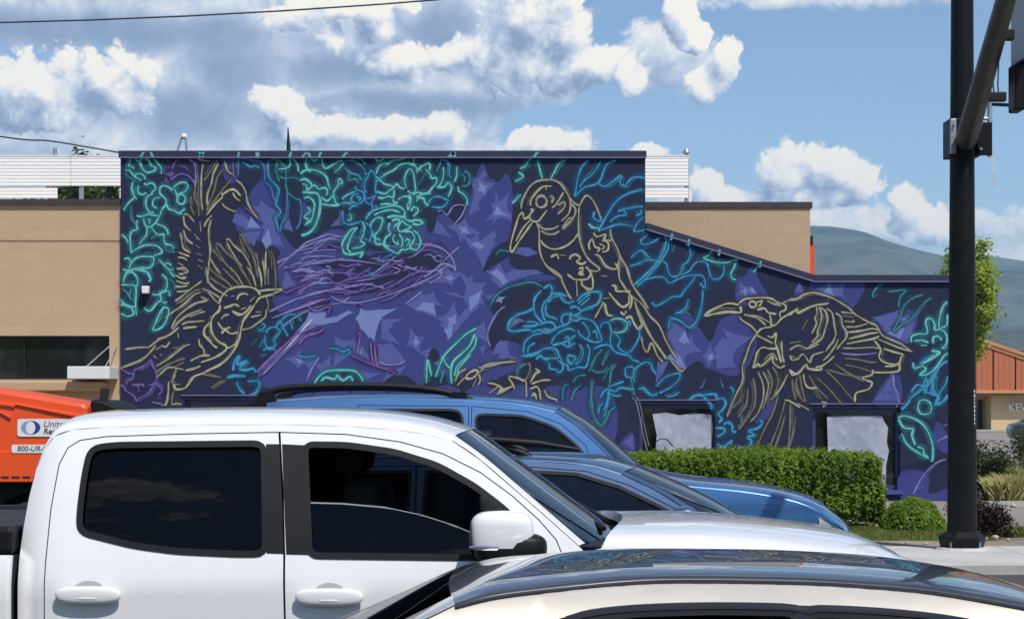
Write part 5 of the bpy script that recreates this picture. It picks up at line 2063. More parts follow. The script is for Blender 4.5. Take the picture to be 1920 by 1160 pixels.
class Car:
    def __init__(self, name, label, cat, x0, yc, W, group=None):
        self.x0, self.yc, self.W = x0, yc, W
        self.root = empty(name, (x0, yc, 0.0))
        tag(self.root, label, cat, group)

    def L(self, pts):
        """photo pixels lying on the near flank -> local x, z"""
        out = []
        for px, py in pts:
            Y = self.yc - 0.85
            for _ in range(6):
                x = (px - 960) / F * Y - self.x0
                z = EYE - (py - HY) / F * Y
                Y = self.yc - self.W(x, z)
            out.append((x, z))
        return out

    def panel(self, name, outline, mat, holes=(), off=0.0, grid=0.08, sides=(-1, 1), parent=None, thick=0.0):
        V, T = region(outline, holes, grid)
        res = []
        W = self.W
        for s in sides:
            co = [(x, s * (W(x, z) + off), z) for x, z in V]
            mb = bpy.data.meshes.new(name)
            tris = [t if s < 0 else tuple(reversed(t)) for t in T]
            # make triangles face outward
            tt = []
            for t in tris:
                a, b, c = (Vector(co[i]) for i in t)
                nrm = (b - a).cross(c - a)
                tt.append(t if nrm.y * s > 0 else tuple(reversed(t)))
            mb.from_pydata(co, [], tt)
            mb.update()
            mb.shade_smooth()
            h = 0.01
            nr = []
            for x, z in V:
                dx = (W(x + h, z) - W(x - h, z)) / (2 * h)
                dz = (W(x, z + h) - W(x, z - h)) / (2 * h)
                nr.append(Vector((-dx, s, -dz)).normalized())
            mb.normals_split_custom_set_from_vertices(nr)
            o = link(name, mb, mat, parent[s] if isinstance(parent, dict) else (parent or self.root))
            if thick:
                m = o.modifiers.new('t', 'SOLIDIFY')
                m.thickness = thick
                m.offset = -1
            res.append(o)
        return res

    def strip(self, name, st, mat, parent=None, n=2.6, seg=28, off=0.0, t0=-1.0, t1=1.0, fine=0.25, inset=0.0):
        """surface across the car through stations (x, z at the edge, crown, bow)"""
        st = catmull(st, fine) if len(st) > 2 else st
        V, Fc = [], []
        for (x, z, cr, bow) in st:
            w = self.W(x, z) - inset
            for k in range(seg + 1):
                t = t0 + (t1 - t0) * k / seg
                # denser towards the edges
                tt = math.sin(t * math.pi / 2) if (t0, t1) == (-1.0, 1.0) else t
                c = max(0.0, 1 - abs(tt) ** n) ** (1.0 / n)
                V.append((x + bow * (1 - tt * tt), w * tt, z + cr * c + off))
        m = seg + 1
        for i in range(len(st) - 1):
            for k in range(seg):
                Fc.append((i * m + k, i * m + k + 1, (i + 1) * m + k + 1, (i + 1) * m + k))
        mb = MB()
        mb.add(V, Fc)
        return mb.build(name, mat, parent or self.root, smooth=3.14)

    def line(self, name, pts, width, mat, off=0.004, sides=(-1, 1), parent=None, closed=False, proud=0.006):
        """moulding that follows the flank"""
        for s in sides:
            mb = MB()
            n = len(pts)
            V, Fc = [], []
            for i, (x, z) in enumerate(pts):
                a = pts[(i - 1) % n] if closed or i else pts[i]
                c = pts[(i + 1) % n] if closed or i < n - 1 else pts[i]
                tx, tz = c[0] - a[0], c[1] - a[1]
                l = math.hypot(tx, tz) or 1
                nx, nz = -tz / l * width / 2, tx / l * width / 2
                for sx, o2 in ((-1, off), (-.8, off + proud), (.8, off + proud), (1, off)):
                    xx, zz = x + nx * sx, z + nz * sx
                    V.append((xx, s * (self.W(xx, zz) + o2), zz))
            for i in range(n if closed else n - 1):
                j = (i + 1) % n
                for k in range(3):
                    Fc.append((i * 4 + k, i * 4 + k + 1, j * 4 + k + 1, j * 4 + k))
            mb.add(V, Fc)
            mb.build(name, mat, parent[s] if isinstance(parent, dict) else (parent or self.root), smooth=0.9)

    def handle(self, x, z, mat, parent, length=0.26):
        for s in (-1, 1):
            w = self.W(x, z)
            y = s * (w + 0.022)
            h = superell(x, y, z, length / 2, 0.018, 0.036, 0.72, 20, 12)
            h.build('door_handle', mat, parent[s], smooth=3.14)
            V = [(x + 0.062 * math.cos(a), s * (self.W(x, z + 0.03) + 0.0025), z + 0.016 + 0.040 * math.sin(a)) for a in [i * math.pi / 12 for i in range(24)]]
            mb = MB()
            mb.add(V, [tuple(range(24))])
            mb.build('handle_recess', pbr('handle_recess_shade', (0.42, 0.43, 0.46), 0.5), parent[s])  # flat grey disc, the cup's shade is put into its colour
            m_slot = pbr('pale_handle_slot', (0.8, 0.8, 0.82), 0.3)
            slot = superell(x, y + s * 0.013, z - 0.012, length * 0.2, 0.006, 0.007, 0.8, 12, 8)
            slot.build('handle_slot', m_slot if mat is P_WHITE else M_TRIM, parent[s], smooth=3.14)


def grow(poly, d):
    """push a polygon outline outward by d"""
    n = len(poly)
    area = sum(poly[i][0] * poly[(i + 1) % n][1] - poly[(i + 1) % n][0] * poly[i][1] for i in range(n))
    sg = 1 if area > 0 else -1
    out = []
    for i in range(n):
        a, b, c = poly[i - 1], poly[i], poly[(i + 1) % n]
        n1 = Vector((b[1] - a[1], a[0] - b[0]))
        n2 = Vector((c[1] - b[1], b[0] - c[0]))
        if n1.length < 1e-9 or n2.length < 1e-9:
            out.append(b)
            continue
        n1.normalize()
        n2.normalize()
        m = n1 + n2
        if m.length < 0.2:
            out.append(b)
            continue
        m = m / max(0.35, (m.dot(n1)))
        out.append((b[0] + m.x * d * sg, b[1] + m.y * d * sg))
    return out


def arch(cx, cz, r, a0=0.0, a1=math.pi, n=14):
    return [(cx + r * math.cos(a0 + (a1 - a0) * i / n), cz + r * math.sin(a0 + (a1 - a0) * i / n)) for i in range(n + 1)]


def roundpoly(poly, r, n=4):
    """round the corners of a polygon"""
    out = []
    m = len(poly)
    for i in range(m):
        a, b, c = Vector(poly[i - 1]), Vector(poly[i]), Vector(poly[(i + 1) % m])
        u, v = (a - b), (c - b)
        ru = min(r, u.length * 0.45)
        rv = min(r, v.length * 0.45)
        p0, p2 = b + u.normalized() * ru, b + v.normalized() * rv
        for k in range(n + 1):
            t = k / n
            q = p0 * (1 - t) ** 2 + b * 2 * t * (1 - t) + p2 * t * t
            out.append((q.x, q.y))
    return out


def seats(root, xs, hw, floor, mat=M_SEAT, head=1.0, wheel_side=1):
    for (x, y, rec) in [(xs[0], -hw, 1), (xs[0], hw, 1), (xs[1], -hw, 1), (xs[1], hw, 1)]:
        mb = superell(x, y, floor + 0.22, 0.27, 0.25, 0.11, 0.5)
        b = superell(x - 0.28, y, floor + 0.52, 0.09, 0.24, 0.33, 0.5)
        mb.add(b.v, b.f)
        h = superell(x - 0.34, y, floor + 0.52 + 0.33 + 0.115 * head, 0.06, 0.13, 0.10, 0.55)
        mb.add(h.v, h.f)
        p = MB().tube([(x - 0.32, y - .06, floor + .80), (x - .335, y - .06, floor + .9)], 0.008, 6).tube([(x - 0.32, y + .06, floor + .80), (x - .335, y + .06, floor + .9)], 0.008, 6)
        mb.add(p.v, p.f)
        mb.build('seat', mat, root, smooth=0.8)


def dash(root, x, w, z, wy):
    mb = superell(x, 0, z, 0.22, w, 0.13, 0.45)
    mb.build('dashboard', M_TRIM, root, smooth=0.8)
    r = MB()
    pts = []
    for k in range(25):
        a = 2 * math.pi * k / 24
        pts.append((x - 0.34 + 0.06 * math.cos(a), wy + 0.19 * math.sin(a), z + 0.06 + 0.18 * math.cos(a)))
    r.tube(pts, 0.016, 8, cap=False)
    r.tube([(x - 0.34, wy, z + 0.06), (x - 0.1, wy, z)], 0.025, 8)
    r.tube([(x - 0.34, wy - .18, z + 0.06), (x - 0.34, wy + .18, z + 0.06)], 0.016, 8)
    r.build('steering_wheel', M_TRIM, root, smooth=0.9)


# ---------------------------------------------------------------- white pickup
def pickup():
    YC, X0 = 8.60, -0.75
    XR = (38 - 960) / F * 7.68 - X0          # rear face of the cab
    XF = 2.62                                # nose

    def W(x, z):
        w = 0.925
        if z > 1.10:
            w -= 0.40 * (z - 1.10) ** 1.22
        elif z < 0.75:
            w -= 0.10 * (0.75 - z) ** 2
        w -= 0.012 * math.exp(-((z - 0.83) / 0.05) ** 2)      # shallow crease along the doors
        if XR - 0.03 < x < XR + 0.13:                          # rounded rear corner of the cab
            w -= 0.06 * (1 - (x - XR + 0.03) / 0.16) ** 2
        if x > XF - 0.55:
            w -= 0.28 * ((x - XF + 0.55) / 0.55) ** 2.2
        return w

    c = Car('pickup_truck', 'white crew cab pickup truck with its front window half open', 'pickup truck', X0, YC, W)
    L = c.L
    R = c.root
    rear = L([(36, 1050), (44, 990), (55, 930), (68, 880), (84, 842)])
    cant = L([(84, 842), (102, 818), (135, 806), (200, 801), (350, 797), (525, 796), (650, 799), (740, 806), (800, 814), (848, 826)])
    apil = L([(848, 826), (900, 862), (985, 935), (1086, 1024)])
    hoodz = apil[-1][1]
    xh = apil[-1][0]
    cowl = [(xh, hoodz), (xh + 0.10, hoodz - 0.005)]
    hood = [(xh + 0.10, hoodz - 0.005), (xh + 0.55, hoodz - 0.03), (xh + 1.0, hoodz - 0.075), (XF - 0.42, hoodz - 0.11), (XF - 0.30, hoodz - 0.15)]
    # ---- doors
    rdoor = L([(84, 1130), (86, 1060), (97, 950), (112, 870), (128, 840), (150, 826), (200, 819), (350, 814), (522, 811), (528, 920), (531, 1040)])
    xb = rdoor[-1][0]
    rdoor += [(xb + 0.015, 0.62), (xb + 0.0, 0.50), (XR + 0.42, 0.50), (XR + 0.24, 0.62), (XR + 0.12, 0.78), (rdoor[0][0], 0.95)]
    fdoor = L([(526, 811), (650, 815), (750, 829), (830, 851), (900, 886), (960, 930), (1010, 975), (1042, 1012), (1056, 1046)])
    xa = fdoor[-1][0]
    fdoor += [(xa + 0.03, 0.9), (xa + 0.02, 0.62), (xa - 0.03, 0.50), (xb + 0.008, 0.50), (xb + 0.022, 0.62), L([(535, 1040)])[0], L([(532, 920)])[0]]
    rwin = roundpoly(L([(150, 996), (150, 960), (159, 890), (170, 840), (215, 834), (495, 831), (498, 1037), (440, 1037), (330, 1032), (250, 1021)]), 0.045)
    _old = L([(152, 997), (149, 970), (157, 900), (166, 855), (180, 841), (215, 835), (350, 832), (494, 831), (497, 935), (498, 1036), (440, 1037), (330, 1032), (250, 1021)])
    fwin = roundpoly(L([(571, 832), (650, 833), (740, 846), (820, 871), (890, 910), (945, 952), (985, 992), (1010, 1030), (1010, 1045), (900, 1045), (740, 1043), (580, 1041), (576, 935)]), 0.04)
    cab = [(rear[0][0], 0.48), (rear[0][0], 0.8)] + rear + cant[1:] + apil[1:] + [(xh + 0.02, hoodz - .02), (xa + 0.06, 0.95), (xa + 0.05, 0.48)]
    g = 0.0045
    c.panel('cab_side', cab, P_WHITE, [grow(rdoor, g), grow(fdoor, g)])
    c.panel('cab_liner', cab, M_LINER, [grow(rwin, 0.0), grow(fwin, 0.0)], off=-0.035)
    pr = c.panel('rear_door', rdoor, P_WHITE, [rwin], off=0.0)
    pf = c.panel('front_door', fdoor, P_WHITE, [fwin], off=0.0)
    rd = {-1: pr[0], 1: pr[1]}
    fd = {-1: pf[0], 1: pf[1]}
    for d_ in (pr, pf):
        for o in d_:
            o['label'] = 'white door panel with body-colour handle'
    # black pillar covers and window surrounds
    bp1 = L([(499, 832), (524, 832), (529, 935), (532, 1037), (500, 1036)])
    bp2 = L([(529, 832), (571, 834), (575, 935), (579, 1039), (537, 1038), (533, 935)])
    c.panel('pillar_cover', bp1, M_TRIM, off=0.003, parent=rd)
    c.panel('pillar_cover', bp2, M_TRIM, off=0.003, parent=fd)
    c.panel('window_seal', grow(rwin, 0.014), M_TRIM, [grow(rwin, -0.012)], off=0.004, parent=rd, grid=0.05)
    c.panel('window_seal', grow(fwin, 0.012), M_TRIM, [grow(fwin, -0.014)], off=0.004, parent=fd, grid=0.05)
    c.panel('rear_glass', grow(rwin, 0.01), G_DARK, off=-0.016, parent=rd)
    # front glass wound half way down
    low = L([(570, 942), (640, 944), (720, 951), (790, 966), (850, 985), (900, 1006), (950, 1030), (990, 1048), (900, 1052), (740, 1050), (570, 1048)])
    c.panel('lowered_glass', low, G_DARK, off=-0.016, parent=fd, sides=(-1,))
    c.panel('front_glass', grow(fwin, 0.01), glass('shaded_side_glass', (0.07, 0.08, 0.09)), off=-0.016, parent=fd, sides=(1,))
    c.line('glass_edge', low[:8], 0.006, pbr('glass_edge', (0.25, 0.3, 0.3), 0.3), off=-0.018, sides=(-1,), parent=fd, proud=0.002)
    zh = L([(618, 1118)])[0]
    c.handle(zh[0], zh[1], P_WHITE, fd, 0.275)
    zh = L([(167, 1114)])[0]
    c.handle(zh[0], zh[1], P_WHITE, rd, 0.265)
    # ---- top surfaces
    st = [(x, z, 0.075, 0.0) for x, z in cant]
    st = [(cant[0][0], cant[0][1], 0.06, -0.03)] + [(x, z, 0.076, 0.0) for x, z in cant[1:-2]] + [(cant[-2][0], cant[-2][1], 0.066, 0.03), (cant[-1][0], cant[-1][1], 0.045, 0.085)]
    c.strip('roof', st, P_WHITE, n=2.5)
    ws = [(apil[0][0], apil[0][1], 0.045, 0.085), (apil[1][0], apil[1][1], 0.03, 0.10), (apil[2][0], apil[2][1], 0.022, 0.14), (apil[3][0], apil[3][1], 0.015, 0.19)]
    c.strip('windshield', ws, G_WIND, n=2.0)
    for s, (t0, t1) in ((-1, (-1.0, -0.93)), (1, (0.93, 1.0))):
        c.strip('windshield_pillar', ws, P_WHITE, n=2.0, off=0.004, t0=t0, t1=t1, seg=4)
        a0, a1 = (-0.93, -0.905) if s < 0 else (0.905, 0.93)
        c.strip('windshield_seal', ws, M_TRIM, n=2.0, off=0.003, t0=a0, t1=a1, seg=3)
    bk = [(x, z, 0.03 if i > 2 else 0.0, -0.03) for i, (x, z) in enumerate(rear)]
    bk = [(rear[0][0], 0.48, 0.0, -0.03), (rear[0][0], 0.8, 0.0, -0.03)] + [(x, z, 0.06 * (i / 4) ** 3, -0.03) for i, (x, z) in enumerate(rear)]
    c.strip('cab_back', bk, P_WHITE, n=2.5)
    gx = [(rear[0][0] - 0.035, rear[0][1] + 0.02), (rear[3][0] - 0.04, rear[3][1])]
    mb = MB()
    mb.add([(gx[0][0], -0.6, gx[0][1]), (gx[0][0], 0.6, gx[0][1]), (gx[1][0], 0.52, gx[1][1]), (gx[1][0], -0.52, gx[1][1])], [(0, 1, 2, 3)])
    mb.build('back_window', G_DARK, R)
    cw = [(cowl[0][0] - 0.0, cowl[0][1], 0.012, 0.19), (cowl[1][0], cowl[1][1] - 0.0, 0.03, 0.16)]
    c.strip('cowl', cw, M_TRIM, n=2.0, seg=24)
    hs = [(hood[0][0], hood[0][1], 0.085, 0.12)] + [(x, z, 0.108, 0.08) for x, z in hood[1:4]] + [(hood[4][0], hood[4][1], 0.085, 0.10)]
    c.strip('hood', hs, P_WHITE, n=2.7)
    # raised rim at the back of the hood
    c.strip('hood_rear_lip', [(hood[0][0] - 0.015, hood[0][1] - 0.02, 0.07, 0.12), (hood[0][0], hood[0][1], 0.0855, 0.12)], P_WHITE, n=2.7)
    ff = [(hood[4][0], hood[4][1], 0.085, 0.10), (XF - 0.2, 0.98, 0.03, 0.14), (XF - 0.14, 0.80, 0.0, 0.16), (XF - 0.1, 0.62, 0.0, 0.16), (XF - 0.14, 0.45, 0.0, 0.14)]
    c.strip('front_fascia', ff, P_WHITE, n=2.5)
    c.strip('grille', [(XF - 0.17, 0.96, 0.02, 0.165), (XF - 0.11, 0.72, 0.0, 0.185)], M_TRIM, n=2.0, t0=-0.5, t1=0.5)
    for t0, t1 in ((-0.93, -0.55), (0.55, 0.93)):
        c.strip('headlight', [(XF - 0.185, 0.97, 0.02, 0.16), (XF - 0.125, 0.80, 0.0, 0.18)], M_LAMP, n=2.0, t0=t0, t1=t1, seg=8)
    # front fender with wheel arch
    wx, wr = XF - 0.95, 0.38
    fen = [(xa + 0.057, 0.48)] + [(xa + 0.067, 0.95), (xh + 0.028, hoodz - .02)] + [(x, z) for x, z in hood] + [(XF - 0.2, 0.98), (XF - 0.14, 0.80), (XF - 0.1, 0.62), (XF - 0.14, 0.45), (wx + 0.47, 0.45)] + arch(wx, 0.40, 0.47, 0.1, math.pi - 0.1)
    c.panel('front_fender', fen, P_WHITE)
    # bed
    bx0, bx1 = XR - 1.72, XR - 0.035
    zb = L([(15, 1040)])[0][1]
    wx2 = XR - 0.62
    bed = [(bx0, 0.55), (bx0 - 0.02, zb - 0.02), (bx0 + 0.03, zb), (bx1, zb), (bx1, 0.50), (wx2 + 0.47, 0.50)] + arch(wx2, 0.42, 0.47, 0.1, math.pi - 0.1) + [(wx2 - 0.47, 0.52)]
    c.panel('bed_side', bed, P_WHITE)
    c.panel('bed_liner', bed, M_LINER, off=-0.04)
    mb = MB().box(bx0, bx1, -0.80, 0.80, 0.62, 0.66).box(bx0 - .01, bx0 + .04, -0.80, 0.80, 0.66, zb - .01).box(bx1 - .03, bx1, -0.80, 0.80, 0.66, zb - .01)
    mb.build('bed_floor', M_LINER, R)
    for s in (-1, 1):
        y = s * (W(bx1, zb) - 0.05)
        MB().box(bx0 + .02, bx1 + .0, y - 0.055, y + 0.055, zb + .001, zb + 0.115).build('bed_rail', M_TRIM, R, bevel=0.02)
    MB().box(bx0 + .05, bx1 - .06, -.74, .74, zb + .06, zb + .10).build('bed_cover', M_TRIM, R, bevel=0.02)
    MB().box(bx1 - .02, XR + .0, -.72, .72, 0.5, zb - .1).build('cab_gap_filler', M_LINER, R)
    MB().box(bx0 - .22, bx0 - .05, -.88, .88, .5, .68).build('rear_bumper', M_CHROME, R, bevel=0.03)
    for s in (-1, 1):
        MB().box(bx0 - .035, bx0 + .02, s * .84 - .05, s * .84 + .05, .85, zb - .05).build('tail_light', M_REDLAMP, R, bevel=0.01)
        wheel_parts(R, wx, s * 0.80, 0.385, 0.25, s)
        wheel_parts(R, wx2, s * 0.80, 0.385, 0.25, s)
    MB().box(bx0 + .1, XF - .5, -.45, .45, .34, .50).build('chassis', M_LINER, R)
    MB().box(XR + .05, xh + .3, -.80, .80, .46, .54).build('cab_floor', M_LINER, R)
    # mirror: white cap over a black lower shell
    ma = L([(945, 1002)])[0]
    for s in (-1, 1):
        y0 = s * (W(ma[0], ma[1]) + 0.13)
        cap = MB()
        b = superell(ma[0] - 0.008, y0, ma[1] + 0.004, 0.128, 0.085, 0.100, 0.55, 22, 14, zcut=-0.30)
        mir = b.build('mirror', P_WHITE, R, smooth=3.14)
        lw = superell(ma[0] + 0.026, y0, ma[1] - 0.044, 0.146, 0.084, 0.062, 0.62, 22, 14)
        lw.build('mirror_shell', M_TRIM, mir, smooth=3.14)
        superell(ma[0] - 0.055, y0 - s * -0.055, ma[1] - 0.034, 0.085, 0.03, 0.0075, 0.6, 14, 8).build('mirror_indicator', M_CHROME, mir, smooth=3.14)
        MB().tube([(ma[0] + .07, s * (W(ma[0], ma[1]) - .02), ma[1] - .06), (ma[0] + .04, y0, ma[1] - .055)], 0.035, 10).build('mirror_arm', M_TRIM, mir, smooth=0.9)
        mb = MB()
        mb.add([(ma[0] - 0.131, y0 - .07, ma[1] - .05), (ma[0] - 0.131, y0 + .07, ma[1] - .05), (ma[0] - .131, y0 + .07, ma[1] + .06), (ma[0] - .131, y0 - .07, ma[1] + .06)], [(0, 1, 2, 3)])
        mb.build('mirror_glass', M_CHROME, mir)
    # wiper and hood hinge bits in the cowl
    MB().tube([(xh + .12, -.45, hoodz + .045), (xh + .0, -.1, hoodz + .10), (xh - .12, .25, hoodz + .17)], 0.012, 6).build('wiper', M_TRIM, R)
    MB().tube([(xh + .16, .1, hoodz + .05), (xh + .05, .45, hoodz + .10)], 0.012, 6).build('wiper', M_TRIM, R)
    # inside
    xw = L([(700, 940)])[0][0]
    seats(R, (xw + 0.20, xw - 0.80), 0.36, 0.66, head=1.0)
    dash(R, xh - 0.12, 0.66, 1.06, 0.36)
    MB().box(XR + .12, cant[-1][0] - .06, -.58, .58, 1.688, 1.70).build('headliner', M_SEAT, R)
    return c


pickup()


# ---------------------------------------------------------------- generic closed car
def closed_car(name, label, cat, x0, yc, W, paint, path, doors, wins, wheels, wr, glassmats=None, group=None, zlow=0.28, crown=None, trim=True, handles=(), seat_x=None, rail=None, bow=0.1, roofmat=None):
    """path: dict of edge polylines (local x,z) from tail to nose: tail, gate, roof, wind, hood, nose"""
    c = Car(name, label, cat, x0, yc, W, group)
    R = c.root
    cr = dict(tail=0.0, gate=0.02, roof=0.07, wind=0.03, hood=0.07, nose=0.02)
    cr.update(crown or {})
    top = []
    for k in ('tail', 'gate', 'roof', 'wind', 'hood', 'nose'):
        top += path[k] if not top else path[k][1:]
    (xr, xf) = wheels
    low = [(top[-1][0] - 0.05, zlow), (xf + wr + 0.09, zlow)] + arch(xf, wr, wr + 0.07, -0.05, math.pi + 0.05) + [(xf - wr - 0.09, zlow), (xr + wr + 0.09, zlow)] + arch(xr, wr, wr + 0.07, -0.05, math.pi + 0.05) + [(xr - wr - 0.09, zlow), (top[0][0] + 0.05, zlow)]
    out = top + low
    g = 0.005
    c.panel('body_side', out, paint, [grow(d, g) for d in doors])
    c.panel('body_liner', out, M_LINER, [w for w in wins], off=-0.03)
    dd = []
    for i, d in enumerate(doors):
        hs = [w for w in wins if inside((sum(p[0] for p in w) / len(w), sum(p[1] for p in w) / len(w)), d)]
        o = c.panel('door', d, paint, hs)
        dd.append({-1: o[0], 1: o[1]})
    for i, w in enumerate(wins):
        cx, cz = sum(p[0] for p in w) / len(w), sum(p[1] for p in w) / len(w)
        par = next((dd[k] for k, d in enumerate(doors) if inside((cx, cz), d)), None)
        c.panel('window_glass', grow(w, 0.008), (glassmats or [G_DARK] * 9)[i], off=-0.012, parent=par)
        if trim:
            c.panel('window_seal', grow(w, 0.010), M_TRIM, [grow(w, -0.010)], off=0.003, parent=par, grid=0.06)
    for i, h in enumerate(handles):
        c.handle(h[0], h[1], paint, dd[i], 0.22)

    def sts(k, b0, b1):
        pts = path[k]
        n = len(pts)
        return [(x, z, cr[k], b0 + (b1 - b0) * i / (n - 1)) for i, (x, z) in enumerate(pts)]

    rs = sts('roof', -bow * 0.6, bow)
    gs = sts('gate', -bow * 1.0, -bow * 0.6)
    wsx = sts('wind', bow, bow * 1.9)
    hx = sts('hood', bow * 1.2, bow * 1.2)
    tl = sts('tail', -bow, -bow)
    ns = sts('nose', bow * 1.2, bow * 1.3)
    # neighbours share their crown at the joint
    rs[0] = rs[0][:2] + (0.5 * (cr['roof'] + cr['gate']),) + rs[0][3:]
    gs[-1] = gs[-1][:2] + (rs[0][2],) + gs[-1][3:]
    rs[-1] = rs[-1][:2] + (0.5 * (cr['roof'] + cr['wind']),) + rs[-1][3:]
    wsx[0] = wsx[0][:2] + (rs[-1][2],) + wsx[0][3:]
    ns[0] = ns[0][:2] + (cr['hood'],) + ns[0][3:]
    c.strip('roof', rs, roofmat or paint, n=2.5)
    c.strip('windshield', wsx, G_WIND, n=2.0)
    for s, (t0, t1), (a0, a1) in ((-1, (-1.0, -0.93), (-0.93, -0.91)), (1, (0.93, 1.0), (0.91, 0.93))):
        c.strip('windshield_pillar', wsx, paint, n=2.0, off=0.004, t0=t0, t1=t1, seg=4)
        c.strip('windshield_seal', wsx, M_TRIM, n=2.0, off=0.003, t0=a0, t1=a1, seg=3)
    c.strip('rear_window', gs, G_DARK, n=2.0)
    for (t0, t1) in ((-1.0, -0.8), (0.8, 1.0)):
        c.strip('rear_pillar', gs, paint, n=2.0, off=0.004, t0=t0, t1=t1, seg=4)
    c.strip('hood', hx, paint, n=2.6)
    c.strip('tail', tl, paint, n=2.6)
    c.strip('front_bumper', ns, paint, n=2.4)
    zn = [p for p in path['nose']]
    zt = [p for p in path['tail']]
    for t0, t1 in ((-0.95, -0.6), (0.6, 0.95)):
        a, b = zn[1], zn[2]
        c.strip('headlight', [(a[0] + .004, a[1], 0.0, bow * 1.25), (b[0] + .004, b[1] + 0.5 * (a[1] - b[1]), 0.0, bow * 1.25)], M_LAMP, n=2.0, t0=t0, t1=t1, seg=8)
        a, b = zt[-2], zt[-1]
        c.strip('tail_light', [(a[0] - .006, a[1], 0.0, -bow), (b[0] - .006, b[1] - .03, 0.0, -bow)], M_REDLAMP, n=2.0, t0=t0, t1=t1, seg=8)
    a, b = zn[1], zn[2]
    c.strip('grille', [(a[0] + .006, a[1], 0.0, bow * 1.3), (b[0] + .006, b[1], 0.0, bow * 1.3)], M_TRIM, n=2.0, t0=-0.45, t1=0.45, seg=10)
    for s in (-1, 1):
        yw = W(xr, 0.5) - 0.115
        wheel_parts(R, xf, s * yw, wr, 0.21, s)
        wheel_parts(R, xr, s * yw, wr, 0.21, s)
    x_ = (zt[0][0], zn[-1][0])
    MB().box(x_[0] + .25, x_[1] - .3, -.55, .55, .2, .34).build('underbody', M_LINER, R)
    w0, w1 = path['wind'][0], path['wind'][-1]
    MB().box(path['tail'][0][0] + .3, w1[0] + .1, -W(0, .5) + .1, W(0, .5) - .1, .30, .38).build('floor_pan', M_LINER, R)
    if seat_x:
        seats(R, seat_x, 0.36, path['roof'][1][1] - 1.13, head=0.8)
        dash(R, w1[0] - 0.10, 0.6, w1[1] - 0.1, 0.36)
    # mirrors
    for s in (-1, 1):
        mx, mz = w1[0] - 0.22, w1[1] + 0.10
        y0 = s * (W(mx, mz) + 0.10)
        mir = superell(mx, y0, mz, 0.07, 0.09, 0.065, 0.65).build('mirror', paint, R, smooth=3.14)
        MB().tube([(mx, s * (W(mx, mz - .05) - .02), mz - .05), (mx, y0, mz - .03)], 0.022, 8).build('mirror_arm', M_TRIM, mir)
    return c


def make_W(wmax, belt, top_k, nose_x, tail_x, power=1.2, nose=0.3, nl=0.6, crease=None):
    def W(x, z):
        w = wmax
        if z > belt:
            w -= top_k * (z - belt) ** power
        if z < 0.6:
            w -= 0.25 * (0.6 - z) ** 2
        if crease:
            w += 0.006 * math.exp(-((z - crease) / 0.035) ** 2)
        if x > nose_x - nl:
            w -= nose * min(1.2, (x - nose_x + nl) / nl) ** 2.4
        if x < tail_x + 0.4:
            w -= 0.22 * min(1.2, (tail_x + 0.4 - x) / 0.4) ** 2.4
        return w
    return W


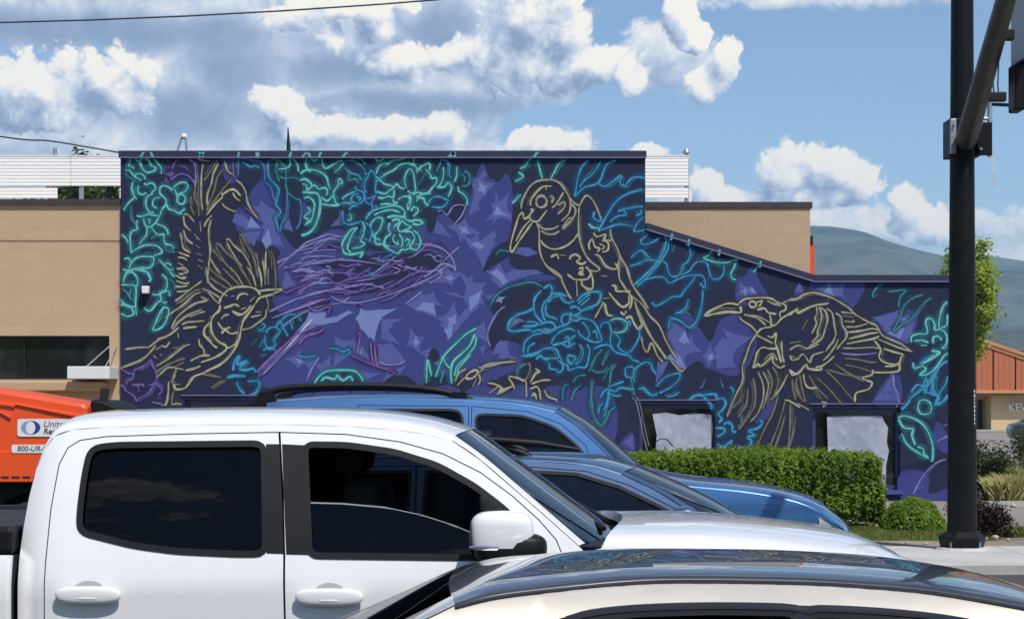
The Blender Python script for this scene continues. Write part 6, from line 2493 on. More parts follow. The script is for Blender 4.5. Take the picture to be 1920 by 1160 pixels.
# ---------------------------------------------------------------- blue sport utility vehicle (farthest lane)
def far_suv():
    x0, yc = 0.25, 15.42
    NX, TX = 2.34, -2.38
    W = make_W(0.92, 1.08, 0.36, NX, TX, 1.2, 0.15, 0.32, crease=0.985)
    tmp = Car('tmp', 'tmp tmp tmp tmp', 'tmp', x0, yc, W)
    L = tmp.L
    bpy.data.objects.remove(tmp.root)
    roof = L([(500, 757), (600, 751), (700, 748), (800, 749), (900, 753), (980, 760), (1040, 772)])
    wind = L([(1040, 772), (1078, 796), (1120, 835), (1172, 888)])
    wx = wind[-1]
    hood = [wx] + L([(1270, 910), (1390, 922), (1480, 938), (1530, 957), (1556, 976)])
    nose = [hood[-1], (NX - 0.05, 0.88), (NX - 0.01, 0.72), (NX, 0.55), (NX - 0.05, 0.30)]
    gate = [(TX + 0.12, 1.08), (TX + 0.18, 1.4), (TX + 0.26, 1.70), roof[0]]
    tail = [(TX + 0.06, 0.32), (TX, 0.55), (TX + 0.06, 0.8), gate[0]]
    path = dict(tail=tail, gate=gate, roof=roof, wind=wind, hood=hood, nose=nose)
    w1 = roundpoly(L([(688, 768), (856, 768), (866, 778), (868, 800), (872, 880), (690, 885)]), 0.09)
    w2 = roundpoly(L([(892, 776), (980, 779), (1040, 800), (1085, 838), (1110, 872), (900, 885), (893, 800)]), 0.08)
    w3 = roundpoly([(TX + 0.42, 1.22), (L([(640, 0)])[0][0], 1.22), (L([(640, 0)])[0][0], 1.72), (TX + 0.50, 1.70)], 0.08)
    xb = L([(881, 800)])[0][0]
    xa = L([(1120, 870)])[0][0]
    d1 = [(L([(672, 0)])[0][0], 1.795), L([(878, 762)])[0], (xb - 0.006, 0.40), (L([(672, 0)])[0][0] + 0.25, 0.40), (L([(672, 0)])[0][0] + 0.02, 0.8)]
    d1 = [L([(672, 760)])[0]] + d1[1:]
    d2 = [L([(885, 762)])[0], L([(990, 772)])[0], L([(1052, 795)])[0], L([(1098, 835)])[0], (xa + 0.02, 1.15), (xa + 0.04, 0.40), (xb + 0.006, 0.40)]
    c = closed_car('sport_utility_vehicle', 'bright blue sport utility vehicle with dark roof rails', 'car', x0, yc, W, P_BLUE, path, [d1, d2], [w1, w2, w3], (-1.42, 1.42), 0.37,
                   [G_DARK, G_SIDE, G_DARK], crown=dict(roof=0.05, hood=0.055), handles=[(xb - 0.2, 1.0), (xa - 1.0, 1.0)], seat_x=(0.15, -0.8))
    # roof rails with feet
    for s in (-1, 1):
        pts = L([(478, 752), (505, 735), (550, 726), (650, 723), (750, 725), (830, 734), (892, 754)])
        rp = []
        for x, z in catmull(pts, 0.25):
            rp.append((x, s * 0.60, z + 0.0))
        rail = MB().tube(rp, 0.027, 8).build('roof_rail', M_TRIM, c.root, smooth=0.9)
        for px in (500, 860):
            x, z = L([(px, 742)])[0]
            MB().prism([(x - .12, z - .10), (x + .10, z - .10), (x + .05, z + .03), (x - .05, z + .03)], s * .60 - .025, s * .60 + .025).build('rail_foot', M_TRIM, rail)
    hl = roundpoly(L([(1534, 968), (1558, 984), (1567, 1003), (1563, 1020), (1542, 1016)]), 0.02)
    c.panel('side_headlight', hl, M_LAMP, off=0.004)
    c.line('side_moulding', [(-1.0, 0.72), (0.95, 0.72)], 0.05, P_BLUE, off=0.002, proud=0.012)
    return c


far_suv()


# ---------------------------------------------------------------- slate blue wagon behind the pickup
def wagon():
    x0, yc = 0.25, 12.1
    NX, TX = 1.98, -2.55
    W = make_W(0.90, 1.00, 0.42, NX, TX, 1.2, 0.30, 0.6)
    tmp = Car('tmp', 'tmp tmp tmp tmp', 'tmp', x0, yc, W)
    L = tmp.L
    bpy.data.objects.remove(tmp.root)
    roof = L([(400, 885), (520, 872), (680, 864), (850, 862), (1000, 864), (1100, 872), (1165, 889)])
    wind = L([(1165, 889), (1230, 920), (1290, 957), (1352, 1000)])
    hood = [wind[-1], (wind[-1][0] + 0.25, 1.00), (wind[-1][0] + 0.52, 0.955), (NX - 0.18, 0.87)]
    nose = [hood[-1], (NX - 0.08, 0.78), (NX - 0.03, 0.62), (NX, 0.48), (NX - 0.05, 0.28)]
    gate = [(TX + 0.10, 0.98), (TX + 0.20, 1.2), (TX + 0.34, 1.38), roof[0]]
    tail = [(TX + 0.06, 0.30), (TX, 0.5), (TX + 0.04, 0.8), gate[0]]
    path = dict(tail=tail, gate=gate, roof=roof, wind=wind, hood=hood, nose=nose)
    w2 = L([(1004, 884), (1080, 888), (1160, 912), (1235, 948), (1312, 990), (1300, 1000), (900, 1005), (790, 1003), (800, 884), (900, 881)])
    w1 = L([(770, 884), (762, 1003), (560, 1000), (540, 940), (570, 890), (660, 884)])
    w3 = L([(520, 900), (505, 990), (360, 985), (400, 925), (450, 904)])
    xb = L([(780, 900)])[0][0]
    xa = L([(1330, 995)])[0][0]
    d1 = [L([(540, 878)])[0], L([(778, 874)])[0], (xb - .006, 0.36), (L([(540, 878)])[0][0] + .35, 0.36), (L([(530, 878)])[0][0] + .03, 0.75)]
    d2 = [L([(782, 874)])[0], L([(1000, 876)])[0], L([(1100, 884)])[0], L([(1180, 910)])[0], L([(1262, 952)])[0], (xa + .01, 1.08), (xa + .02, 0.36), (xb + .006, 0.36)]
    c = closed_car('estate_wagon', 'slate blue wagon with raised black roof rails beside the pickup hood', 'car', x0, yc, W, P_SLATE, path, [d1, d2], [w1, w2, w3], (-1.55, 1.12), 0.345,
                   [G_DARK, G_SIDE, G_DARK], crown=dict(roof=0.045, hood=0.06), handles=[(xb - .15, 0.88), (xa - .95, 0.88)], seat_x=(0.2, -0.72), bow=0.15)
    for s in (-1, 1):
        pts = L([(420, 862), (440, 848), (520, 838), (700, 832), (860, 830), (930, 836), (975, 848), (1000, 862)])
        rail = MB().tube([(x, s * 0.585, z) for x, z in catmull(pts, 0.25)], [0.022] * (7 * 4 + 1), 8).build('roof_rail', M_TRIM, c.root, smooth=0.9)
    x, z = L([(905, 826)])[0]
    for dx in (-0.1, -1.0):
        MB().tube([(x + dx, -.66, z + .035), (x + dx, .66, z + .035)], 0.024, 10).build('crossbar', M_TRIM, c.root, smooth=0.9)
    # long tube carried on the near rail
    pts = [(px_ - 960) / F * 11.5 - x0 for px_ in (905, 1085)]
    zz = [EYE - (py_ - HY) / F * 11.5 for py_ in (823, 836)]
    tb = MB().tube([(pts[0], -.6, zz[0]), (pts[1] * .6 + pts[0] * .4, -.6, zz[0] * .35 + zz[1] * .65), (pts[1], -.6, zz[1] - .02)], [0.022, 0.022, 0.012], 10).build('rail_tube', M_TRIM, c.root, smooth=0.9)
    MB().tube([(pts[0] - .03, -.6, zz[0] + .01), (pts[0] + .05, -.6, zz[0] + .01)], 0.042, 12).build('tube_end', M_TRIM, tb, smooth=0.9)
    return c


wagon()


# ---------------------------------------------------------------- silver sedan in the nearest lane
def sedan():
    x0, yc = 0.85, 6.05
    NX, TX = 2.35, -2.35
    W0 = make_W(0.86, 0.90, 0.50, NX, TX, 1.15, 0.30, 0.6)

    def W(x, z):
        return W0(x, z) - (3.4 * (z - 1.20) ** 1.5 if z > 1.20 else 0.0)
    tmp = Car('tmp', 'tmp tmp tmp tmp', 'tmp', x0, yc, W)
    L = tmp.L
    bpy.data.objects.remove(tmp.root)
    roof = L([(853, 1135), (919, 1118), (1012, 1105), (1169, 1090), (1294, 1086), (1494, 1089), (1623, 1096), (1752, 1108), (1920, 1137), (2010, 1158)])
    wind = [roof[-1], (roof[-1][0] + 0.26, roof[-1][1] - 0.12), (roof[-1][0] + 0.56, roof[-1][1] - 0.28)]
    hood = [wind[-1], (wind[-1][0] + 0.3, 0.90), (wind[-1][0] + 0.6, 0.85), (max(NX - 0.15, wind[-1][0] + 0.8), 0.76)]
    nose = [hood[-1], (NX - 0.06, 0.70), (NX - 0.02, 0.56), (NX, 0.42), (NX - 0.06, 0.25)]
    gate = [(roof[0][0] - 0.80, 0.94), (roof[0][0] - 0.50, roof[0][1] - .215), (roof[0][0] - 0.24, roof[0][1] - .105), roof[0]]
    tail = [(TX + 0.06, 0.28), (TX, 0.5), (TX + 0.05, 0.80), (TX + 0.12, 0.99), gate[0]]
    path = dict(tail=tail, gate=gate, roof=roof, wind=wind, hood=hood, nose=nose)
    p0 = L([(1062, 1170), (1110, 1157), (1200, 1148), (1330, 1144), (1470, 1146), (1488, 1151)])
    xb = p0[-1][0]
    w1 = p0 + [(xb + 0.02, 0.95), (p0[0][0] + 0.0, 0.92), (p0[0][0] - 0.26, 1.00), (p0[0][0] - 0.13, 1.12)]
    p1 = L([(1516, 1153), (1540, 1149), (1650, 1154), (1770, 1166), (1880, 1185)])
    w2 = p1 + [(p1[-1][0] + 0.62, 0.97), (p1[0][0] + 0.02, 0.95)]
    q0 = L([(1040, 1165), (1110, 1146), (1200, 1138), (1330, 1134), (1497, 1138)])
    d1 = q0 + [(q0[-1][0] - .0, 0.30), (q0[0][0] + 0.1, 0.30), (q0[0][0] - 0.32, 0.7), (q0[0][0] - 0.33, 0.97), (q0[0][0] - 0.16, 1.13)]
    q1 = L([(1503, 1138), (1650, 1144), (1780, 1157), (1900, 1177)])
    d2 = q1 + [(q1[-1][0] + 0.68, 0.98), (q1[-1][0] + 0.66, 0.30), (q1[0][0], 0.30)]
    c = closed_car('sedan_car', 'champagne silver sedan seen over its roof beside the white pickup', 'car', x0, yc, W, P_SILVER, path, [d1, d2], [w1, w2], (-1.42, 1.40), 0.33,
                   [G_DARK, G_SIDE], crown=dict(roof=0.030, hood=0.05, gate=0.01, wind=0.012), handles=[(xb - .2, 0.82), (q1[-1][0] - .2, 0.82)], seat_x=(0.2, -0.72), trim=True, bow=0.06, roofmat=pbr('dark_gloss_roof_panel', (0.045, 0.048, 0.058), 0.3, 0.3, coat=1.0, var=0.1, scale=2.0, coat_rough=0.02))
    # black ditch mouldings along the roof edge, chrome-dark window top bars, pillar cover
    ditch = catmull([(x, z - 0.004) for x, z in roof], 0.25)
    c.line('roof_ditch', ditch, 0.009, M_GLOSSTRIM, off=0.000, proud=0.004)
    bar = catmull([(x, z + 0.012) for x, z in p0[:-1]] + [(x, z + 0.012) for x, z in p1], 0.3)
    c.line('window_bar', bar, 0.018, M_GLOSSTRIM, off=0.002, proud=0.006)
    pc = [(xb + 0.004, p0[-1][1] + .004), (p1[0][0] - 0.004, p0[-1][1] + .004), (p1[0][0] - 0.0, 0.96), (xb + 0.02, 0.96)]
    c.panel('pillar_cover', pc, M_GLOSSTRIM, off=0.006)
    return c


sedan()


# ---------------------------------------------------------------- far parked car at the right edge
def far_car():
    yc = 102.0
    x0 = P(1905, 0, 101.1).x + 2.1
    NX, TX = 2.2, -2.2
    W = make_W(0.88, 0.95, 0.42, NX, TX, 1.2)
    roof = [(-1.0, 1.40), (-0.5, 1.44), (0.1, 1.45), (0.5, 1.42)]
    wind = [roof[-1], (0.85, 1.22), (1.15, 1.0)]
    path = dict(tail=[(TX + .05, .3), (TX, .5), (TX + .03, .75), (TX + .1, .95)], gate=[(TX + .1, .95), (-1.6, 1.08), (-1.3, 1.26), roof[0]], roof=roof, wind=wind,
                hood=[wind[-1], (1.6, .93), (NX - .15, .80)], nose=[(NX - .15, .80), (NX - .05, .68), (NX, .5), (NX - .05, .28)])
    w1 = [(-1.15, 1.02), (-0.9, 1.32), (-0.1, 1.36), (-0.08, 1.02)]
    w2 = [(-0.02, 1.02), (-0.02, 1.36), (0.45, 1.33), (0.98, 1.02)]
    d1 = [(-1.2, .35), (-1.22, 1.02), (-0.92, 1.37), (-0.055, 1.405), (-0.055, .35)]
    d2 = [(-0.045, .35), (-0.045, 1.405), (0.47, 1.37), (1.06, 1.02), (1.06, .35)]
    c = closed_car('parked_car', 'dark grey car parked in front of the beige wall', 'car', x0, yc, W, P_GREYCAR, path, [d1, d2], [w1, w2], (-1.35, 1.35), 0.32)
    c.root.location.z = LOTZ - 0.010
    return c


far_car()


# ------------------------------------------------------------------ traffic signal pole with mast arm
M_POLE = pbr('black_pole_paint', (0.0055, 0.0057, 0.0065), 0.5, 0.0, var=0.25, scale=3.0, bump=0.05, bscale=40, spec=0.22)
M_RUST = pbr('worn_arm_steel', (0.012, 0.0112, 0.0108), 0.5, 0.0, var=0.5, scale=4.0, spec=0.3)
PY = 23.3
PX = P(1804, 0, PY).x
pole = empty('traffic_signal_pole', (PX, PY, LOTZ))
tag(pole, 'tall black traffic signal pole with mast arm on the pavement', 'signal pole')
zt = 8.2
MB().tube([(0, 0, 0.10), (0, 0, zt - 0.4), (0, 0, zt)], [0.178, 0.126, 0.12], 24).build('shaft', M_POLE, pole, 0.9)
MB().lathe([(0.0, 0.23), (0.19, 0.225), (0.285, 0.165), (0.29, 0.14), (0.262, 0.03), (0.0, 0.02)], seg=6).build('base_skirt', M_POLE, pole)
for k in range(4):
    a = math.pi / 4 + k * math.pi / 2
    MB().tube([(0.24 * math.cos(a), 0.24 * math.sin(a), 0.0), (0.24 * math.cos(a), 0.24 * math.sin(a), 0.10)], 0.018, 6).build('anchor_bolt', M_STEEL, pole)
MB().lathe([(0.0, 0.0), (0.33, 0.0), (0.30, 0.03), (0.0, 0.035)], seg=14).build('grout_pad', m_conc, pole)


def rel(px, py, Y):
    p = P(px, py, Y)
    return (p.x - PX, p.y - PY, p.z - LOTZ)


S = Vector(rel(1812, 262, 23.05))
E = Vector(rel(1886, 0, 16.0))
D_ = (E - S)
tip = S + D_ * 1.75
MB().tube([S, S + D_ * 0.5, S + D_, tip], [0.132, 0.108, 0.084, 0.055], 20).build('mast_arm', M_RUST, pole, 0.9)
MB().lathe([(0.0, 0.0), (0.06, 0.0), (0.06, 0.06), (0.0, 0.06)], seg=12).build('pole_cap', M_POLE, pole).location = (0, 0, zt)
zc0, zc1 = rel(0, 296, PY)[2], rel(0, 226, PY)[2]
col = MB().box(-.19, .19, -.20, .20, zc0, zc1)
cl = col.build('arm_collar', M_POLE, pole, bevel=0.01)
MB().box(-.195, -.13, -.26, -.201, zc0 + .02, zc1 - .02).build('flange_plate', M_STEEL, cl, bevel=0.004)
MB().box(.13, .30, -.26, -.201, zc0 + .0, zc1 - .06).build('flange_plate', M_POLE, cl, bevel=0.004)
for dx in (-.16, .16):
    for zz in (zc0 + .07, zc1 - .09):
        MB().tube([(dx, -.20, zz), (dx, -.30, zz)], 0.016, 6).build('flange_bolt', M_STEEL, cl)
cx = rel(1852, 0, PY)[0]
MB().tube([(cx, -.1, rel(0, 296, PY)[2]), (cx, -.1, rel(0, 182, PY)[2])], 0.03, 10).build('conduit', M_STEEL, pole, 0.9)
MB().tube([(cx - .02, -.1, rel(0, 225, PY)[2]), (.12, -.1, rel(0, 225, PY)[2])], 0.02, 8).build('conduit_bracket', M_STEEL, pole, 0.9)
bx = rel(1860, 0, PY)[0]
st = MB()
z0, z1 = rel(0, 355, PY)[2], rel(0, 298, PY)[2]
pts = [(bx - .012, -.1, z1), (bx + .002, -.11, (z0 + z1) / 2), (bx - .004, -.1, z0)]
st.add([(x - .012, y, z) for x, y, z in pts] + [(x + .012, y + .004, z) for x, y, z in pts], [(0, 1, 4, 3), (1, 2, 5, 4)])
st.build('loose_strap', pbr('pale_plastic_strap', (0.5, 0.5, 0.52), 0.5), pole)
# clamp and cables on the arm
for (px, py, Y, r) in ((1858, 182, 21.0, 0.10), (1868, 66, 17.8, 0.095)):
    q = Vector(rel(px, py, Y))
    MB().box(q.x - .02, q.x + .16, q.y - .05, q.y + .05, q.z - .05, q.z + .05).build('arm_clamp', M_RUST, pole, bevel=0.01)
for dx in (0.0, 0.05):
    a = Vector(rel(1864, 180, 21.0))
    MB().tube([(a.x + dx, a.y, a.z), (a.x + dx - .01, a.y, a.z + .12), (a.x + dx + .0, a.y, a.z + .38)], 0.008, 6).build('signal_cable', M_BLACK, pole)
a, b = Vector(rel(1862, 196, 20.5)), Vector(rel(1910, 198, 19.2))
MB().tube([a, b], 0.018, 8).build('tie_rod', M_POLE, pole)
# vertical sticker with small marks
sx, sz0, sz1 = rel(1822, 0, PY)[0], rel(0, 795, PY)[2], rel(0, 735, PY)[2]
m_stick = pbr('white_sticker', (0.7, 0.7, 0.7), 0.5)
k = 0
z = sz0
rg = random.Random(3)
while z < sz1:
    h = rg.uniform(.02, .05)
    mb = MB()
    yy = -math.sqrt(max(0.0, 0.161 ** 2 - sx ** 2)) - 0.006
    mb.box(sx - .012, sx + .012, yy - .002, yy + .004, z, z + h)
    mb.build('number_sticker', m_stick, pole)
    z += h + 0.016

# signal head hung from the arm, seen from its back edge
sh = empty('traffic_signal', P(1912, 200, 18.6))
tag(sh, 'grey and black traffic signal head hanging from the mast arm', 'traffic signal')
zt_ = P(0, 20, 18.6).z - P(0, 200, 18.6).z
MB().box(-.02, .02, -.26, .26, .42, zt_ + .3).build('backplate', pbr('grey_backplate', (0.30, 0.31, 0.33), 0.5, 0.3), sh, bevel=0.01)
for i in range(3):
    z = 0.02 + i * 0.37
    hs = MB().box(.022, .24, -.16, .16, z, z + .35).build('signal_section', M_POLE, sh, bevel=0.02)
    v = MB()
    V = []
    n = 14
    for j in range(n + 1):
        a = -0.25 * math.pi + (1.5 * math.pi) * j / n
        for xx in (.241, .46):
            V.append((xx, .14 * math.cos(a), z + .175 + .14 * math.sin(a)))
    v.add(V, [(2 * j, 2 * j + 1, 2 * j + 3, 2 * j + 2) for j in range(n)])
    v.build('visor', M_POLE, hs, 0.9)
    MB().lathe([(0.0, .255), (.08, .25), (.125, .242)], (0, 0, z + .175), 'x', 18).build('lens', pbr('dark_signal_lens', (0.05, 0.02, 0.01), 0.2), hs, 0.9)
MB().box(-.08, .02, -.13, .13, -.05, .40).build('mounting_box', M_POLE, sh, bevel=0.015)
MB().tube([(.1, 0, zt_ + .0), (.1, 0, zt_ + .4)], 0.025, 8).build('hanger', M_STEEL, sh)


# ------------------------------------------------------------------ utility poles (beyond the frame) and their wires
M_WOOD = pbr('weathered_pole_wood', (0.13, 0.10, 0.075), 0.9, var=0.3, scale=5, bump=0.4, bscale=30)
for i, (x, y, lab) in enumerate(((-24.0, 31.0, 'weathered wooden utility pole beyond the tan building'), (26.0, 31.0, 'weathered wooden utility pole beyond the orange roofed building drive'))):
    u = empty('utility_pole', (x, y, 0))
    tag(u, lab, 'utility pole', 'utility poles along the street')
    MB().tube([(0, 0, 0), (0, 0, 11.0)], [0.17, 0.11], 14).build('shaft', M_WOOD, u, 0.9)
    MB().box(-.06, .06, -1.1, 1.1, 10.0, 10.12).build('crossarm', M_WOOD, u)
    for yy in (-.95, 0.0, .95):
        MB().lathe([(0.0, 10.12), (.05, 10.13), (.03, 10.18), (.05, 10.22), (.02, 10.27), (0.0, 10.28)], (0, yy, 0), seg=10).build('insulator', pbr('brown_porcelain', (0.12, 0.05, 0.03), 0.3), u, 0.9)


def wire(label, pts, r):
    mb = MB().tube(pts, r, 6)
    o = mb.build('overhead_wire', pbr('black_wire', (0.03, 0.03, 0.033), 0.6), smooth=0.9)
    return tag(o, label, 'wire')


w1 = []
for k in range(33):
    xx = -24.0 + 50.0 * k / 32
    w1.append((xx, 31.0, 8.17 + 0.048 * (xx + 5.2) + 0.0042 * (xx + 5.2) ** 2))
wire('thin black overhead wire crossing the clouds above the mural', w1, 0.014)
w2 = [(-24.0, 31.0, 9.6), (-18.0, 33.6, 8.4), (-13.0, 35.4, 7.45)] + [P(0, 256, 36.2), P(90, 264, 36.3), P(160, 275, 36.4), P(228, 287, 36.5)]
wire('sagging service wire running to the mural roof corner', catmull([tuple(p) for p in w2], 0.2), 0.016)


# ------------------------------------------------------------------ orange towed machine
MY = 19.5
mx0 = P(70, 0, MY).x
mach = empty('towed_machine', (mx0, MY + .75, 0.0))
tag(mach, 'orange towed work machine with white decals behind the white pickup', 'machine')


def mrel(px, py):
    p = P(px, py, MY)
    return (p.x - mx0, p.z)


body = [mrel(-190, 900), mrel(-196, 760), mrel(-180, 724), mrel(-60, 724), mrel(0, 731), mrel(158, 757), mrel(163, 764), mrel(164, 800), mrel(190, 900)]
mbody = MB().prism(body, -.75, .75).build('hood', P_ORANGE, mach, bevel=0.035)
skirt = [mrel(-190, 903), mrel(190, 903), mrel(190, 846), mrel(-190, 846)]
MB().prism([skirt[0], skirt[1], (skirt[2][0] - .01, skirt[2][1]), (skirt[3][0] + .01, skirt[3][1])], -.768, -.751).build('skirt_panel', P_ORANGE, mach, bevel=0.006)
# pressed creases on the flank, as raised ribs
for a, b, wd in (((-60, 748), (30, 757), 7), ((30, 756), (152, 777), 7), ((-60, 760), (-2, 770), 5), ((-2, 770), (22, 780), 5)):
    p, q = mrel(*a), mrel(*b)
    w = wd / 184.6
    MB().prism([(p[0], p[1]), (q[0], q[1]), (q[0] - .01, q[1] - w), (p[0], p[1] - w * .4)], -.772, -.7505).build('pressed_rib', P_ORANGE, mach, bevel=0.008)
for px in (-60, -35, -10, 12, 32, 52, 72):
    p = mrel(px, 894)
    MB().box(p[0] - .05, p[0] + .03, -.7735, -.769, p[1] - .008, p[1] + .010).build('drain_slot', M_BLACK, mach)
m_dec = pbr('white_decal_vinyl', (0.80, 0.80, 0.80), 0.4, var=0.03)
m_decblue = pbr('blue_decal_print', srgb(44, 66, 140), 0.4)
m_decpale = pbr('pale_blue_decal_print', srgb(140, 160, 200), 0.4)
m_decgrey = pbr('grey_decal_print', srgb(70, 74, 90), 0.4)


def plate(name, px0, py0, px1, py1, y, r=0.03):
    a, b = mrel(px0, py1), mrel(px1, py0)
    o = roundpoly([(a[0], a[1]), (b[0], a[1]), (b[0], b[1]), (a[0], b[1])], r)
    return MB().prism(o, y, y + .002).build(name, m_dec, mach)


d1 = plate('decal', 33, 785, 182, 818, -.7605)
d2 = plate('decal', 23, 833, 150, 848.5, -.7745, 0.02)


def letters(name, txt, px, py, size_px, y, mat, parent, shear=0.0, bold=0.0, ppm=184.6, root=mrel):
    cu = bpy.data.curves.new(name, 'FONT')
    cu.body = txt
    cu.size = size_px / ppm
    cu.shear = shear
    cu.offset = bold
    cu.extrude = 0.0006
    ob = bpy.data.objects.new(name, cu)
    COL.objects.link(ob)
    dg = bpy.context.evaluated_depsgraph_get()
    me = bpy.data.meshes.new_from_object(ob.evaluated_get(dg))
    bpy.data.objects.remove(ob)
    for v in me.vertices:
        x, yy, z = v.co
        v.co = (x, -z, yy)
    me.materials.clear()
    o = link(name, me, mat, parent)
    p = root(px, py)
    o.location = (p[0], y, p[1])
    return o


letters('decal_lettering', 'United', 81, 800, 17, -.7625, m_decgrey, d1, 0.25)
letters('decal_lettering', 'Rentals', 82, 813, 15, -.7625, m_decgrey, d1, 0.1, 0.0016)
letters('decal_lettering', '800-UR-RENTS', 33, 845, 14, -.7765, m_decgrey, d2, 0.15, 0.0008)
# round emblem: two crescents about a white lens
ec = mrel(58, 801)
n = 20
for sgn, mm in ((-1, m_decpale), (1, m_decblue)):
    V = []
    R_ = 0.098
    for i in range(n + 1):
        a = -math.pi / 2 + math.pi * i / n
        V.append((ec[0] + sgn * R_ * math.cos(a), ec[1] + 0.074 * math.sin(a) * 0.95))
    for i in range(n, -1, -1):
        a = -math.pi / 2 + math.pi * i / n
        V.append((ec[0] + sgn * 0.048 * math.cos(a) * (1 if sgn > 0 else 1.0), ec[1] + 0.070 * math.sin(a) * 0.95))
    MB().prism(V, -.7625, -.7615).build('emblem', mm, d1)
# black nose hump, exhaust, running gear
hump = catmull([mrel(160, 790), mrel(161, 752), mrel(178, 749), mrel(200, 756), mrel(215, 765), mrel(226, 776), mrel(232, 800)], 0.34)
MB().prism(hump, -.55, .55).build('nose_cover', M_TRIM, mach, bevel=0.03)
p, q = mrel(176, 755), mrel(180, 727)
MB().tube([(p[0], -.35, p[1]), (p[0] + .02, -.35, (p[1] + q[1]) / 2), (q[0] + .01, -.35, q[1])], [0.05, 0.045, 0.05], 12).build('exhaust', M_BLACK, mach, 0.9)
for s in (-1, 1):
    wheel_parts(mach, 0.0, s * .66, 0.45, 0.26, s)
    V = arch(0.0, 0.45, 0.53, 0.15, math.pi - .15)
    mb = MB()
    mb.add([(x, s * .52, z) for x, z in V] + [(x, s * .82, z) for x, z in V], [(i, i + 1, len(V) + i + 1, len(V) + i) for i in range(len(V) - 1)])
    mb.build('mudguard', M_TRIM, mach, 0.9)
MB().box(-1.6, 1.1, -.5, -.42, .62, .74).box(-1.6, 1.1, .42, .5, .62, .74).box(-.04, .04, -.62, .62, .41, .49).box(-.5, -.4, -.42, .42, .63, .73).box(.5, .6, -.42, .42, .63, .73).build('chassis', M_TRIM, mach)
MB().box(-1.35, .65, -.6, .6, .741, mrel(0, 900)[1] - .002).build('engine_tray', M_LINER, mach)
MB().tube([(1.0, -.46, .68), (1.9, 0, .55), (2.2, 0, .52)], 0.045, 8).build('drawbar', M_TRIM, mach)
MB().tube([(1.0, .46, .68), (1.9, 0, .56)], 0.045, 8).build('drawbar', M_TRIM, mach)
MB().tube([(1.85, 0, 0.0), (1.85, 0, .75)], 0.03, 8).build('jockey_stand', M_STEEL, mach)
MB().lathe([(0.0, 0.0), (.12, 0.0), (.10, .03), (0.0, .035)], (1.85, 0, 0), seg=12).build('stand_foot', M_STEEL, mach)


# ------------------------------------------------------------------ beige building with orange board fascia
BY = 160.0
red = empty('board_fascia_building', (P(1850, 0, BY).x, BY, LOTZ))
tag(red, 'low beige building with sloping orange board fascia', 'building')
gz = LOTZ
m_beige = pbr('beige_stucco', srgb(204, 176, 138), 0.9, var=0.06, scale=1.0, bump=0.2, bscale=20)
m_board = pbr('orange_stained_boards', srgb(182, 106, 72), 0.8, var=0.14, scale=1.2, bump=0.3, bscale=12)
m_fas = pbr('light_orange_fascia', srgb(206, 140, 96), 0.7, var=0.08, scale=1.0)


def rp(px, py):
    p = P(px, py, BY)
    return (p.x, p.z)


xw = rp(1862, 0)[0]
x_end = rp(2300, 0)[0]
x_beg = rp(1796, 0)[0]
ztop = rp(0, 738)[1]
part(MB().box(xw, x_end, BY + .6, BY + 15, gz, ztop), 'wall', m_beige, red)
part(MB().box(x_beg, xw - .001, BY + 3.0, BY + 15, gz, ztop), 'recessed_wall', m_beige, red)
ent = part(MB().box(rp(1829, 0)[0], rp(1858, 0)[0], BY + 2.9, BY + 2.99, gz + .05, rp(0, 749)[1]), 'entrance_glass', M_DARKGLASS, red)
for px in (1829, 1843, 1857):
    x = rp(px, 0)[0]
    MB().box(x - .05, x + .05, BY + 2.84, BY + 2.899, gz + .05, rp(0, 749)[1]).build('door_frame', M_FRAME, ent)
part(MB().box(x_beg, x_end, BY - .5, BY + .55, rp(0, 741)[1], rp(0, 736)[1]), 'soffit', pbr('dark_soffit', srgb(96, 70, 52), 0.8), red)
part(MB().box(x_beg, x_end, BY - .56, BY - .501, rp(0, 737)[1], rp(0, 731)[1]), 'lower_fascia', m_fas, red)


def zslope(x):
    a, b = rp(1828, 637), rp(1920, 668)
    return a[1] + (x - a[0]) * (b[1] - a[1]) / (b[0] - a[0])


bw = rp(1901, 0)[0] - rp(1859.5, 0)[0]
x = rp(1859.5, 0)[0] - 2 * bw
zb = rp(0, 731)[1]
while x < x_end - bw * .5:
    zz0, zz1 = zslope(x + .1) - .28, zslope(x + bw - .1) - .28
    if zz1 > zb + .3:
        part(MB().prism([(x + .07, zb + .002), (x + bw - .07, zb + .002), (x + bw - .07, zz1), (x + .07, zz0)], BY - .50, BY - .30), 'fascia_board', m_board, red)
        for t in (0.28, 0.52, 0.76):
            xx = x + bw * t
            part(MB().prism([(xx - .035, zb + .003), (xx + .035, zb + .003), (xx + .035, zslope(xx) - .30), (xx - .035, zslope(xx) - .30)], BY - .525, BY - .501), 'board_batten', m_board, red)
    x += bw
xe = x_beg - .2
part(MB().prism([(x_beg, zslope(x_beg) - .32), (x_end, zslope(x_end) - .32), (x_end, zslope(x_end) - .02), (x_beg, zslope(x_beg) - .02)], BY - .60, BY - .301), 'barge_board', m_fas, red)
part(MB().prism([(x_beg, zslope(x_beg) - .02), (x_end, zslope(x_end) - .02), (x_end, zslope(x_end) + .25), (x_beg, zslope(x_beg) + .25)], BY - .70, BY + 14), 'roof', pbr('tan_roof_shingle', srgb(196, 136, 98), 0.9, bump=0.4, bscale=8), red)
part(MB().prism([(x_beg + .02, ztop + .01), (x_end - .02, ztop + .01), (x_end - .02, zslope(x_end) - .33), (x_beg + .02, zslope(x_beg) - .33)], BY - .29, BY + 13.9), 'gable_wall', pbr('dark_backing_boards', srgb(112, 56, 34), 0.9), red)
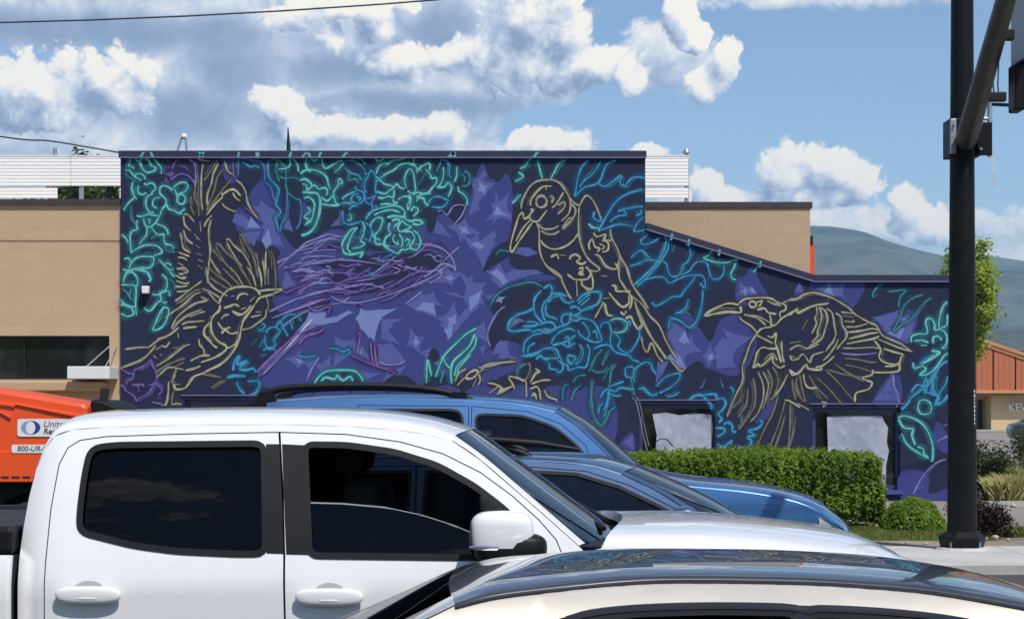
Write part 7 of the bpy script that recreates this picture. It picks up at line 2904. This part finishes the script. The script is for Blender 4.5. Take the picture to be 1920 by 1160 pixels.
lt = letters('sign_lettering', 'KEVI', 0, 0, 2.0, 0, pbr('white_sign_letters', (0.8, 0.8, 0.8), 0.5), red, 0, 0.02, 1.0, lambda a, b: (0, 0))
lt.scale = (0.44, 1, 0.46)
lp = P(1893, 770, BY)
lt.location = (lp.x - red.location.x, 0.5, lp.z - LOTZ)
lt.modifiers.new('depth', 'SOLIDIFY').thickness = 0.12
part(MB().box(x_beg, x_end, BY - 2.0, BY + .59, 0.02, gz + .12), 'entrance_step', m_kerb, red)


# ------------------------------------------------------------------ plants
def leaf_mat(name, a, b, trans=0.35, scale=4.0):
    m = bpy.data.materials.new(name)
    m.use_nodes = True
    t = m.node_tree
    t.nodes.clear()
    q = NT(t)
    tc = q.node('ShaderNodeTexCoord').outputs['Object']
    n1 = q.noise(tc, scale, 4.0, 0.6)
    n2 = q.noise(tc, scale * 12, 2.0, 0.5)
    f = q.maprange(q.math('ADD', q.math('MULTIPLY', n1, 0.5), q.math('MULTIPLY', n2, 0.5)), 0.36, 0.64)
    c = q.mix(f, a + (1,), b + (1,))
    d = q.node('ShaderNodeBsdfPrincipled')
    t.links.new(c, d.inputs['Base Color'])
    d.inputs['Roughness'].default_value = 0.5
    d.inputs['Specular IOR Level'].default_value = 0.35
    tl = q.node('ShaderNodeBsdfTranslucent')
    t.links.new(q.mix(0.5, c, (min(1, b[0] * 1.4), min(1, b[1] * 1.4), b[2] * .6, 1)), tl.inputs[0])
    mx = q.node('ShaderNodeMixShader')
    mx.inputs[0].default_value = trans
    t.links.new(d.outputs[0], mx.inputs[1])
    t.links.new(tl.outputs[0], mx.inputs[2])
    o = q.node('ShaderNodeOutputMaterial')
    t.links.new(mx.outputs[0], o.inputs[0])
    return m


def leaf_mesh(name, cen, nrm, size, seed, aspect=0.5):
    """one leaf-shaped quad per point, facing roughly along nrm"""
    rg = np.random.default_rng(seed)
    n = len(cen)
    nrm = nrm / np.maximum(1e-6, np.linalg.norm(nrm, axis=1))[:, None]
    r = rg.normal(size=(n, 3))
    u = np.cross(nrm, r)
    u /= np.maximum(1e-6, np.linalg.norm(u, axis=1))[:, None]
    v = np.cross(nrm, u)
    s = (size * rg.uniform(0.65, 1.3, n))[:, None]
    fold = nrm * s * 0.18
    V = np.stack((cen - u * s * .5, cen + v * s * aspect * .5 + fold, cen + u * s * .5, cen - v * s * aspect * .5 + fold), 1).reshape(-1, 3)
    me = bpy.data.meshes.new(name)
    me.vertices.add(4 * n)
    me.vertices.foreach_set('co', V.ravel())
    me.loops.add(4 * n)
    me.loops.foreach_set('vertex_index', np.arange(4 * n, dtype=np.int32))
    me.polygons.add(n)
    me.polygons.foreach_set('loop_start', np.arange(0, 4 * n, 4, dtype=np.int32))
    me.polygons.foreach_set('loop_total', np.full(n, 4, dtype=np.int32))
    me.update(calc_edges=True)
    return me


def lump(p, seed, f):
    """smooth lumpy noise for arrays of points"""
    s = np.zeros(len(p))
    rg = np.random.default_rng(seed)
    for k in range(6):
        d = rg.normal(size=3) * f * (1 + k * .5)
        s += np.sin(p @ d + rg.uniform(0, 6.28)) / (1 + k * .4)
    return s / 3.0


L_HEDGE = leaf_mat('hedge_leaf', (0.055, 0.12, 0.014), (0.23, 0.33, 0.036), 0.42, 1.6)
L_BUSH = leaf_mat('bush_leaf', (0.09, 0.17, 0.02), (0.22, 0.33, 0.04), 0.45, 4.0)
L_TREE = leaf_mat('tree_leaf', (0.15, 0.23, 0.03), (0.36, 0.44, 0.07), 0.45, 1.5)
L_DARK = leaf_mat('dark_shrub_leaf', (0.035, 0.055, 0.020), (0.075, 0.10, 0.035), 0.25, 4.0)
L_MAROON = leaf_mat('maroon_shrub_leaf', (0.014, 0.006, 0.006), (0.030, 0.013, 0.010), 0.2, 5.0)
L_DRY = leaf_mat('dry_grass_blade', (0.30, 0.29, 0.12), (0.52, 0.47, 0.23), 0.3, 3.0)
L_GRASS = leaf_mat('lawn_blade', (0.10, 0.15, 0.03), (0.22, 0.25, 0.07), 0.35, 2.0)
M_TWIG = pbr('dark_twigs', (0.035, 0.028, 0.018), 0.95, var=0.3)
M_BARK = pbr('grey_brown_bark', (0.12, 0.095, 0.07), 0.95, var=0.3, scale=8, bump=0.6, bscale=40)


def clipped_bush(name, label, cat, x0, x1, y0, y1, h, n, seed, mat, size=0.05, rnd=0.22, round_=False, rough=0.05, core=True):
    """clipped evergreen: leaves through an outer shell of a rounded box or dome, twigs inside"""
    rg = np.random.default_rng(seed)
    root = empty(name, ((x0 + x1) / 2, (y0 + y1) / 2, LOTZ - .01))
    tag(root, label, cat)
    a, b, c = (x1 - x0) / 2, (y1 - y0) / 2, h
    d = rg.normal(size=(n, 3))
    if round_:
        d /= np.linalg.norm(d, axis=1)[:, None]
        d[:, 2] = np.abs(d[:, 2]) * 1.0
        p = d * np.array((a, b, c))
        nr = d / np.array((a, b, c))
        base0 = np.array((0, 0, 0.0))
    else:
        # points over a superellipsoid-like box
        t = rg.uniform(-1, 1, size=(n, 3))
        area = np.array((b * c, b * c, a * c, a * c, a * b * 1.3))
        face = rg.choice(5, n, p=area / area.sum())
        p = t.copy()
        for k, (ax, sg) in enumerate(((0, -1), (0, 1), (1, -1), (1, 1), (2, 1))):
            p[face == k, ax] = sg
        p[:, 2] = (p[:, 2] + 1) / 2
        q = p.copy()
        q[:, 2] = q[:, 2] * 2 - 1
        pw = np.array((a, b, c / 2))
        # round the edges
        e = np.maximum(np.abs(q) * pw - (pw - rnd), 0)
        ln = np.linalg.norm(e, axis=1)
        sc = np.where(ln > rnd, rnd / np.maximum(ln, 1e-6), 1.0)
        inner = np.minimum(np.abs(q) * pw, pw - rnd)
        q2 = np.sign(q) * (inner + e * sc[:, None])
        nr = np.sign(q) * e + 1e-3
        p = q2
        p[:, 2] += c / 2
    nu = nr / np.linalg.norm(nr, axis=1)[:, None]
    depth = rg.exponential(0.05, n)
    bump = lump(p, seed + 2, 2.2) * rough * (0.0 if round_ else 0.9) + lump(p, seed, 6.0) * rough * 0.9 + lump(p, seed + 5, 17.0) * rough * 1.0 + lump(p, seed + 9, 34.0) * rough * 0.5
    p = p + nu * (bump - depth)[:, None]
    p[:, 2] = np.maximum(p[:, 2], 0.02)
    ln = nu * 0.5 + rg.normal(size=(n, 3)) * 0.6 + np.array((0.15, -0.2, 0.6))
    me = leaf_mesh('foliage', p, ln, size, seed + 1)
    o = link('foliage', me, mat, root)
    o['kind'] = 'stuff'
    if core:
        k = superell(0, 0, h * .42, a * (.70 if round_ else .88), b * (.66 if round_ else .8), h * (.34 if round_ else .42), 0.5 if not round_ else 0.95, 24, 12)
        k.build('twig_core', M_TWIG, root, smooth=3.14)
    st = MB()
    for i in range(max(2, int(a * 2.5))):
        x = -a * .8 + 1.6 * a * (i + .5) / max(2, int(a * 2.5))
        st.tube([(x, 0, -.05), (x + .03, 0.02, h * .4)], [0.035, 0.02], 6)
    if not round_:
        pass
    st.build('stem', M_BARK, root).__setitem__('kind', 'stuff')
    return root


hx0, hx1 = P(1010, 0, 28.0).x, P(1658, 0, 27.6).x
clipped_bush('hedge', 'long clipped green hedge in front of the mural windows', 'hedge', hx0, hx1, 27.4, 28.8, 1.055, 60000, 21, L_HEDGE, 0.06, 0.20, rough=0.075)
clipped_bush('round_bush', 'small clipped round bush beside the signal pole', 'bush', P(1652, 0, 27.0).x, P(1772, 0, 27.0).x, 26.5, 27.45, 0.47, 13000, 33, L_BUSH, 0.045, round_=True, rough=0.03)
clipped_bush('low_shrub', 'low green shrub row before the tan wall behind the orange machine', 'shrub', P(-160, 0, 31.0).x, P(120, 0, 31.0).x, 30.5, 31.6, 0.52, 15000, 34, L_HEDGE, 0.06, 0.2, rough=0.07)


def loose_shrub(name, label, cat, px, Y, r, h, n, seed, mat, size=0.06, base=LOTZ - .005):
    rg = np.random.default_rng(seed)
    root = empty(name, (P(px, 0, Y).x, Y, base))
    tag(root, label, cat)
    k = 16
    cl = rg.normal(size=(k, 3)) * np.array((r * .42, r * .42, h * .2)) + np.array((0, 0, h * .55))
    idx = rg.integers(0, k, n)
    p = cl[idx] + rg.normal(size=(n, 3)) * np.array((r * .2, r * .2, h * .14))
    p[:, 2] = np.clip(p[:, 2], 0.03, h * 1.1)
    me = leaf_mesh('foliage', p, rg.normal(size=(n, 3)) + np.array((0, 0, .6)), size, seed)
    o = link('foliage', me, mat, root)
    o['kind'] = 'stuff'
    st = MB()
    for i in range(7):
        c = cl[i]
        st.tube([(0, 0, -.03), (c[0] * .4, c[1] * .4, c[2] * .5), tuple(c)], [0.018, 0.012, 0.006], 5)
    s = st.build('stems', M_BARK, root)
    s['kind'] = 'stuff'
    return root


loose_shrub('leafy_shrub', 'loose dark green shrub on the island behind the signal pole', 'shrub', 1850, 36.3, 0.58, 1.02, 5200, 41, L_DARK, 0.075)
loose_shrub('leafy_shrub', 'small olive shrub beside the dry grass clumps', 'shrub', 1893, 37.6, 0.36, 0.75, 2200, 42, L_DARK, 0.07)
loose_shrub('maroon_shrub', 'low dark maroon shrub at the foot of the signal pole', 'shrub', 1838, 25.6, 0.36, 0.52, 4200, 43, L_MAROON, 0.04)
loose_shrub('maroon_shrub', 'small spreading maroon shrub right of the pole foot', 'shrub', 1868, 26.0, 0.24, 0.34, 1900, 44, L_MAROON, 0.04)
loose_shrub('leafy_shrub', 'dark shrub at the edge of the far parking lot', 'shrub', 1935, 52.0, 0.6, 1.3, 2600, 45, L_DARK, 0.10)


def grass_patch(name, pts, hgt, wid, mat, seed, label=None, cat=None, group=None, lean=0.35, base=LOTZ - .006, kind=None):
    rg = np.random.default_rng(seed)
    n = len(pts)
    h = hgt * rg.uniform(.5, 1.25, n)
    a = rg.uniform(0, 6.28, n)
    w = wid * rg.uniform(.6, 1.3, n)
    dx, dy = np.cos(a), np.sin(a)
    ln = lean * h * rg.uniform(.2, 1.4, n)
    b = np.array(pts)
    z0 = np.full(n, base)
    V = np.stack((np.stack((b[:, 0] - dy * w, b[:, 1] + dx * w, z0), 1), np.stack((b[:, 0] + dy * w, b[:, 1] - dx * w, z0), 1),
                  np.stack((b[:, 0] + dx * ln * .4 + dy * w * .7, b[:, 1] + dy * ln * .4 - dx * w * .7, z0 + h * .6), 1),
                  np.stack((b[:, 0] + dx * ln, b[:, 1] + dy * ln, z0 + h), 1)), 1).reshape(-1, 3)
    me = bpy.data.meshes.new(name)
    me.vertices.add(4 * n)
    me.vertices.foreach_set('co', V.ravel())
    me.loops.add(4 * n)
    me.loops.foreach_set('vertex_index', np.arange(4 * n, dtype=np.int32))
    me.polygons.add(n)
    me.polygons.foreach_set('loop_start', np.arange(0, 4 * n, 4, dtype=np.int32))
    me.polygons.foreach_set('loop_total', np.full(n, 4, dtype=np.int32))
    me.update(calc_edges=True)
    o = link(name, me, mat)
    return tag(o, label, cat, group, kind)


rg = np.random.default_rng(5)
n = 26000
lawn = np.stack((rg.uniform(0.5, 6.3, n), 25.0 + 2.6 * rg.beta(1.2, 1.0, n)), 1)
grass_patch('lawn_grass', lawn, 0.055, 0.006, L_GRASS, 51, 'short green lawn strip along the hedge foot', 'grass', kind='stuff')
n = 9000
lawn = np.stack((rg.uniform(-9.5, -5.5, n), rg.uniform(25.0, 30.0, n)), 1)
grass_patch('lawn_grass', lawn, 0.07, 0.009, L_GRASS, 52, 'short lawn behind the orange machine', 'grass', kind='stuff')
sheet('lawn_soil', 0.4, 6.35, 24.95, 27.7, LOTZ - 0.002, ground_mat('lawn_soil', (0.085, 0.10, 0.03), (0.14, 0.14, 0.06), 1.5))
sheet('lawn_soil', -12, -5.4, 24.95, 30.4, LOTZ - 0.002, ground_mat('lawn_soil_b', (0.085, 0.10, 0.03), (0.14, 0.14, 0.06), 1.5))


def clump(px, Y, r, h, n, seed, label, mat=L_DRY):
    rg = np.random.default_rng(seed)
    x = P(px, 0, Y).x
    p = np.stack((x + rg.normal(size=n) * r * .4, Y + rg.normal(size=n) * r * .4), 1)
    grass_patch('ornamental_grass', p, h, 0.008, mat, seed, label, 'grass', 'ornamental grass clumps', lean=0.7)


clump(1888, 35.4, 0.30, 0.42, 900, 61, 'pale yellow ornamental grass clump beside the dark shrub')
clump(1908, 35.8, 0.34, 0.46, 1000, 62, 'straw coloured grass clump on the planting island')
clump(1926, 36.6, 0.36, 0.55, 1000, 63, 'tall straw grass clump at the end of the planting island')
clump(1902, 25.7, 0.22, 0.13, 500, 64, 'short green grass tuft on the verge right of the pole', L_GRASS)
clump(1918, 25.9, 0.22, 0.12, 500, 65, 'low olive grass tuft at the verge edge', L_GRASS)
# scattered stones on the bare verge
rs = random.Random(9)
m_stone = pbr('pale_stone', (0.42, 0.38, 0.33), 0.9, bump=0.3)
for (px, Y, s) in ((1866, 25.3, .05), (1848, 25.1, .035), (1890, 25.0, .03), (1780, 24.4, .03), (1700, 24.5, .025), (1736, 24.2, .03), (1900, 33.6, .06)):
    me = superell(0, 0, s * .5, s, s * .8, s * .6, 0.8, 8, 6).mesh('loose_stone', 3.14)
    me.materials.append(m_stone)
    o = link('loose_stone', me)
    o.location = (P(px, 0, Y).x, Y, LOTZ - .008)
    o.rotation_euler = (0, 0, rs.uniform(0, 6))
    tag(o, 'small pale loose stone lying on bare ground near the signal pole', 'stone', 'loose stones on the verge')


def tree(name, label, loc, H, cr, cz, ch, n, seed, mat, size=0.14, trunk=0.12, nb=18, group=None, clusters=46, spread=0.17):
    """tapered trunk, limbs to every leaf cluster, leaves in uneven clumps"""
    rg = np.random.default_rng(seed)
    root = empty(name, loc)
    tag(root, label, 'tree', group)
    k = clusters
    d = rg.normal(size=(k, 3))
    d /= np.linalg.norm(d, axis=1)[:, None]
    rad = rg.uniform(0.35, 1.0, k) ** 0.6
    cl = d * rad[:, None] * np.array((cr, cr, ch)) + np.array((0, 0, cz))
    sz = rg.uniform(.6, 1.3, k)
    idx = rg.choice(k, n, p=(sz ** 2) / (sz ** 2).sum())
    p = cl[idx] + rg.normal(size=(n, 3)) * (sz[idx] * spread * min(cr, ch))[:, None]
    ln = (p - np.array((0, 0, cz))) * .5 + rg.normal(size=(n, 3)) * cr * .5 + np.array((0, 0, .5))
    o = link('crown', leaf_mesh('crown', p, ln, size, seed), mat, root)
    tb = MB()
    top = Vector((0.05 * cr, 0, cz + ch * .55))
    tb.tube([(0, 0, -.1), (0.02 * cr, 0.02, H * .25), (-.03 * cr, 0, cz), tuple(top)], [trunk * 1.25, trunk, trunk * .62, trunk * .15], 10)
    for i in range(min(nb, k)):
        c = Vector(cl[i])
        t = max(.25, min(.95, (c.z - cz * .25) / (cz + ch * .6)))
        s = Vector((0, 0, max(cz - ch * .9, c.z * .62)))
        m = (s + c) / 2 + Vector((0, 0, .08 * ch))
        tb.tube([s, m, c], [trunk * .4, trunk * .24, trunk * .08], 6)
    tb.build('trunk', M_BARK, root, smooth=0.9)
    return root


# the tree seen round the signal pole
tx = P(1814, 0, 62.0).x
tree('leafy_tree', 'slim green tree standing behind the signal pole', (tx + .1, 62.0, LOTZ - .01), 7.6, 0.82, 5.5, 2.1, 7500, 71, L_TREE, 0.17, 0.10, clusters=40, spread=0.24)
for (px, Y, top, cr_, seed, lab) in ((165, 82.0, 296, 1.5, 72, 'dark tree top showing over the white roof screen'), (120, 74.0, 352, 2.4, 73, 'tree seen through the gap under the roof screen'),
                                     (195, 90.0, 345, 2.2, 74, 'far tree behind the roof screen gap')):
    zt_ = P(0, top, Y).z
    tree('background_tree', lab, (P(px, 0, Y).x, Y, LOTZ - .02), zt_, cr_, zt_ - 3.0, 3.0, 4200, seed, L_DARK, 0.34, 0.22, group='trees behind the tan building')
# street trees across the road, behind the viewer
protos = []
rs = random.Random(4)
for i in range(15):
    x, y, h = -66 + i * 8.4 + rs.uniform(-1.5, 1.5), -38 + rs.uniform(-3, 3), rs.uniform(9, 12)
    lab = 'broad green street tree across the road from the mural'
    if i < 3:
        t_ = tree('street_tree', lab, (x, y, -.02), h, 4.3, h - 4.2, 4.2, 4600, 80 + i, L_TREE, 0.46, 0.26, group='street trees across the road', clusters=44)
        protos.append(t_)
    else:
        t_ = copy_tree(protos[i % 3])
        t_.location = (x, y, -.02)
    t_.rotation_euler = (0, 0, rs.uniform(0, 6.28))


# ------------------------------------------------------------------ air
def haze():
    m = bpy.data.materials.new('valley_haze')
    m.use_nodes = True
    t = m.node_tree
    t.nodes.clear()
    q = NT(t)
    v = q.node('ShaderNodeVolumePrincipled')
    v.inputs['Color'].default_value = (0.38, 0.68, 1.0, 1)
    v.inputs['Density'].default_value = 0.00012
    v.inputs['Anisotropy'].default_value = 0.0
    o = q.node('ShaderNodeOutputMaterial')
    t.links.new(v.outputs[0], o.inputs['Volume'])
    mb = MB().box(-6900, 6900, -2900, 7000, -6.0, 520.0)
    ob = mb.build('haze', m)
    ob['kind'] = 'stuff'
    ob['label'] = 'pale blue summer haze filling the valley air'


haze()
